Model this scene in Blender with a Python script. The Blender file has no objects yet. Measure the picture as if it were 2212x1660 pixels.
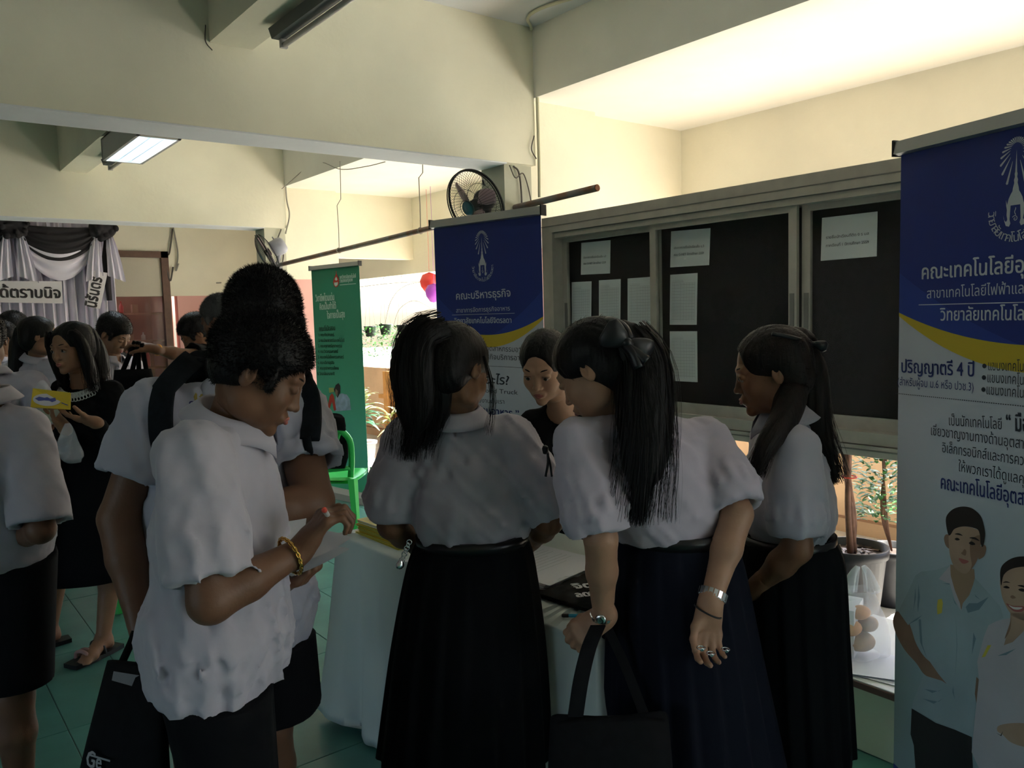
# ---- light and exposure settings (used by the block right below)
WORLD = .8
SUN = 34
EXPOSURE = 0.25
LUMI = 70.0
# (loc, watts, colour, direction, width, height): daylight that comes in through real openings of the building
LAMPS = []
import bpy, math, random
import numpy as np
from mathutils import Matrix, Vector
from mathutils.geometry import delaunay_2d_cdt
rnd = random.Random(7)
SC = bpy.context.scene
COL = SC.collection
f32 = np.float32
def V(*a): return np.array(a, float)
def nrm(v):
    v = np.array(v, float); return v/ (np.linalg.norm(v)+1e-12)
# ---------------------------------------------------------------- camera
F_PX, CX, CY, CAMZ = 1745.0, 1106.0, 830.0, 1.58
up_c = nrm((-0.029, 1, 152/F_PX))
y_c = nrm((-1378, 112, -F_PX)); y_c = nrm(y_c-up_c*np.dot(up_c, y_c))
x_c = np.cross(y_c, up_c)
MW = np.array([x_c, y_c, up_c])            # rows: world axes in camera space; columns: camera axes in world space
cam_d = bpy.data.cameras.new('camera'); cam = bpy.data.objects.new('camera', cam_d); COL.objects.link(cam)
cam_d.sensor_width = 36; cam_d.lens = F_PX/2212*36; cam_d.clip_start = .05; cam_d.clip_end = 300
m4 = Matrix(MW.tolist()).to_4x4(); m4.translation = (0, 0, CAMZ); cam.matrix_world = m4
SC.camera = cam
CAMP = V(0, 0, CAMZ)
FWD = MW@V(0, 0, -1); FWD[2] = 0; FWD = nrm(FWD)
RGT = np.cross(FWD, V(0, 0, 1)); UPV = V(0, 0, 1)
def ray(px, py): return MW@V(px-CX, CY-py, -F_PX)
def P(px, py, d):                           # world point seen at a pixel, d metres ahead along the floor
    r = ray(px, py); return CAMP+r*(d/np.dot(r, FWD))
def D(r, f, u): return nrm(RGT*r+FWD*f+UPV*u)
def pix(p):
    c = MW.T@(np.array(p, float)-CAMP); return CX+c[0]/-c[2]*F_PX, CY-c[1]/-c[2]*F_PX, -c[2]
# ---------------------------------------------------------------- light
w = bpy.data.worlds.new('sky'); SC.world = w; w.use_nodes = True
nt = w.node_tree; bg = nt.nodes['Background']
sky = nt.nodes.new('ShaderNodeTexSky'); sky.sky_type = 'NISHITA'; sky.sun_disc = False
sky.sun_elevation = math.radians(52); sky.sun_rotation = math.radians(80); sky.air_density = 1.0; sky.dust_density = 3.0; sky.ozone_density = 1
nt.links.new(sky.outputs[0], bg.inputs[0]); bg.inputs[1].default_value = WORLD
def light(name, kind, loc, energy, color=(1, 1, 1), direction=None, size=None, size_y=None, angle=None):
    l = bpy.data.lights.new(name, kind); l.energy = energy; l.color = color
    o = bpy.data.objects.new(name, l); COL.objects.link(o); o.location = loc
    if direction is not None: o.rotation_euler = Vector(direction).to_track_quat('-Z', 'Y').to_euler()
    if size:
        l.shape = 'RECTANGLE'; l.size = size; l.size_y = size_y or size
    if angle: l.angle = angle
    return o
light('sun', 'SUN', (9, 3, 9), SUN, (1, .95, .86), (-.62, .12, -.78), angle=math.radians(.6))
for q in LAMPS: light('daylight_opening', 'AREA', *q[:1], q[1], q[2], q[3], q[4], q[5])
vs = SC.view_settings; vs.view_transform = 'Standard'; vs.look = 'None'; vs.gamma = 1; vs.exposure = EXPOSURE; vs.use_curve_mapping = False
SC.cycles.max_bounces = 8; SC.cycles.diffuse_bounces = 5; SC.cycles.transparent_max_bounces = 24
SC.cycles.sample_clamp_indirect = 4; SC.cycles.use_denoising = True
# ---------------------------------------------------------------- materials
MATS = {}
def mat(name, color, rough=.7, noise=0, nscale=8, bump=0, bscale=60, metal=0, emit=None, trans=0, spec=.4, stretch=None, alpha=1, color2=None, sheen=0):
    if name in MATS: return MATS[name]
    m = bpy.data.materials.new(name); m.use_nodes = True; n = m.node_tree; b = n.nodes['Principled BSDF']
    b.inputs['Base Color'].default_value = (*color, 1); b.inputs['Roughness'].default_value = rough
    b.inputs['Metallic'].default_value = metal; b.inputs['Specular IOR Level'].default_value = spec
    b.inputs['Transmission Weight'].default_value = trans; b.inputs['Alpha'].default_value = alpha
    if sheen: b.inputs['Sheen Weight'].default_value = sheen
    if emit: b.inputs['Emission Color'].default_value = (*emit[:3], 1); b.inputs['Emission Strength'].default_value = emit[3]
    tc = n.nodes.new('ShaderNodeTexCoord'); mp = n.nodes.new('ShaderNodeMapping'); n.links.new(tc.outputs['Object'], mp.inputs[0])
    if stretch: mp.inputs['Scale'].default_value = stretch
    if noise or color2:
        t = n.nodes.new('ShaderNodeTexNoise'); t.inputs['Scale'].default_value = nscale; t.inputs['Detail'].default_value = 6
        r = n.nodes.new('ShaderNodeValToRGB'); n.links.new(mp.outputs[0], t.inputs[0]); n.links.new(t.outputs[0], r.inputs[0])
        c2 = color2 or tuple(max(0, c*(1-noise)) for c in color); c1 = color if color2 else tuple(min(1, c*(1+noise*.6)) for c in color)
        r.color_ramp.elements[0].color = (*c2, 1); r.color_ramp.elements[1].color = (*c1, 1)
        r.color_ramp.elements[0].position = .35; r.color_ramp.elements[1].position = .65
        n.links.new(r.outputs[0], b.inputs['Base Color'])
    if bump:
        t = n.nodes.new('ShaderNodeTexNoise'); t.inputs['Scale'].default_value = bscale; t.inputs['Detail'].default_value = 4
        u = n.nodes.new('ShaderNodeBump'); u.inputs['Strength'].default_value = bump; u.inputs['Distance'].default_value = .01
        n.links.new(mp.outputs[0], t.inputs[0]); n.links.new(t.outputs[0], u.inputs['Height']); n.links.new(u.outputs[0], b.inputs['Normal'])
    MATS[name] = m; return m
# ---------------------------------------------------------------- mesh and object helpers
def mk(name, parts, m=None, parent=None, smooth=True):
    """parts: list of (verts Nx3, faces MxK int array or list of tuples[, material index])"""
    vs_, loops, tot, mi = [], [], [], []; off = 0
    for p in parts:
        v = np.asarray(p[0], float).reshape(-1, 3); k = p[2] if len(p) > 2 else 0
        fs = p[1]
        if isinstance(fs, np.ndarray):
            if len(fs): loops.append((fs+off).ravel()); tot.append(np.full(len(fs), fs.shape[1])); mi.append(np.full(len(fs), k))
        else:
            for q in fs: loops.append(np.array(q)+off); tot.append(np.array([len(q)])); mi.append(np.array([k]))
        vs_.append(v); off += len(v)
    v = np.concatenate(vs_); lp = np.concatenate(loops).astype(np.int32); tt = np.concatenate(tot).astype(np.int32)
    me = bpy.data.meshes.new(name); me.vertices.add(len(v)); me.vertices.foreach_set('co', v.astype(f32).ravel())
    me.loops.add(len(lp)); me.loops.foreach_set('vertex_index', lp)
    me.polygons.add(len(tt)); st = np.concatenate([[0], np.cumsum(tt)[:-1]]).astype(np.int32)
    me.polygons.foreach_set('loop_start', st); me.polygons.foreach_set('loop_total', tt)
    me.polygons.foreach_set('use_smooth', np.full(len(tt), bool(smooth)))
    me.polygons.foreach_set('material_index', np.concatenate(mi).astype(np.int32))
    for q in (m if isinstance(m, (list, tuple)) else [m]):
        if q: me.materials.append(q)
    me.update(calc_edges=True); me.validate()
    o = bpy.data.objects.new(name, me); COL.objects.link(o)
    if parent is not None:
        o.parent = parent; o.matrix_parent_inverse = _pinv(parent)
    return o
def _pinv(p):
    M = Matrix.Identity(4); ch = []
    while p is not None: ch.append(p); p = p.parent
    for q in reversed(ch): M = M@(q.matrix_parent_inverse if q.parent else Matrix.Identity(4))@Matrix.Translation(q.location)@q.rotation_euler.to_matrix().to_4x4()
    return M.inverted()
def tag(o, label=None, cat=None, group=None, kind=None):
    if label: o['label'] = label
    if cat: o['category'] = cat
    if group: o['group'] = group
    if kind: o['kind'] = kind
    return o
def empty(name, loc, label=None, cat=None, group=None):
    o = bpy.data.objects.new(name, None); COL.objects.link(o); o.location = tuple(loc); o.empty_display_size = .1
    return tag(o, label, cat, group)
def box(lo, hi):
    x0, y0, z0 = lo; x1, y1, z1 = hi
    v = [(x0,y0,z0),(x1,y0,z0),(x1,y1,z0),(x0,y1,z0),(x0,y0,z1),(x1,y0,z1),(x1,y1,z1),(x0,y1,z1)]
    return np.array(v), np.array([(0,3,2,1),(4,5,6,7),(0,1,5,4),(1,2,6,5),(2,3,7,6),(3,0,4,7)])
def obox(c, ax, ay, az, sx, sy, sz):
    v, f = box((-sx/2, -sy/2, -sz/2), (sx/2, sy/2, sz/2)); R = np.array([ax, ay, az]); return v@R+np.array(c), f
def frame_of(d, hint=(0, 0, 1)):
    d = nrm(d); h = np.array(hint, float)
    if abs(np.dot(d, nrm(h))) > .97: h = V(1, 0, 0) if abs(d[0]) < .9 else V(0, 1, 0)
    s = nrm(np.cross(d, h)); return s, np.cross(s, d), d
def rings(R, closed=False, cap=True):
    """R: list of equal length rings (nx3) -> skinned surface"""
    R = np.array(R); n, m = R.shape[:2]; v = R.reshape(-1, 3); f = []
    i = np.arange(n-1)[:, None]*m; j = np.arange(m)[None]; j2 = (j+1) % m
    f = np.stack([i+j, i+j2, i+m+j2, i+m+j], -1).reshape(-1, 4)
    fl = [f]
    out = (v, f)
    if cap:
        v2 = np.concatenate([v, [R[0].mean(0), R[-1].mean(0)]]); a, b = n*m, n*m+1
        q = [(a, (k+1) % m, k, k) for k in range(m)]
        t = np.array([(a, (k+1) % m, k) for k in range(m)]+[(b, (n-1)*m+k, (n-1)*m+(k+1) % m) for k in range(m)])
        return [(v2, f), (v2, t)] if False else [(v2, [tuple(x) for x in f]+[tuple(x) for x in t])]
    return [out]
def tube(pts, r, n=8, cap=True):
    pts = np.array(pts, float); m = len(pts); r = np.full(m, r) if np.isscalar(r) else np.array(r, float)
    T = np.gradient(pts, axis=0); s, u, _ = frame_of(T[0]); out = []; a = np.linspace(0, 2*np.pi, n, endpoint=False)
    for k in range(m):
        t = nrm(T[k]); s = nrm(s-t*np.dot(s, t)); u = np.cross(t, s)
        out.append(pts[k]+r[k]*(np.cos(a)[:, None]*s+np.sin(a)[:, None]*u))
    return rings(out, cap=cap)[0]
def lathe(prof, c, n=32, axis=(0, 0, 1)):
    s, u, d = frame_of(axis); a = np.linspace(0, 2*np.pi, n, endpoint=False); c = np.array(c)
    return rings([c+d*z+r*(np.cos(a)[:, None]*s+np.sin(a)[:, None]*u) for r, z in prof])[0]
def smoothpts(p, n=30):
    p = np.array(p, float); t = np.arange(len(p)); tt = np.linspace(0, len(p)-1, n); out = []
    pe = np.vstack([2*p[0]-p[1], p, 2*p[-1]-p[-2]])
    for x in tt:
        i = min(int(x), len(p)-2); u = x-i; a, b, c, d = pe[i], pe[i+1], pe[i+2], pe[i+3]
        out.append(.5*((2*b)+(-a+c)*u+(2*a-5*b+4*c-d)*u*u+(-a+3*b-3*c+d)*u**3))
    return np.array(out)
# ---------------------------------------------------------------- soft modelling field (signed distance grid, turned into one smooth mesh)
class Field:
    def __init__(s, lo, hi, h):
        s.h = h; s.lo = np.array(lo, float)-2*h; n = np.ceil((np.array(hi)-s.lo)/h).astype(int)+3
        s.n = n; s.a = np.full(n, .2, f32); s.ax = [(s.lo[i]+h*np.arange(n[i])).astype(f32) for i in range(3)]
    def win(s, lo, hi):
        i0 = np.clip(np.floor((np.array(lo)-s.lo)/s.h).astype(int), 0, s.n); i1 = np.clip(np.ceil((np.array(hi)-s.lo)/s.h).astype(int)+1, 0, s.n)
        sl = tuple(slice(a, b) for a, b in zip(i0, i1))
        g = [s.ax[i][sl[i]].reshape([-1 if j == i else 1 for j in range(3)]) for i in range(3)]
        return sl, g
    def put(s, sl, d, k, op):
        a = s.a[sl]
        if op == 'sub':
            d = -d
            if k: h = np.clip(.5+.5*(a-d)/k, 0, 1); a[...] = d+(a-d)*h+k*h*(1-h)
            else: np.maximum(a, d, out=a)
        elif op == 'int': np.maximum(a, d, out=a)
        elif k:
            h = np.clip(.5+.5*(a-d)/k, 0, 1); a[...] = a+(d-a)*h-k*h*(1-h)
        else: np.minimum(a, d, out=a)
    def seg(s, a, b, ra, rb=None, k=.02, flat=None, op='add'):
        rb = ra if rb is None else rb; a = np.array(a, float); b = np.array(b, float); pad = max(ra, rb)*(flat[1] if flat else 1)+max(k, .0)*1.2+2*s.h
        sl, g = s.win(np.minimum(a, b)-pad, np.maximum(a, b)+pad)
        if s.a[sl].size == 0: return s
        ab = b-a; L2 = max(float(ab@ab), 1e-9); q = [g[i]-f32(a[i]) for i in range(3)]
        t = np.clip((q[0]*ab[0]+q[1]*ab[1]+q[2]*ab[2])/L2, 0, 1).astype(f32)
        v = [q[i]-t*f32(ab[i]) for i in range(3)]
        if flat:
            e = nrm(flat[0]); vs_ = (v[0]*e[0]+v[1]*e[1]+v[2]*e[2])*(1/flat[1]-1); v = [v[i]+vs_*f32(e[i]) for i in range(3)]
        d = np.sqrt(v[0]**2+v[1]**2+v[2]**2)-(ra+(rb-ra)*t)
        s.put(sl, d.astype(f32), k, op); return s
    def ell(s, c, r, R=None, k=.01, op='add'):
        c = np.array(c, float); r = np.array(r, float); R = np.eye(3) if R is None else np.array(R); pad = r.max()+k*1.2+2*s.h
        sl, g = s.win(c-pad, c+pad)
        if s.a[sl].size == 0: return s
        q = [g[i]-f32(c[i]) for i in range(3)]; l = [(q[0]*R[i][0]+q[1]*R[i][1]+q[2]*R[i][2]) for i in range(3)]
        k0 = np.sqrt(sum((l[i]/r[i])**2 for i in range(3))); k1 = np.sqrt(sum((l[i]/r[i]**2)**2 for i in range(3)))+1e-6
        s.put(sl, (k0*(k0-1)/k1).astype(f32), k, op); return s
    def chain(s, pts, rs, k=.02, flat=None):
        for i in range(len(pts)-1): s.seg(pts[i], pts[i+1], rs[i], rs[i+1], k, flat)
        return s
    def plane(s, c, n, lo=None, hi=None):
        """remove everything on the side the normal points to (inside a window if given)"""
        n = nrm(n); sl, g = s.win(s.lo if lo is None else lo, (s.lo+s.n*s.h) if hi is None else hi)
        d = ((g[0]-c[0])*n[0]+(g[1]-c[1])*n[1]+(g[2]-c[2])*n[2]).astype(f32); s.put(sl, d, 0, 'int'); return s
    def disp(s, fn, band=.03):
        i = np.nonzero(np.abs(s.a) < band); p = np.stack([s.ax[j][i[j]] for j in range(3)], -1).astype(float); s.a[i] += fn(p).astype(f32); return s
    def mesh(s):
        a = s.a; h = s.h; ins = a < 0; n = s.n
        cnt = np.zeros(n-1, np.int8); C = [(x, y, z) for x in (0, 1) for y in (0, 1) for z in (0, 1)]
        for x, y, z in C: cnt += ins[x:n[0]-1+x, y:n[1]-1+y, z:n[2]-1+z]
        act = np.nonzero((cnt > 0) & (cnt < 8)); m = len(act[0])
        if m == 0: return np.zeros((0, 3)), np.zeros((0, 4), int)
        idg = np.full(n-1, -1, np.int32); idg[act] = np.arange(m)
        val = {c: a[act[0]+c[0], act[1]+c[1], act[2]+c[2]] for c in C}
        acc = np.zeros((m, 3)); num = np.zeros(m)
        for c in C:
            for ax in range(3):
                if c[ax] == 0:
                    e = list(c); e[ax] = 1; v0, v1 = val[c], val[tuple(e)]; x = (v0 < 0) != (v1 < 0)
                    t = np.where(x, v0/(v0-v1+1e-12), 0)
                    pos = np.tile(np.array(c, float), (m, 1)); pos[:, ax] += t; acc[x] += pos[x]; num[x] += 1
        vert = (np.stack(act, -1)+acc/num[:, None])*h+s.lo
        Q = []
        for ax in range(3):
            o1, o2 = [(1, 2), (2, 0), (0, 1)][ax]
            sl0 = [slice(1, n[i]-1) for i in range(3)]; sl0[ax] = slice(0, n[ax]-1); sl1 = list(sl0); sl1[ax] = slice(1, n[ax])
            A, B = ins[tuple(sl0)], ins[tuple(sl1)]; e = np.nonzero(A != B)
            if not len(e[0]): continue
            idx = np.stack(e, -1)+np.array([0 if i == ax else 1 for i in range(3)]); flip = B[e]
            def g(d1, d2):
                j = idx.copy(); j[:, o1] -= d1; j[:, o2] -= d2; return idg[j[:, 0], j[:, 1], j[:, 2]]
            q = np.stack([g(0, 0), g(1, 0), g(1, 1), g(0, 1)], -1); q[flip] = q[flip][:, ::-1]; Q.append(q)
        return vert, np.concatenate(Q)
def fbm(p, seed=0, sc=(10, 10, 10), oct=3):
    r = np.random.RandomState(seed); out = 0; q = p*np.array(sc); amp = 1
    for o in range(oct):
        for k in range(4):
            d = r.randn(3); d /= np.linalg.norm(d); out = out+amp*np.sin(q@d*(2**o)+r.rand()*6.28+1.3*np.sin(q@r.randn(3)*.6+r.rand()*6))
        amp *= .5
    return out/5
def folds(seed, amp, ax, along=3, across=28, sharp=1.0):
    """creases that run along the direction ax"""
    ax = nrm(ax); s, u, _ = frame_of(ax)
    def fn(p):
        q = np.stack([p@s*across, p@u*across, p@ax*along], -1); v = fbm(q, seed, (1, 1, 1), 2)
        return amp*(1-2*np.abs(np.tanh(v*1.4)))*sharp+amp*.5*fbm(p, seed+9, (9, 9, 9), 1)
    return fn
# ---------------------------------------------------------------- lettering: outlines -> non-zero winding fill (flat print)
TXT = {}
def text_raw(s, spacing=1.0):
    if (s, spacing) in TXT: return TXT[(s, spacing)]
    c = bpy.data.curves.new('t', 'FONT'); c.body = s; c.fill_mode = 'NONE'; c.resolution_u = 2; c.space_character = spacing
    o = bpy.data.objects.new('t', c); COL.objects.link(o); dg = bpy.context.evaluated_depsgraph_get(); me = o.evaluated_get(dg).to_mesh()
    v = np.zeros(len(me.vertices)*3); me.vertices.foreach_get('co', v); v = v.reshape(-1, 3)[:, :2]
    e = np.zeros(len(me.edges)*2, int); me.edges.foreach_get('vertices', e); e = e.reshape(-1, 2)
    o.evaluated_get(dg).to_mesh_clear(); bpy.data.objects.remove(o); bpy.data.curves.remove(c)
    # orient the edges along each contour: vertices are stored in contour order
    lo = np.minimum(e[:, 0], e[:, 1]); hi = np.maximum(e[:, 0], e[:, 1]); cons = hi == lo+1
    E_ = [(a, b) for a, b in zip(lo[cons], hi[cons])]+[(b, a) for a, b in zip(lo[~cons], hi[~cons])]
    E_ = np.array(E_)
    r = delaunay_2d_cdt([Vector(q) for q in v.tolist()], [tuple(map(int, q)) for q in E_], [], 0, 1e-7)
    ov = np.array([tuple(q) for q in r[0]]); tf = np.array([t for t in r[2] if len(t) == 3])
    c_ = ov[tf].mean(1); a, b = v[E_[:, 0]], v[E_[:, 1]]; W = np.zeros(len(c_), int)
    for p0, p1 in zip(a, b):
        if p0[1] == p1[1]: continue
        cr = (p1[0]-p0[0])*(c_[:, 1]-p0[1])-(c_[:, 0]-p0[0])*(p1[1]-p0[1])
        W += ((p0[1] <= c_[:, 1]) & (p1[1] > c_[:, 1]) & (cr > 0)).astype(int)-((p0[1] > c_[:, 1]) & (p1[1] <= c_[:, 1]) & (cr < 0)).astype(int)
    tf = tf[W != 0]; TXT[(s, spacing)] = (ov, tf); return ov, tf
class Panel:
    """a flat sheet in the place: origin, right and up vectors; prints are laid on it in its own metres"""
    def __init__(s, o, r, u): s.o = np.array(o, float); s.r = nrm(r); s.u = nrm(u); s.n = np.cross(s.r, s.u)
    def w(s, uv, lift=.0): uv = np.asarray(uv, float).reshape(-1, 2); return s.o+uv[:, :1]*s.r+uv[:, 1:]*s.u+s.n*lift
    def at(s, px, py):
        r = ray(px, py); t = np.dot(s.o-CAMP, s.n)/np.dot(r, s.n); q = CAMP+r*t-s.o; return V(q@s.r, q@s.u)
    def poly(s, pts, lift=.001):
        pts = np.array(pts, float); r = delaunay_2d_cdt([Vector(q) for q in pts.tolist()], [], [list(range(len(pts)))], 1, 1e-7)
        ov = np.array([tuple(q) for q in r[0]]); return s.w(ov, lift), np.array([t for t in r[2]] ) if all(len(t) == 3 for t in r[2]) else [tuple(t) for t in r[2]]
    def pxpoly(s, pts, lift=.001): return s.poly([s.at(*q) for q in pts], lift)
    def strip(s, pts, wd, lift=.001):
        pts = np.array(pts, float); t = np.gradient(pts, axis=0); nn = np.stack([-t[:, 1], t[:, 0]], -1); nn /= np.linalg.norm(nn, axis=1)[:, None]+1e-9
        wd = np.array(wd, float).reshape(-1, 1) if not np.isscalar(wd) else wd
        a, b = pts+nn*wd/2, pts-nn*wd/2; n = len(pts); f = np.array([(i, n+i, n+i+1, i+1) for i in range(n-1)]); return s.w(np.vstack([a, b]), lift), f
    def text(s, txt, p0, height, width=None, fit=None, lift=.0015, rot=0, bold=0, align='L', shear=0):
        """p0 panel position of the baseline start; height of a letter in metres; width of the string (or of fit, its beginning)"""
        ov, tf = text_raw(txt); ref = text_raw(fit)[0] if fit else ov; k = height*.60/.55; kx = k
        if width: kx = width/(ref[:, 0].max()-ref[:, 0].min())
        q = ov-np.array([ov[:, 0].min(), 0]); q = q*np.array([kx, k]); q[:, 0] += shear*q[:, 1]
        if align == 'C': q[:, 0] -= (q[:, 0].max())/2
        c, sn = math.cos(rot), math.sin(rot); q = q@np.array([[c, sn], [-sn, c]])+np.array(p0); out = [(s.w(q, lift), tf)]
        for i in range(1, 1+(1 if bold else 0)):
            out.append((s.w(q+np.array([bold, 0]), lift+.0001), tf)); out.append((s.w(q+np.array([0, bold*.7]), lift+.0002), tf))
        return out
    def pxtext(s, txt, a, b, hpx, fit=None, bold=0, shear=0, lift=.0015):
        """baseline running between two sighted points"""
        a, b = s.at(*a), s.at(*b); d = b-a; L = np.linalg.norm(d); ww = s.at(a[0], a[1]) if False else None
        return s.text(txt, a, hpx, L, fit, lift, math.atan2(d[1], d[0]), bold, shear=shear)
    def arc(s, txt_clusters, c, R, a0, a1, h, lift=.0015):
        out = []; n = len(txt_clusters)
        for i, ch in enumerate(txt_clusters):
            a = a0+(a1-a0)*i/(n-1); p = np.array(c)+R*V(math.cos(a), math.sin(a)); out += s.text(ch, p, h, None, None, lift, a+math.pi/2, align='C')
        return out
# ---------------------------------------------------------------- people
def hand(F, wr, d, n, th, curl, s=1.0, thumb=(35, 25, 20), spread=6, k=.004):
    """wr wrist, d along the palm, n out of the palm (fingers curl towards it), th towards the thumb"""
    d = nrm(d); n = nrm(n-d*np.dot(n, d)); th = nrm(th-d*np.dot(th, d)-n*np.dot(th, n))
    offs = [.030, .010, -.011, -.030]; lens = [(.040, .025, .021), (.044, .028, .022), (.040, .026, .021), (.032, .020, .018)]; fr = [.0092, .0095, .009, .008]
    tips = []
    for i in range(4):
        kn = wr+d*(.088-.004*abs(i-1.2))*s+th*offs[i]*s
        F.seg(wr+th*offs[i]*.45*s, kn, .0135*s, .0115*s, .012)
    F.seg(wr-d*.02*s, wr+d*.03*s, .021*s, .022*s, .02, (th, 1.25))
    for i in range(4):
        kn = wr+d*(.088-.004*abs(i-1.2))*s+th*offs[i]*s; sp = math.radians(spread)*(1.5-i)/1.5
        a = math.radians(curl[i]*.35); q = kn; r = fr[i]*s; cl = curl[i]
        for j, L in enumerate(lens[i]):
            dd = nrm((d*math.cos(a)+n*math.sin(a))+th*math.sin(sp)*math.cos(a)); q2 = q+dd*L*s
            F.seg(q, q2, r*(1.06 if j else 1.12), r*.9, k if j else .009); r *= .92; q = q2; a += math.radians(cl*(.6 if j == 0 else .45))
        tips.append(q)
    b = wr+d*.022*s+th*.022*s+n*.006*s; a0, a1, a2 = [math.radians(t) for t in thumb]
    q = b; dd = nrm(d*math.cos(a0)+th*math.sin(a0)+n*.25); q2 = q+dd*.042*s; F.seg(q, q2, .0145*s, .0115*s, .012); F.seg(wr+d*.05*s+th*.01*s, q2, .012*s, .010*s, .01); q = q2
    for j, (L, a) in enumerate(((.032, a1), (.027, a2))):
        dd = nrm(dd*math.cos(a)+(n*.7-th*.5+d*.3)*math.sin(a)); q2 = q+dd*L*s; F.seg(q, q2, (.0108-.001*j)*s, (.0095-.001*j)*s, k); q = q2
    tips.append(q); return tips
def head_basis(look, crown):
    y = nrm(look); z = nrm(crown-y*np.dot(crown, y)); return np.array([np.cross(y, z), y, z])
def face_field(F, c, R, s, female, open_eyes):
    L = lambda x, y, z: c+s*(x*R[0]+y*R[1]+z*R[2])
    E = lambda p, r, k=.01, op='add': F.ell(L(*p), np.array(r)*s, R, k*s, op)
    E((0, -.014, .032), (.074, .094, .083), 0); E((0, .020, -.020), (.062, .066, .085), .02)
    E((0, .036, -.070), (.044 if female else .050, .046, .038), .02); E((0, .072, -.098), (.018, .015, .014), .016)
    for x in (-1, 1):
        E((x*.036, .054, -.030), (.022, .023, .026), .02); E((x*.048, .005, -.065), (.018, .03, .03), .02)
        F.seg(L(x*.014, .080, .020), L(x*.042, .070, .021), .009*s, .008*s, .014*s)
        E((x*.031, .098, -.001), (.019, .012, .010), .012, 'sub')
        E((x*.031, .076, .002), (.0155, .0125, .0100), .004)
        if open_eyes: E((x*.031, .093, -.0012), (.0135, .012, .0047), .001, 'sub')
    F.seg(L(0, .081, .006), L(0, .094, -.030), .0070*s, .0095*s, .012*s); E((0, .0985, -.034), (.0095, .0085, .0080), .006)
    for x in (-1, 1): E((x*.0115, .089, -.037), (.0068, .0085, .0062), .005); E((x*.006, .095, -.044), (.004, .005, .003), .002, 'sub')
    E((0, .085, -.063), (.023, .011, .013), .010); E((0, .096, -.0635), (.019, .008, .0022), .003, 'sub')
    for x in (-1, 1):
        Re = R@np.eye(3); y2 = nrm(R[1]*.93+R[0]*x*.37); Re = np.array([np.cross(y2, R[2]), y2, R[2]])
        F.ell(L(x*.0735, -.012, -.006), V(.0075, .0165, .028)*s, Re, .006*s)
        F.ell(L(x*.0815, -.006, .001), V(.0050, .009, .018)*s, Re, .003*s, 'sub'); F.ell(L(x*.0765, -.001, -.008), V(.004, .005, .007)*s, Re, .003*s)
def add_face_parts(root, c, R, s, M, eyes, female, hairm, far=False):
    L = lambda x, y, z: c+s*(x*R[0]+y*R[1]+z*R[2])
    for x in (-1, 1):
        if eyes:
            F = Field(L(x*.031, .076, 0)-.016*s, L(x*.031, .076, 0)+.016*s, .0022*s); F.ell(L(x*.031, .0765, -.001), V(.0125, .0112, .0105)*s, R, 0); v, q = F.mesh()
            g = L(x*.031+eyes[0]*.004, .0872, eyes[1]*.002-.001); dsk = lathe([(0, -.002), (.0056*s, -.001), (.0058*s, .0006), (.0035*s, .0018), (0, .0020)], g, 16, R[1])
            mk('eye', [(v, q, 0), (*dsk, 1)], [M['eyewhite'], M['iris']], root)
        pts = [L(x*(.014+.032*t), .0885-.006*t-.010*t*t, .0225+.005*math.sin(t*2.4)) for t in np.linspace(0, 1, 8)]
        F = Field(np.min(pts, 0)-.008, np.max(pts, 0)+.008, .0022)
        for i in range(7): F.seg(pts[i]-R[1]*.0016*s, pts[i+1]-R[1]*.0016*s, (.0027-.0020*abs(i/7-.35))*s, None, .002)
        mk('eyebrow', [F.mesh()], hairm, root)
        if eyes:
            pts = [L(x*.031+.0145*t, .0875-.006*t*t, .0035+.003*(1-t*t)) for t in np.linspace(-1, 1, 8)]
            mk('eyelash', [tube(pts, .0009*s, 5)], hairm, root)
    F = Field(L(0, .09, -.064)-.034*s, L(0, .09, -.064)+.034*s, .0022*s)
    for x in (-1, 0, 1):
        F.seg(L(x*.006, .0945, -.0595), L(x*.019, .0885, -.0625), .0042*s, .0018*s, .003); F.seg(L(x*.004, .0945, -.0685), L(x*.016, .0895, -.0650), .0050*s, .0022*s, .003)
    F.ell(L(0, .105, -.0637), V(.03, .010, .0008)*s, R, .0015*s, 'sub')
    mk('lips', [F.mesh()], M['lips'], root)
def fuzz(surf, cen, n, L, wdt, seed, down=None):
    """short tapering hairs standing on a surface"""
    v, q = surf; r = np.random.RandomState(seed); f = q[r.randint(0, len(q), n)]; t = r.rand(n, 1)
    p = v[f[:, 0]]*(1-t)+v[f[:, 2]]*t; d = np.cross(v[f[:, 2]]-v[f[:, 0]], v[f[:, 3]]-v[f[:, 1]]); d /= np.linalg.norm(d, axis=1)[:, None]+1e-9
    d = d+r.randn(n, 3)*.35
    if down is not None: d = d+np.array(down)
    d /= np.linalg.norm(d, axis=1)[:, None]; s = np.cross(d, r.randn(n, 3)); s /= np.linalg.norm(s, axis=1)[:, None]+1e-9
    LL = L*(.5+r.rand(n, 1)*.8); a = p-d*.002+s*wdt; b = p-d*.002-s*wdt; c = p+d*LL
    return np.stack([a, b, c], 1).reshape(-1, 3), np.arange(3*n).reshape(-1, 3)
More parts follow.
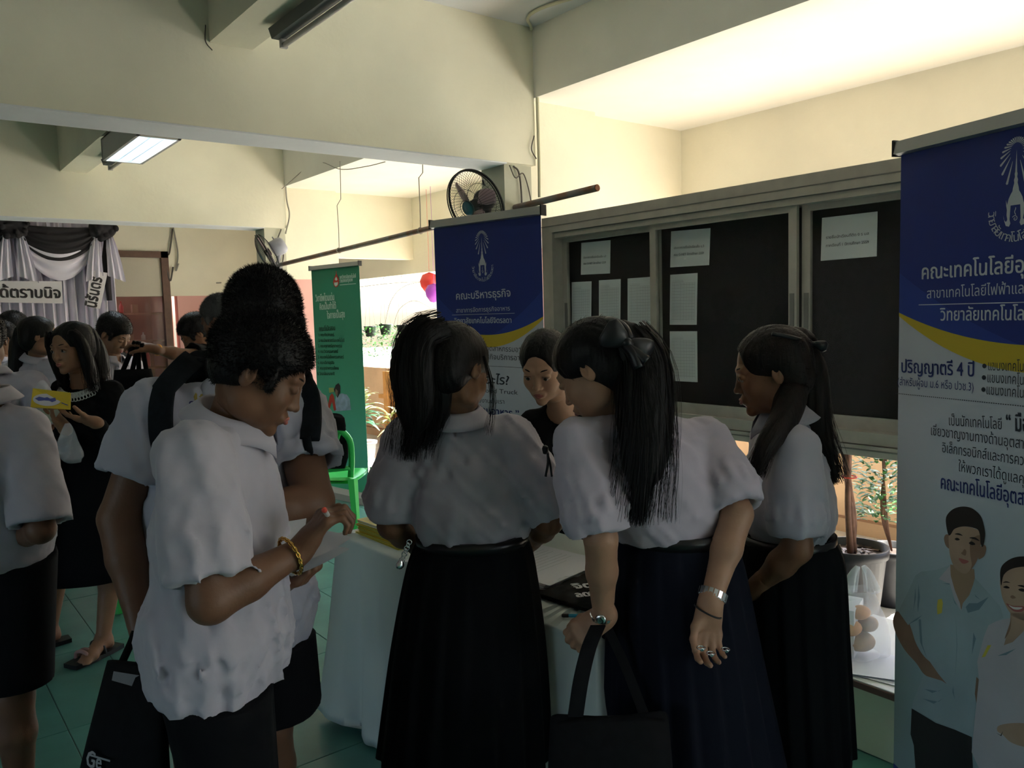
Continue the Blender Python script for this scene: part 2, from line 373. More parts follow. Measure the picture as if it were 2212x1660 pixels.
def strands(path, r0, r1, n, seed, wid=.0016, jit=.02, spread=1.0, endj=.08, flat=None):
    """n loose strands that follow a path"""
    rr = np.random.RandomState(seed); pts = smoothpts(path, 14); T = np.gradient(pts, axis=0); vs_, fs = [], []
    s, u, _ = frame_of(T[0]); m = len(pts)
    fr = []
    for i in range(m): t = nrm(T[i]); s = nrm(s-t*np.dot(s, t)); fr.append((s, np.cross(t, s)))
    for k in range(n):
        a = rr.rand()*6.28; q = math.sqrt(rr.rand())*.35+.70; a2 = a+rr.randn()*.3; end = 1-rr.rand()*.12; L = []
        ph = rr.rand()*6.28; am = jit*rr.rand()
        for i in range(m):
            x = i/(m-1); rad = (r0+(r1-r0)*x)*q*(1+spread*.15*x); aa = a+(a2-a)*x; o = fr[i][0]*math.cos(aa)*rad+fr[i][1]*math.sin(aa)*rad
            if flat is not None: o = o+flat[0]*np.dot(o, flat[0])*(flat[1]-1)
            L.append(pts[i]+o+fr[i][1]*am*math.sin(ph+x*5)*x)
        L = np.array(L); e = L[-1]+(L[-1]-L[-2])*rr.rand()*endj*10*x; L = np.vstack([L, e])
        sd = nrm(fr[0][0]*math.cos(a+1.57)+fr[0][1]*math.sin(a+1.57)); w_ = np.linspace(wid, wid*.3, len(L))[:, None]; b = len(vs_)*2*len(L)
        vs_.append(np.concatenate([L+sd*w_, L-sd*w_])); j = np.arange(len(L)-1); fs.append(np.stack([j, j+1, j+1+len(L), j+len(L)], -1)+b)
    return np.concatenate(vs_), np.concatenate(fs)
def loft(sections, n=96, pleats=0, amp0=0, amp1=.1, sharp=1, phase=0, seed=0, wob=.0):
    """sections: (centre, side vector*radius, front vector*radius) from top to hem"""
    S = sections; out = []; m = 22; cs = [np.array([q[i] for q in S]) for i in range(3)]; C, A, B = [smoothpts(c, m) for c in cs]; a = np.linspace(0, 2*np.pi, n, endpoint=False)
    for i in range(m):
        x = i/(m-1); r = np.ones(n)
        if pleats:
            u = (a*pleats/(2*np.pi)+phase) % 1; saw = np.where(u < .8, u/.8, (1-u)/.2); r = r+(amp0+(amp1-amp0)*x**.8)*(saw-.5)
        r = r+wob*x*np.sin(a*3+seed+x*2)+wob*.6*x*np.sin(a*5+2*seed)
        out.append(C[i]+r[:, None]*(np.cos(a)[:, None]*A[i]+np.sin(a)[:, None]*B[i]))
    # fold the hem inwards so the cloth has thickness
    inner = [out[-1]*.0+C[-1]+(out[-1]-C[-1])*.975, C[-4]+(out[-4]-C[-4])*.965]
    return rings(out+inner, cap=False)[0], out
def collar(c, ax, fr, r=.062, h=.034, drop=.034, tip=.03, gap=.35, rx=1.0, w=.03):
    ax = nrm(ax); fr = nrm(fr-ax*np.dot(fr, ax)); sd = np.cross(fr, ax); T = np.linspace(gap, 2*np.pi-gap, 49); R = []
    for i, (rad, z) in enumerate(((r, -.01), (r*1.0, h), (r+.006, h+.004), (r+.012, h-.004), (r+w*.7, h-drop*.6), (r+w, h-drop), (r+w-.003, h-drop-.001), (r+.008, h-.012))):
        pts = []
        for t in T:
            e = max(0, 1-min(t-gap, 2*np.pi-gap-t)/.75); dz = -tip*e**2 if i in (4, 5, 6) else 0; rr = rad+(.012*e if i in (4, 5, 6) else 0)
            pts.append(c+ax*(z+dz*(1 if i > 4 else .5))+rr*(fr*math.cos(t)+sd*math.sin(t)*rx))
        R.append(pts)
    v = np.array(R); n, m = v.shape[:2]; i = np.arange(n-1)[:, None]*m; j = np.arange(m-1)[None]
    f = np.stack([i+j, i+j+1, i+m+j+1, i+m+j], -1).reshape(-1, 4)
    return v.reshape(-1, 3), f
def band(c, ax, fr, a, b, h, n=64, th=.004):
    ax = nrm(ax); fr = nrm(fr-ax*np.dot(fr, ax)); sd = np.cross(fr, ax); t = np.linspace(0, 2*np.pi, n, endpoint=False)
    ring = lambda k, z: c+ax*z+(a+k)*np.cos(t)[:, None]*sd+(b+k)*np.sin(t)[:, None]*fr
    return rings([ring(-.01, -h/2), ring(th, -h/2), ring(th, h/2), ring(-.01, h/2), ring(-.01, -h/2)], cap=False)[0]
def wrinkles(seed, amp, ax, along=4, across=20):
    """cloth creases: narrow ridges with broad hollows running roughly along ax, fading in and out"""
    ax = nrm(ax); s, u, _ = frame_of(ax)
    def fn(p):
        q = np.stack([p@s*across, p@u*across, p@ax*along], -1); v = fbm(q, seed, (1, 1, 1), 1)*1.4+.35*fbm(q*2.1, seed+3, (1, 1, 1), 1)
        ridge = np.exp(-(v*3.2)**2); m = np.clip(.5+.9*fbm(p, seed+7, (5, 5, 5), 1), 0, 1)
        return -amp*ridge*m+amp*.30*m
    return fn
SK = {}
def skin(name, c): SK[name] = mat('skin_'+name, c, .48, noise=.10, nscale=14, bump=.08, bscale=120, spec=.35)
def person(label, skinm, head, look, crown, nb, sl, sr, el, er, wl, wr, pv, bf, s=1.0, female=False, eyes=None, face=True, hh=.0028, bh=.009,
           top='shirt', topm=None, handL=None, handR=None, hair='short', hairm=None, lower='trousers', lowm=None, kl=None, kr=None, al=None, ar=None,
           shoes=None, skirt=None, torso=1.0, sleeve=.62, arms=1.0, seed=1, extra=None, collar_on=True, blouse=False, chin=.0, headskip=False, waist=None, legs=True, lips=True, group=None, sleevecut=None, sleever=1.0):
    bf = nrm(bf); side = np.cross(bf, UPV)   # the person's right
    R = head_basis(np.array(look), np.array(crown)); hs = s; pv = np.array(pv)
    root = empty('person', (pv[0], pv[1], 0), label, 'person', group)
    hipR, hipL = pv+side*.085*s, pv-side*.085*s
    kr = np.array([*(pv+side*.09*s+bf*.03)[:2], .46*s]) if kr is None else kr; kl = np.array([*(pv-side*.09*s+bf*.03)[:2], .46*s]) if kl is None else kl
    ar = np.array([*(kr-bf*.04)[:2], .085]) if ar is None else ar; al = np.array([*(kl-bf*.04)[:2], .085]) if al is None else al
    toe = bf
    allp = np.array([head, nb, sl, sr, el, er, wl, wr, pv, kl, kr, al, ar]); lo = allp.min(0)-.2; hi = allp.max(0)+.2; lo[2] = 0
    # --- body
    F = Field(lo, hi, bh); G = lambda *a, **k: F.seg(*a, **k); am = arms
    chest = (sl+sr)/2*.75+nb*.25; mid = chest*.45+pv*.55; spine = nrm(nb-pv); sd2 = nrm(sr-sl)
    F.chain([chest-spine*.10, mid, pv], [.088*s, .078*s, (.080 if lower is None else .095)*s], .05, (sd2, 1.35)); F.seg(nb-spine*.05, sl, .046*s, .046*s, .03); F.seg(nb-spine*.05, sr, .046*s, .046*s, .03)
    F.seg(nb-spine*.03, nb*.3+np.array(head)*.7-R[1]*.01*s, .052*s*(.9 if female else 1.05), .047*s*(.92 if female else 1.08), .03)
    for sh, e, wv in ((sl, el, wl), (sr, er, wr)):
        F.seg(sh, e, .045*s*am, .038*s*am, .03); F.seg(e, e*.6+wv*.4, .039*s*am, .037*s*am, .012); F.seg(e*.6+wv*.4, wv, .036*s*am, .024*s*min(am, 1.12), .015)
    if legs:
        for hp, k_, a_ in ((hipL, kl, al), (hipR, kr, ar)):
            k_ = np.array(k_); a_ = np.array(a_); F.seg(hp*(.45 if lower is None else 1)+k_*(.55 if lower is None else 0), k_, (.062 if lower is None else .086)*s, .054*s, .03); cf = k_*.68+a_*.32-bf*.015
            F.seg(k_, cf, .052*s, .054*s, .02); F.seg(cf, a_, .052*s, .033*s, .02); F.seg(a_-bf*.02-UPV*.02, a_-bf*.03-UPV*.045, .034*s, .03*s, .02)
            F.seg(a_+bf*.01-UPV*.02, a_+toe*.10-UPV*.052, .034*s, .026*s, .025, (side, 1.2)); F.seg(a_+toe*.10-UPV*.052, a_+toe*.145-UPV*.06, .026*s, .018*s, .02, (side, 1.5))
            if shoes is None:
                for i in range(5): F.seg(a_+toe*.13-UPV*.062+side*(i-2)*.014, a_+toe*(.165-.006*abs(i-1))-UPV*.066+side*(i-2)*.016, .009, .008, .004)
    parts = [F.mesh()]
    if hasattr(head, '__len__') and face:
        hc = np.array(head); Hf = Field(hc-.155*s, hc+.155*s, hh*s if hh < .0035 else hh); face_field(Hf, hc, R, s, female, 1 if eyes else 0)
        Hf.seg(hc-R[2]*.05*s-R[1]*.012*s, nb*.55+hc*.45, .050*s*(.92 if female else 1.05), .05*s*(.9 if female else 1.05), .02); parts.append(Hf.mesh())
    tipsd = {}
    for key, hd, wv, e in (('L', handL, wl, el), ('R', handR, wr, er)):
        if hd is None: hd = dict(d=nrm(wv-e), n=-bf, th=bf, curl=(35, 38, 40, 42))
        hd = dict(hd); q = hd.pop('h', None) or (.0037 if bh < .011 else .007); Hd = Field(wv-.16*s, wv+.16*s, q); sc = (.9 if female else 1.0)*s*hd.pop('s', 1)
        Hd.seg(wv-nrm(wv-e)*.06, wv, .028*s*min(am, 1.15), .0235*s, .01); tipsd[key] = hand(Hd, wv, V(*hd.pop('d')), V(*hd.pop('n')), V(*hd.pop('th')), hd.pop('curl', (30, 32, 34, 36)), sc, **hd); parts.append(Hd.mesh())
    body = mk('body', parts, skinm, root)
    # --- face
    if face and lips: add_face_parts(root, np.array(head), R, s, MF, eyes, female, hairm or MF['hair'])
    # --- top
    if top:
        lo2 = np.minimum.reduce([nb, sl, sr, el, er, pv])-.24; hi2 = np.maximum.reduce([nb, sl, sr, el, er, pv])+.24; F = Field(lo2, hi2, min(bh, .0085)); t = torso
        wz = pv+spine*.04 if waist is None else waist; hem = pv-spine*.03
        if blouse:
            F.chain([chest-spine*.085, chest*.5+wz*.5, wz+spine*.06, wz+spine*.005], [.104*s*t, .106*s*t, .116*s*t, .094*s*t], .04, (sd2, 1.32))
        else:
            F.chain([chest-spine*.085, chest*.5+wz*.5, wz, hem], [.108*s*t, .120*s*t, .134*s*t, .136*s*t], .04, (sd2, 1.34))
        F.seg(nb-spine*.050, sl, .056*s*min(t, 1.1), .058*s*min(t, 1.1), .035); F.seg(nb-spine*.050, sr, .056*s*min(t, 1.1), .058*s*min(t, 1.1), .035); F.seg(nb-spine*.08, nb-spine*.035, .070*s, .054*s, .03)
        for sh, e, wv in ((sl, el, wl), (sr, er, wr)):
            ad = nrm(e-sh); L = np.linalg.norm(e-sh)*min(sleeve, .97); ce = sh+ad*L; k = sleever*(1.0 if not blouse else .98)
            if sleeve >= 1: F.seg(sh, e, .058*s, .050*s, .03); F.seg(e, e*.12+wv*.88, .050*s, .036*s, .015); continue
            S = Field(np.minimum(sh, e)-.16, np.maximum(sh, e)+.16, F.h); S.lo = F.lo+np.round((S.lo-F.lo)/F.h)*F.h
            S.ax = [(S.lo[i]+S.h*np.arange(S.n[i])).astype(f32) for i in range(3)]
            if blouse: S.chain([sh, sh+ad*L*.5, ce-ad*.035, ce-ad*.02], [.060*s, .072*s*k, .077*s*k, .064*s*k], .02); S.seg(ce-ad*.034, ce+ad*.02, .0625*s*k, .063*s*k, .002)
            else: S.seg(sh, ce+ad*.03, .062*s*min(t, 1.1)*arms, .073*s*k*arms, .03)
            q = min(bh, .0085); o_, u_, _ = frame_of(ad)
            if blouse: S.disp(lambda p: .0045*s*np.clip(((p-sh)@ad-L*.45)/(L*.3), 0, 1)*np.sin(np.arctan2((p-ce)@o_, (p-ce)@u_)*15)*(((p-ce)@ad) < -.034))
            S.plane(ce+ad*.004, ad); S.seg(ce-ad*.03, ce+ad*.12, (.050 if not blouse else .048)*s*arms*min(sleever, 1.1), (.062 if not blouse else .056)*s*arms*sleever, 0, None, 'sub')
            i0 = np.round((S.lo-F.lo)/F.h).astype(int); a0 = np.maximum(i0, 0); a1_ = np.minimum(i0+S.n, F.n); sf = tuple(slice(x, y) for x, y in zip(a0, a1_)); ss_ = tuple(slice(x-z, y-z) for x, y, z in zip(a0, a1_, i0))
            F.put(sf, S.a[ss_], .012, 'add')
        wk = .85 if not blouse else 1.0; F.disp(wrinkles(seed, .0145*s*wk, spine*.9+sd2*.35, 4.5, 42)); F.disp(wrinkles(seed+5, .009*s*wk, spine*.75-sd2*.6, 6, 62)); F.disp(wrinkles(seed+8, .0045*s*wk, sd2+spine*.3, 8, 85))
        if blouse: F.plane(wz-UPV*.012, -nrm(UPV*.75+spine*.25))
        else: F.plane(hem-spine*.03, -spine); F.seg(hem-spine*.14, hem-spine*.075, .112*s*t, .10*s*t, 0, (sd2, 1.32), 'sub')
        F.seg(nb-spine*.02, nb+spine*.1, .054*s, .065*s, .01, None, 'sub')
        sh_o = mk(top, [F.mesh()], topm, root)
        if collar_on:
            nd = nrm(nrm(np.array(head)-nb)*.55+spine*.45); cf = bf if not collar_on is True and False else nrm(R[1]-nd*np.dot(R[1], nd))*.3+bf*.7
            mk('collar', [collar(nb-spine*.004*s, nd, cf, .060*s*(.95 if female else 1.10), w=.036)], topm, root)
    # --- lower clothing
    if lower in ('trousers', 'shorts'):
        end = .62 if lower == 'trousers' else .02; pts = np.array([pv, kl, kr, al, ar]); F = Field(pts.min(0)-.22, pts.max(0)+.2, min(bh+.001, .010)); t = torso
        F.chain([pv+spine*.06, pv-UPV*.03], [.112*s*t, .118*s*t], .03, (side, 1.3))
        for hp, k_, a_ in ((hipL, kl, al), (hipR, kr, ar)):
            k_ = np.array(k_); a_ = np.array(a_); kk = k_+UPV*.05
            if lower == 'shorts': F.seg(hp-UPV*.02, kk-UPV*.04, .112*s*t, .118*s*t, .03)
            else: F.seg(hp-UPV*.02, k_, .108*s*t, .085*s, .03); F.seg(k_, a_, .085*s, .075*s, .02)
        F.disp(folds(seed+3, .005, UPV, 3, 18))
        if lower == 'shorts':
            zc = min(kl[2], kr[2])+.04; F.plane(V(0, 0, zc), -UPV); F.plane(hem-spine*.015, spine)
        else: F.plane(V(0, 0, .05), -UPV); F.plane(hem-spine*.015, spine)
        mk(lower, [F.mesh()], lowm, root)
    if skirt:
        g, out = loft(skirt['sec'], skirt.get('n', 144), skirt.get('pleats', 16), .0, skirt.get('amp', .10), phase=skirt.get('ph', 0), seed=seed, wob=skirt.get('wob', .04)); mk('skirt', [g], lowm, root)
    if shoes is not None:
        for a_ in (al, ar):
            F = Field(np.array(a_)-.25, np.array(a_)+.25, .008); a_ = np.array(a_)
            F.seg(a_-bf*.035-UPV*.045, a_+bf*.10-UPV*.052, .040*s, .036*s, .02, (side, 1.1)); F.seg(a_+bf*.10-UPV*.052, a_+bf*.17-UPV*.058, .036*s, .026*s, .02, (side, 1.35)); F.seg(a_-bf*.02, a_-bf*.03-UPV*.04, .042*s, .040*s, .02)
            F.plane(a_-UPV*(a_[2]-.004), -UPV); mk('shoe', [F.mesh()], MF['shoe'], root)
            if shoes == 'socks': mk('sock', [lathe([(.038, -.03), (.040, .02), (.044, .07), (.047, .10), (.043, .102)], a_+UPV*.0, 20)], MF['sock'], root)
    # --- hair
    hc = np.array(head); L = lambda x, y, z: hc+s*(x*R[0]+y*R[1]+z*R[2]); hm = hairm or MF['hair']
    E = lambda F, p, r, k=.01, op='add': F.ell(L(*p), np.array(r)*s, R, k*s, op)
    if hair:
        F = Field(hc-.2*s, hc+.2*s, max(hh+.0004, .0034)*s)
        if hair in ('short', 'crop'):
            th = -.002 if hair == 'crop' else .001
            E(F, (0, -.016, .038), (.083+th, .103+th, .090+th), 0); E(F, (0, -.040, -.005), (.069, .060, .068), .02)
            E(F, (0, .10, -.045), (.105, .085, .098), .012, 'sub'); E(F, (0, .02, -.105), (.12, .10, .080), .008, 'sub')
            for x in (-1, 1): E(F, (x*.085, .008, -.022), (.022, .030, .034), .006, 'sub'); E(F, (x*.074, .034, .002), (.010, .010, .026), .006)
            F.disp(lambda p: .0022*fbm(p, seed+2, (60, 60, 90), 2))
            v, q = F.mesh(); ups = (v[q[:, 0]]-hc)@R[2] > (-.02*s)
            mk('hair', [(v, q), fuzz((v, q[ups]), hc, 12000 if hh < .0035 else 2500, .0095*s, .0009, seed), fuzz((v, q), hc, 2500, .006*s, .0009, seed+1)], hm, root)
        else:
            E(F, (0, -.018, .036), (.083, .103, .088), 0); E(F, (0, -.050, -.015), (.074, .064, .080), .02)
            E(F, (0, .106, -.022), (.070, .068, .110), .012, 'sub'); E(F, (0, .03, -.12), (.10, .085, .070), .01, 'sub')
            if hair != 'long':
                for x in (-1, 1): E(F, (x*.090, .005, -.030), (.022, .026, .036), .008, 'sub')
            if hair == 'bun': E(F, (0, -.115, .045), (.038, .034, .036), .012)
            if extra and extra.get('hairfn'): extra['hairfn'](F, L, R)
            F.disp(lambda p: .0020*fbm((p-hc)@R.T, seed+2, (300, 30, 60), 2)); pp = [F.mesh()]
            if hair == 'long':
                for x in (-1, 1): pass
            mk('hair', pp+[fuzz(pp[0], hc, 1200, .010, .0006, seed, -R[1]*1.2-R[2]*.6)], hm, root)
    return dict(root=root, R=R, L=L, hc=hc, tips=tipsd, side=side, spine=spine, bf=bf, pv=pv, nb=nb, s=s, chest=chest)
def long_hair(ps, path, r, flat=None, n=260, seed=3, wid=.0018, name='hair_lengths', end=None, m=None, endj=.08, jit=.02):
    """the loose length of the hair: a soft core that tapers plus separate strands over it"""
    pts = smoothpts(path, 16); rs = np.interp(np.linspace(0, 1, 16), np.linspace(0, 1, len(r)), r); F = Field(pts.min(0)-max(r)*2-.05, pts.max(0)+max(r)*2+.05, .0058)
    rs = rs*np.where(np.linspace(0, 1, 16) > .8, 1-(np.linspace(0, 1, 16)-.8)/.2*.8, 1); F.chain(pts, rs*.93, .015, flat); T = nrm(pts[-1]-pts[0]); F.disp(lambda p: .0040*fbm(p, seed, tuple(np.where(np.abs(T) > .6, 25, 260)), 2))
    ss = strands(path, r[0]*1.0, r[-1]*1.0, n, seed, wid, jit, flat=flat, endj=endj)
    # follow the varying radius
    mk(name, [F.mesh(), ss, strands(path, r[len(r)//2], r[len(r)//2]*1.0, n//2, seed+1, wid, jit, flat=flat, endj=endj*.5)], m or MF['hair'], ps['root'])
# ---------------------------------------------------------------- the setting
cream = mat('cream_paint', (.80, .765, .62), .8, noise=.07, nscale=1.3, bump=.15, bscale=30)
creamd = mat('cream_paint_beam', (.77, .745, .60), .8, noise=.07, nscale=1.6, bump=.15, bscale=25)
whitep = mat('white_paint', (.70, .72, .74), .8, noise=.06, nscale=2, bump=.1, bscale=30)
pink = mat('pink_paint', (.72, .40, .36), .75, noise=.06, nscale=3)
peach = mat('peach_paint', (.74, .52, .32), .8, noise=.10, nscale=3, bump=.2, bscale=20)
tilem = mat('green_tile', (.085, .25, .21), .34, noise=.16, nscale=5, bump=.03, bscale=40, spec=.5)
tilem2 = mat('green_tile_b', (.075, .225, .19), .38, noise=.16, nscale=4, bump=.03, bscale=40, spec=.5)
grout = mat('grout', (.03, .05, .045), .9)
concrete = mat('pale_concrete', (.52, .50, .46), .85, noise=.15, nscale=4, bump=.2)
alu = mat('grey_aluminium', (.40, .38, .34), .42, noise=.08, nscale=12, metal=.35, spec=.5)
alud = mat('dark_aluminium', (.16, .16, .15), .5, metal=.3)
glass_dark = mat('cabinet_glass', (.02, .02, .022), .03, spec=.5, alpha=.10)
black_board = mat('black_board', (.022, .020, .022), .85, noise=.2, nscale=30)
paperm = mat('paper', (.84, .90, .92), .8)
inkm = mat('print_grey', (.16, .17, .19), .8)
inkf = mat('print_faint', (.42, .46, .48), .8)
wirem = mat('grey_cable', (.30, .29, .25), .7)
wired = mat('dark_cable', (.10, .09, .08), .7)
wood = mat('brown_frame', (.115, .060, .040), .5, noise=.2, nscale=10)
XW, XO, Y1, Y2, Y3 = 3.55, 5.2, 4.2, 8.35, 12.4
def struct(name, parts, m, parent=None, smooth=False):
    o = mk(name, parts if isinstance(parts, list) else [parts], m, parent, smooth)
    if parent is None: o['kind'] = 'structure'
    return o
floor = struct('floor', box((-7, -5, -.12), (XW, 13, -.006)), grout)
# square tiles: the near ones one by one, the rest joined
tl = []
gx0, gy0, T, TY = .48-.29*26, .10, .29, .85
for i in range(0, 38):
    for j in range(-6, 15):
        x, y = gx0+T*i, gy0+TY*j
        if x+T > XW+.02: continue
        px, py, dd = pix((x+T/2, y+TY/2, 0))
        tl.append((dd if dd > .3 and -160 < px < 2370 and py < 1900 and py > 900 else 1e3+abs(y)+abs(x), x, y))
tl.sort(); near = [t for t in tl if t[0] < 100][:290]; rest = [t for t in tl if t not in near]
def tile_mesh(x, y):
    a, b, c, e = .0015, T-.0015, TY-.0015, .002
    v = [(a,a,-.01),(b,a,-.01),(b,c,-.01),(a,c,-.01),(a,a,-.0015),(b,a,-.0015),(b,c,-.0015),(a,c,-.0015),(a+e,a+e,0),(b-e,a+e,0),(b-e,c-e,0),(a+e,c-e,0)]
    f = [(0,1,5,4),(1,2,6,5),(2,3,7,6),(3,0,4,7),(4,5,9,8),(5,6,10,9),(6,7,11,10),(7,4,8,11),(8,9,10,11)]
    return np.array(v)+V(x, y, 0), np.array(f)
t0 = mk('floor_tile', [tile_mesh(0, 0)], tilem, None, False); t0.parent = floor
mB = t0.data.copy(); mB.materials.clear(); mB.materials.append(tilem2)
for k, (_, x, y) in enumerate(near):
    o = t0 if k == 0 else t0.copy()
    if k:
        COL.objects.link(o)
        if rnd.random() < .4: o.data = mB
    o.location = (x, y, rnd.uniform(-.0006, 0))
r_ = mk('far_tiles', [tile_mesh(x, y) for _, x, y in rest], tilem, floor, False); r_['kind'] = 'stuff'
struct('walkway_floor', [box((XW, -5, -.12), (XO+.2, 13, .0))], concrete)
struct('ground', [box((XO+.2, -30, -.2), (40, 40, -.06))], mat('bright_yard', (.50, .50, .46), .9, noise=.2, nscale=.5))
HC, HS = 3.45, 3.0
struct('ceiling', [box((-7, -5, HC), (XW, 13, HC+.25))], whitep)
struct('walkway_ceiling', [box((XW+.001, -5, HS), (XO+.4, 13, HC+.25))], mat('walkway_ceiling_paint', (.80, .79, .72), .85, noise=.05, nscale=2))
for k, y in enumerate((Y1-4.15, Y1, Y2)):
    struct('beam', [box((-7, y, 2.56), (XW, y+.30, HC))], creamd)
    # pale underside board is the same beam's lower skin
    struct('trim_%d' % (k+1), [box((-7, y+.004, 2.552), (XW-.24, y+.296, 2.56))], whitep)
for y0, y1 in ((-5, Y1-4.15), (Y1-3.85, Y1), (Y1+.30, Y2), (Y2+.30, Y3)):
    for x in (1.43, -2.6, -5.8):
        o = struct('joist', [box((x, y0+.002, 2.98), (x+.22, y1-.002, HC))], creamd)
for k, y in enumerate((Y1-4.15, Y1, Y2)):
    struct('column', [box((XW-.23, y+.05, -.006), (XW, y+.30, 2.56))], mat('column_paint', (.50, .50, .40), .8, noise=.08, nscale=4))
# walls
struct('wall_back', [box((-7, Y3, 1.98), (XW+.0, Y3+.15, HC)), box((-7, Y3, 0), (1.0, Y3+.15, 1.98))], cream)
struct('unseen_wall_left', [box((-7.15, -5, 0), (-7, 13, 1.0)), box((-7.15, -5, 2.5), (-7, 13, HC)), box((-7.15, 3, 0), (-7, 13, HC)), box((-7.15, -5, 0), (-7, -1, HC))], cream)  # unseen wall added to hold back sky light; its gap sets the side fill
struct('unseen_wall_near', [box((-7, -5.15, 0), (XW, -5, 1.2)), box((-7, -5.15, 2.2), (XW, -5, HC)), box((-7, -5.15, 0), (1.2, -5, HC))], cream)  # unseen wall added behind the camera, opening narrowed to dim the front light
# end walls across the walkway behind each column
for k, y in enumerate((Y1, Y2)):
    yy = y+.06
    struct('wall_end', [box((XW, yy, 2.02), (XW+.62, yy+.2, HS)), box((XW+.62, yy+.08, 2.27), (XO, yy+.2, HS)), box((XW, yy+.01, 1.99), (XW+.47, yy+.2, 2.03))], cream)
    struct('wall_end_base', [box((XW, yy, 0), (XW+.47, yy+.2, 2.02))], pink)
struct('wall_end', [box((XW, Y3, 1.98), (XO, Y3+.15, HS))], cream)
struct('wall_end_base', [box((XW-.02, Y3-.005, 0), (XO, Y3+.15, 1.98))], pink)
# outer wall of the walkway with its long unglazed opening
LT, SL = 2.10, .92
struct('wall_right', [box((XO, -5, LT), (XO+.15, 13, HS)), box((XO, 10.3, SL), (XO+.15, 13, LT)), box((XO, 4.2, SL), (XO+.15, 4.75, LT)), box((XO, -1.2, SL), (XO+.15, -.7, LT)), box((XO, -5, SL), (XO+.15, -4.4, LT))], cream)
struct('wall_right_base', [box((XO-.004, -5, 0), (XO+.15, 13, SL))], peach)
struct('trim_4', [box((XO-.02, -5, .10), (XO-.004, 13, .115))], mat('joint', (.35, .20, .12), .9))
# --- brown framed shop window in the back wall
def window_back():
    x0, x1, z0, z1 = 1.0, XW-.12, .25, 2.62; y = Y3
    o = struct('window_1', [box((x0, y-.05, z1-.09), (x1, y+.05, z1)), box((x0, y-.05, z0), (x1, y+.05, z0+.08)), box((x1-.10, y-.05, z0), (x1, y+.05, z1)), box((x0, y-.05, z0), (x0+.08, y+.05, z1)), box((2.0, y-.03, z0), (2.05, y+.03, z1))], wood)
    mk('window_pane', [box((x0+.08, y-.006, z0+.08), (x1-.10, y+.004, z1-.09))], mat('shop_glass', (.10, .06, .05), .04, alpha=.22, spec=.6), o, False)
    inner = mat('shop_back', (.30, .13, .09), .8, noise=.2, nscale=3)
    mk('back_board', [box((x0, y+1.0, 0), (x1+.3, y+1.05, 2.7)), box((x1-.02, y+.05, 0), (x1+.02, y+1, 2.7))], inner, o, False)
    sh = mat('shop_shelf', (.40, .19, .13), .6)
    for z in (1.72, 1.32, .92): mk('shelf', [box((x0+.1, y+.25, z), (x1-.05, y+.6, z+.03))], sh, o, False)
    stuffm = [mat('bottle_white', (.75, .75, .78), .3), mat('bottle_red', (.5, .05, .05), .3), mat('chrome_bits', (.8, .8, .8), .15, metal=1), mat('box_brown', (.35, .20, .12), .7), mat('leaf_dark', (.05, .16, .05), .6)]
    return stuffm
stuffm = window_back()
ORD = ['first', 'second', 'third', 'fourth', 'fifth', 'sixth', 'seventh', 'eighth', 'ninth']; SHN = {1.35: 'middle', .95: 'lowest', 1.75: 'top'}
def onshelf():
    r = random.Random(3)
    for z, n in ((1.35, 7), (.95, 9), (1.75, 5)):
        for k in range(n):
            x = 2.15+1.1*k/n+r.uniform(0, .05); h = r.uniform(.10, .28); kind = r.choice((0, 1, 2, 3))
            if kind == 3:
                w_ = r.uniform(.05, .08); o = mk('carton', [box((x-w_/2, Y3+.35, z), (x+w_/2, Y3+.45, z+h*.7)), box((x-w_/2+.004, Y3+.345, z+.02), (x+w_/2-.004, Y3+.35, z+h*.4))], [stuffm[3]], None, False)
                tag(o, 'brown carton, %s from the left on the %s shelf behind the brown window' % (ORD[k], SHN[z]), 'box', 'goods on the shelves behind the window')
            else:
                o = mk('bottle', [lathe([(0, 0), (.030, 0), (.032, h*.1), (.030, h*.6), (.011, h*.75), (.011, h*.95), (.014, h*.96), (.014, h), (0, h)], (x, Y3+.4, z), 14)], stuffm[kind])
                tag(o, ['white', 'red', 'shiny silver'][kind]+' bottle, %s from the left on the %s shelf behind the brown window' % (ORD[k], SHN[z]), 'bottle', 'goods on the shelves behind the window')
onshelf()
# --- notice cabinet with sliding glass between the columns, under it a gap to the walkway
cab = empty('notice_cabinet', (XW+.06, 2.4, .93), 'grey aluminium notice cabinet with dark sliding glass doors and pinned sheets', 'notice board')
cz0, cz1, cy0, cy1, cx = .93, 2.20, -.4, 4.12, XW+.0
mk('frame', [box((cx-.03, cy0, cz1-.10), (cx+.16, cy1, cz1)), box((cx-.01, cy0, cz1-.135), (cx+.12, cy1, cz1-.10)), box((cx-.03, cy0, cz0-.05), (cx+.16, cy1, cz0)), box((cx-.012, cy0, cz0+.004), (cx+.12, cy1, cz0+.06)), box((cx-.03, cy1-.10, cz0), (cx+.16, cy1, cz1-.1)), box((cx-.03, cy0, cz0), (cx+.16, cy0+.1, cz1-.1))], alu, cab, False)
mk('frame_edge', [box((cx-.034, cy0, cz1-.06), (cx-.03, cy1, cz1-.055)), box((cx-.016, cy0, cz1-.104), (cx-.009, cy1, cz1-.098)), box((cx-.034, cy0, cz0-.022), (cx-.03, cy1, cz0-.016))], alud, cab, False)
mk('back_board', [box((cx+.12, cy0+.02, cz0), (cx+.16, cy1-.02, cz1-.1))], black_board, cab, False)
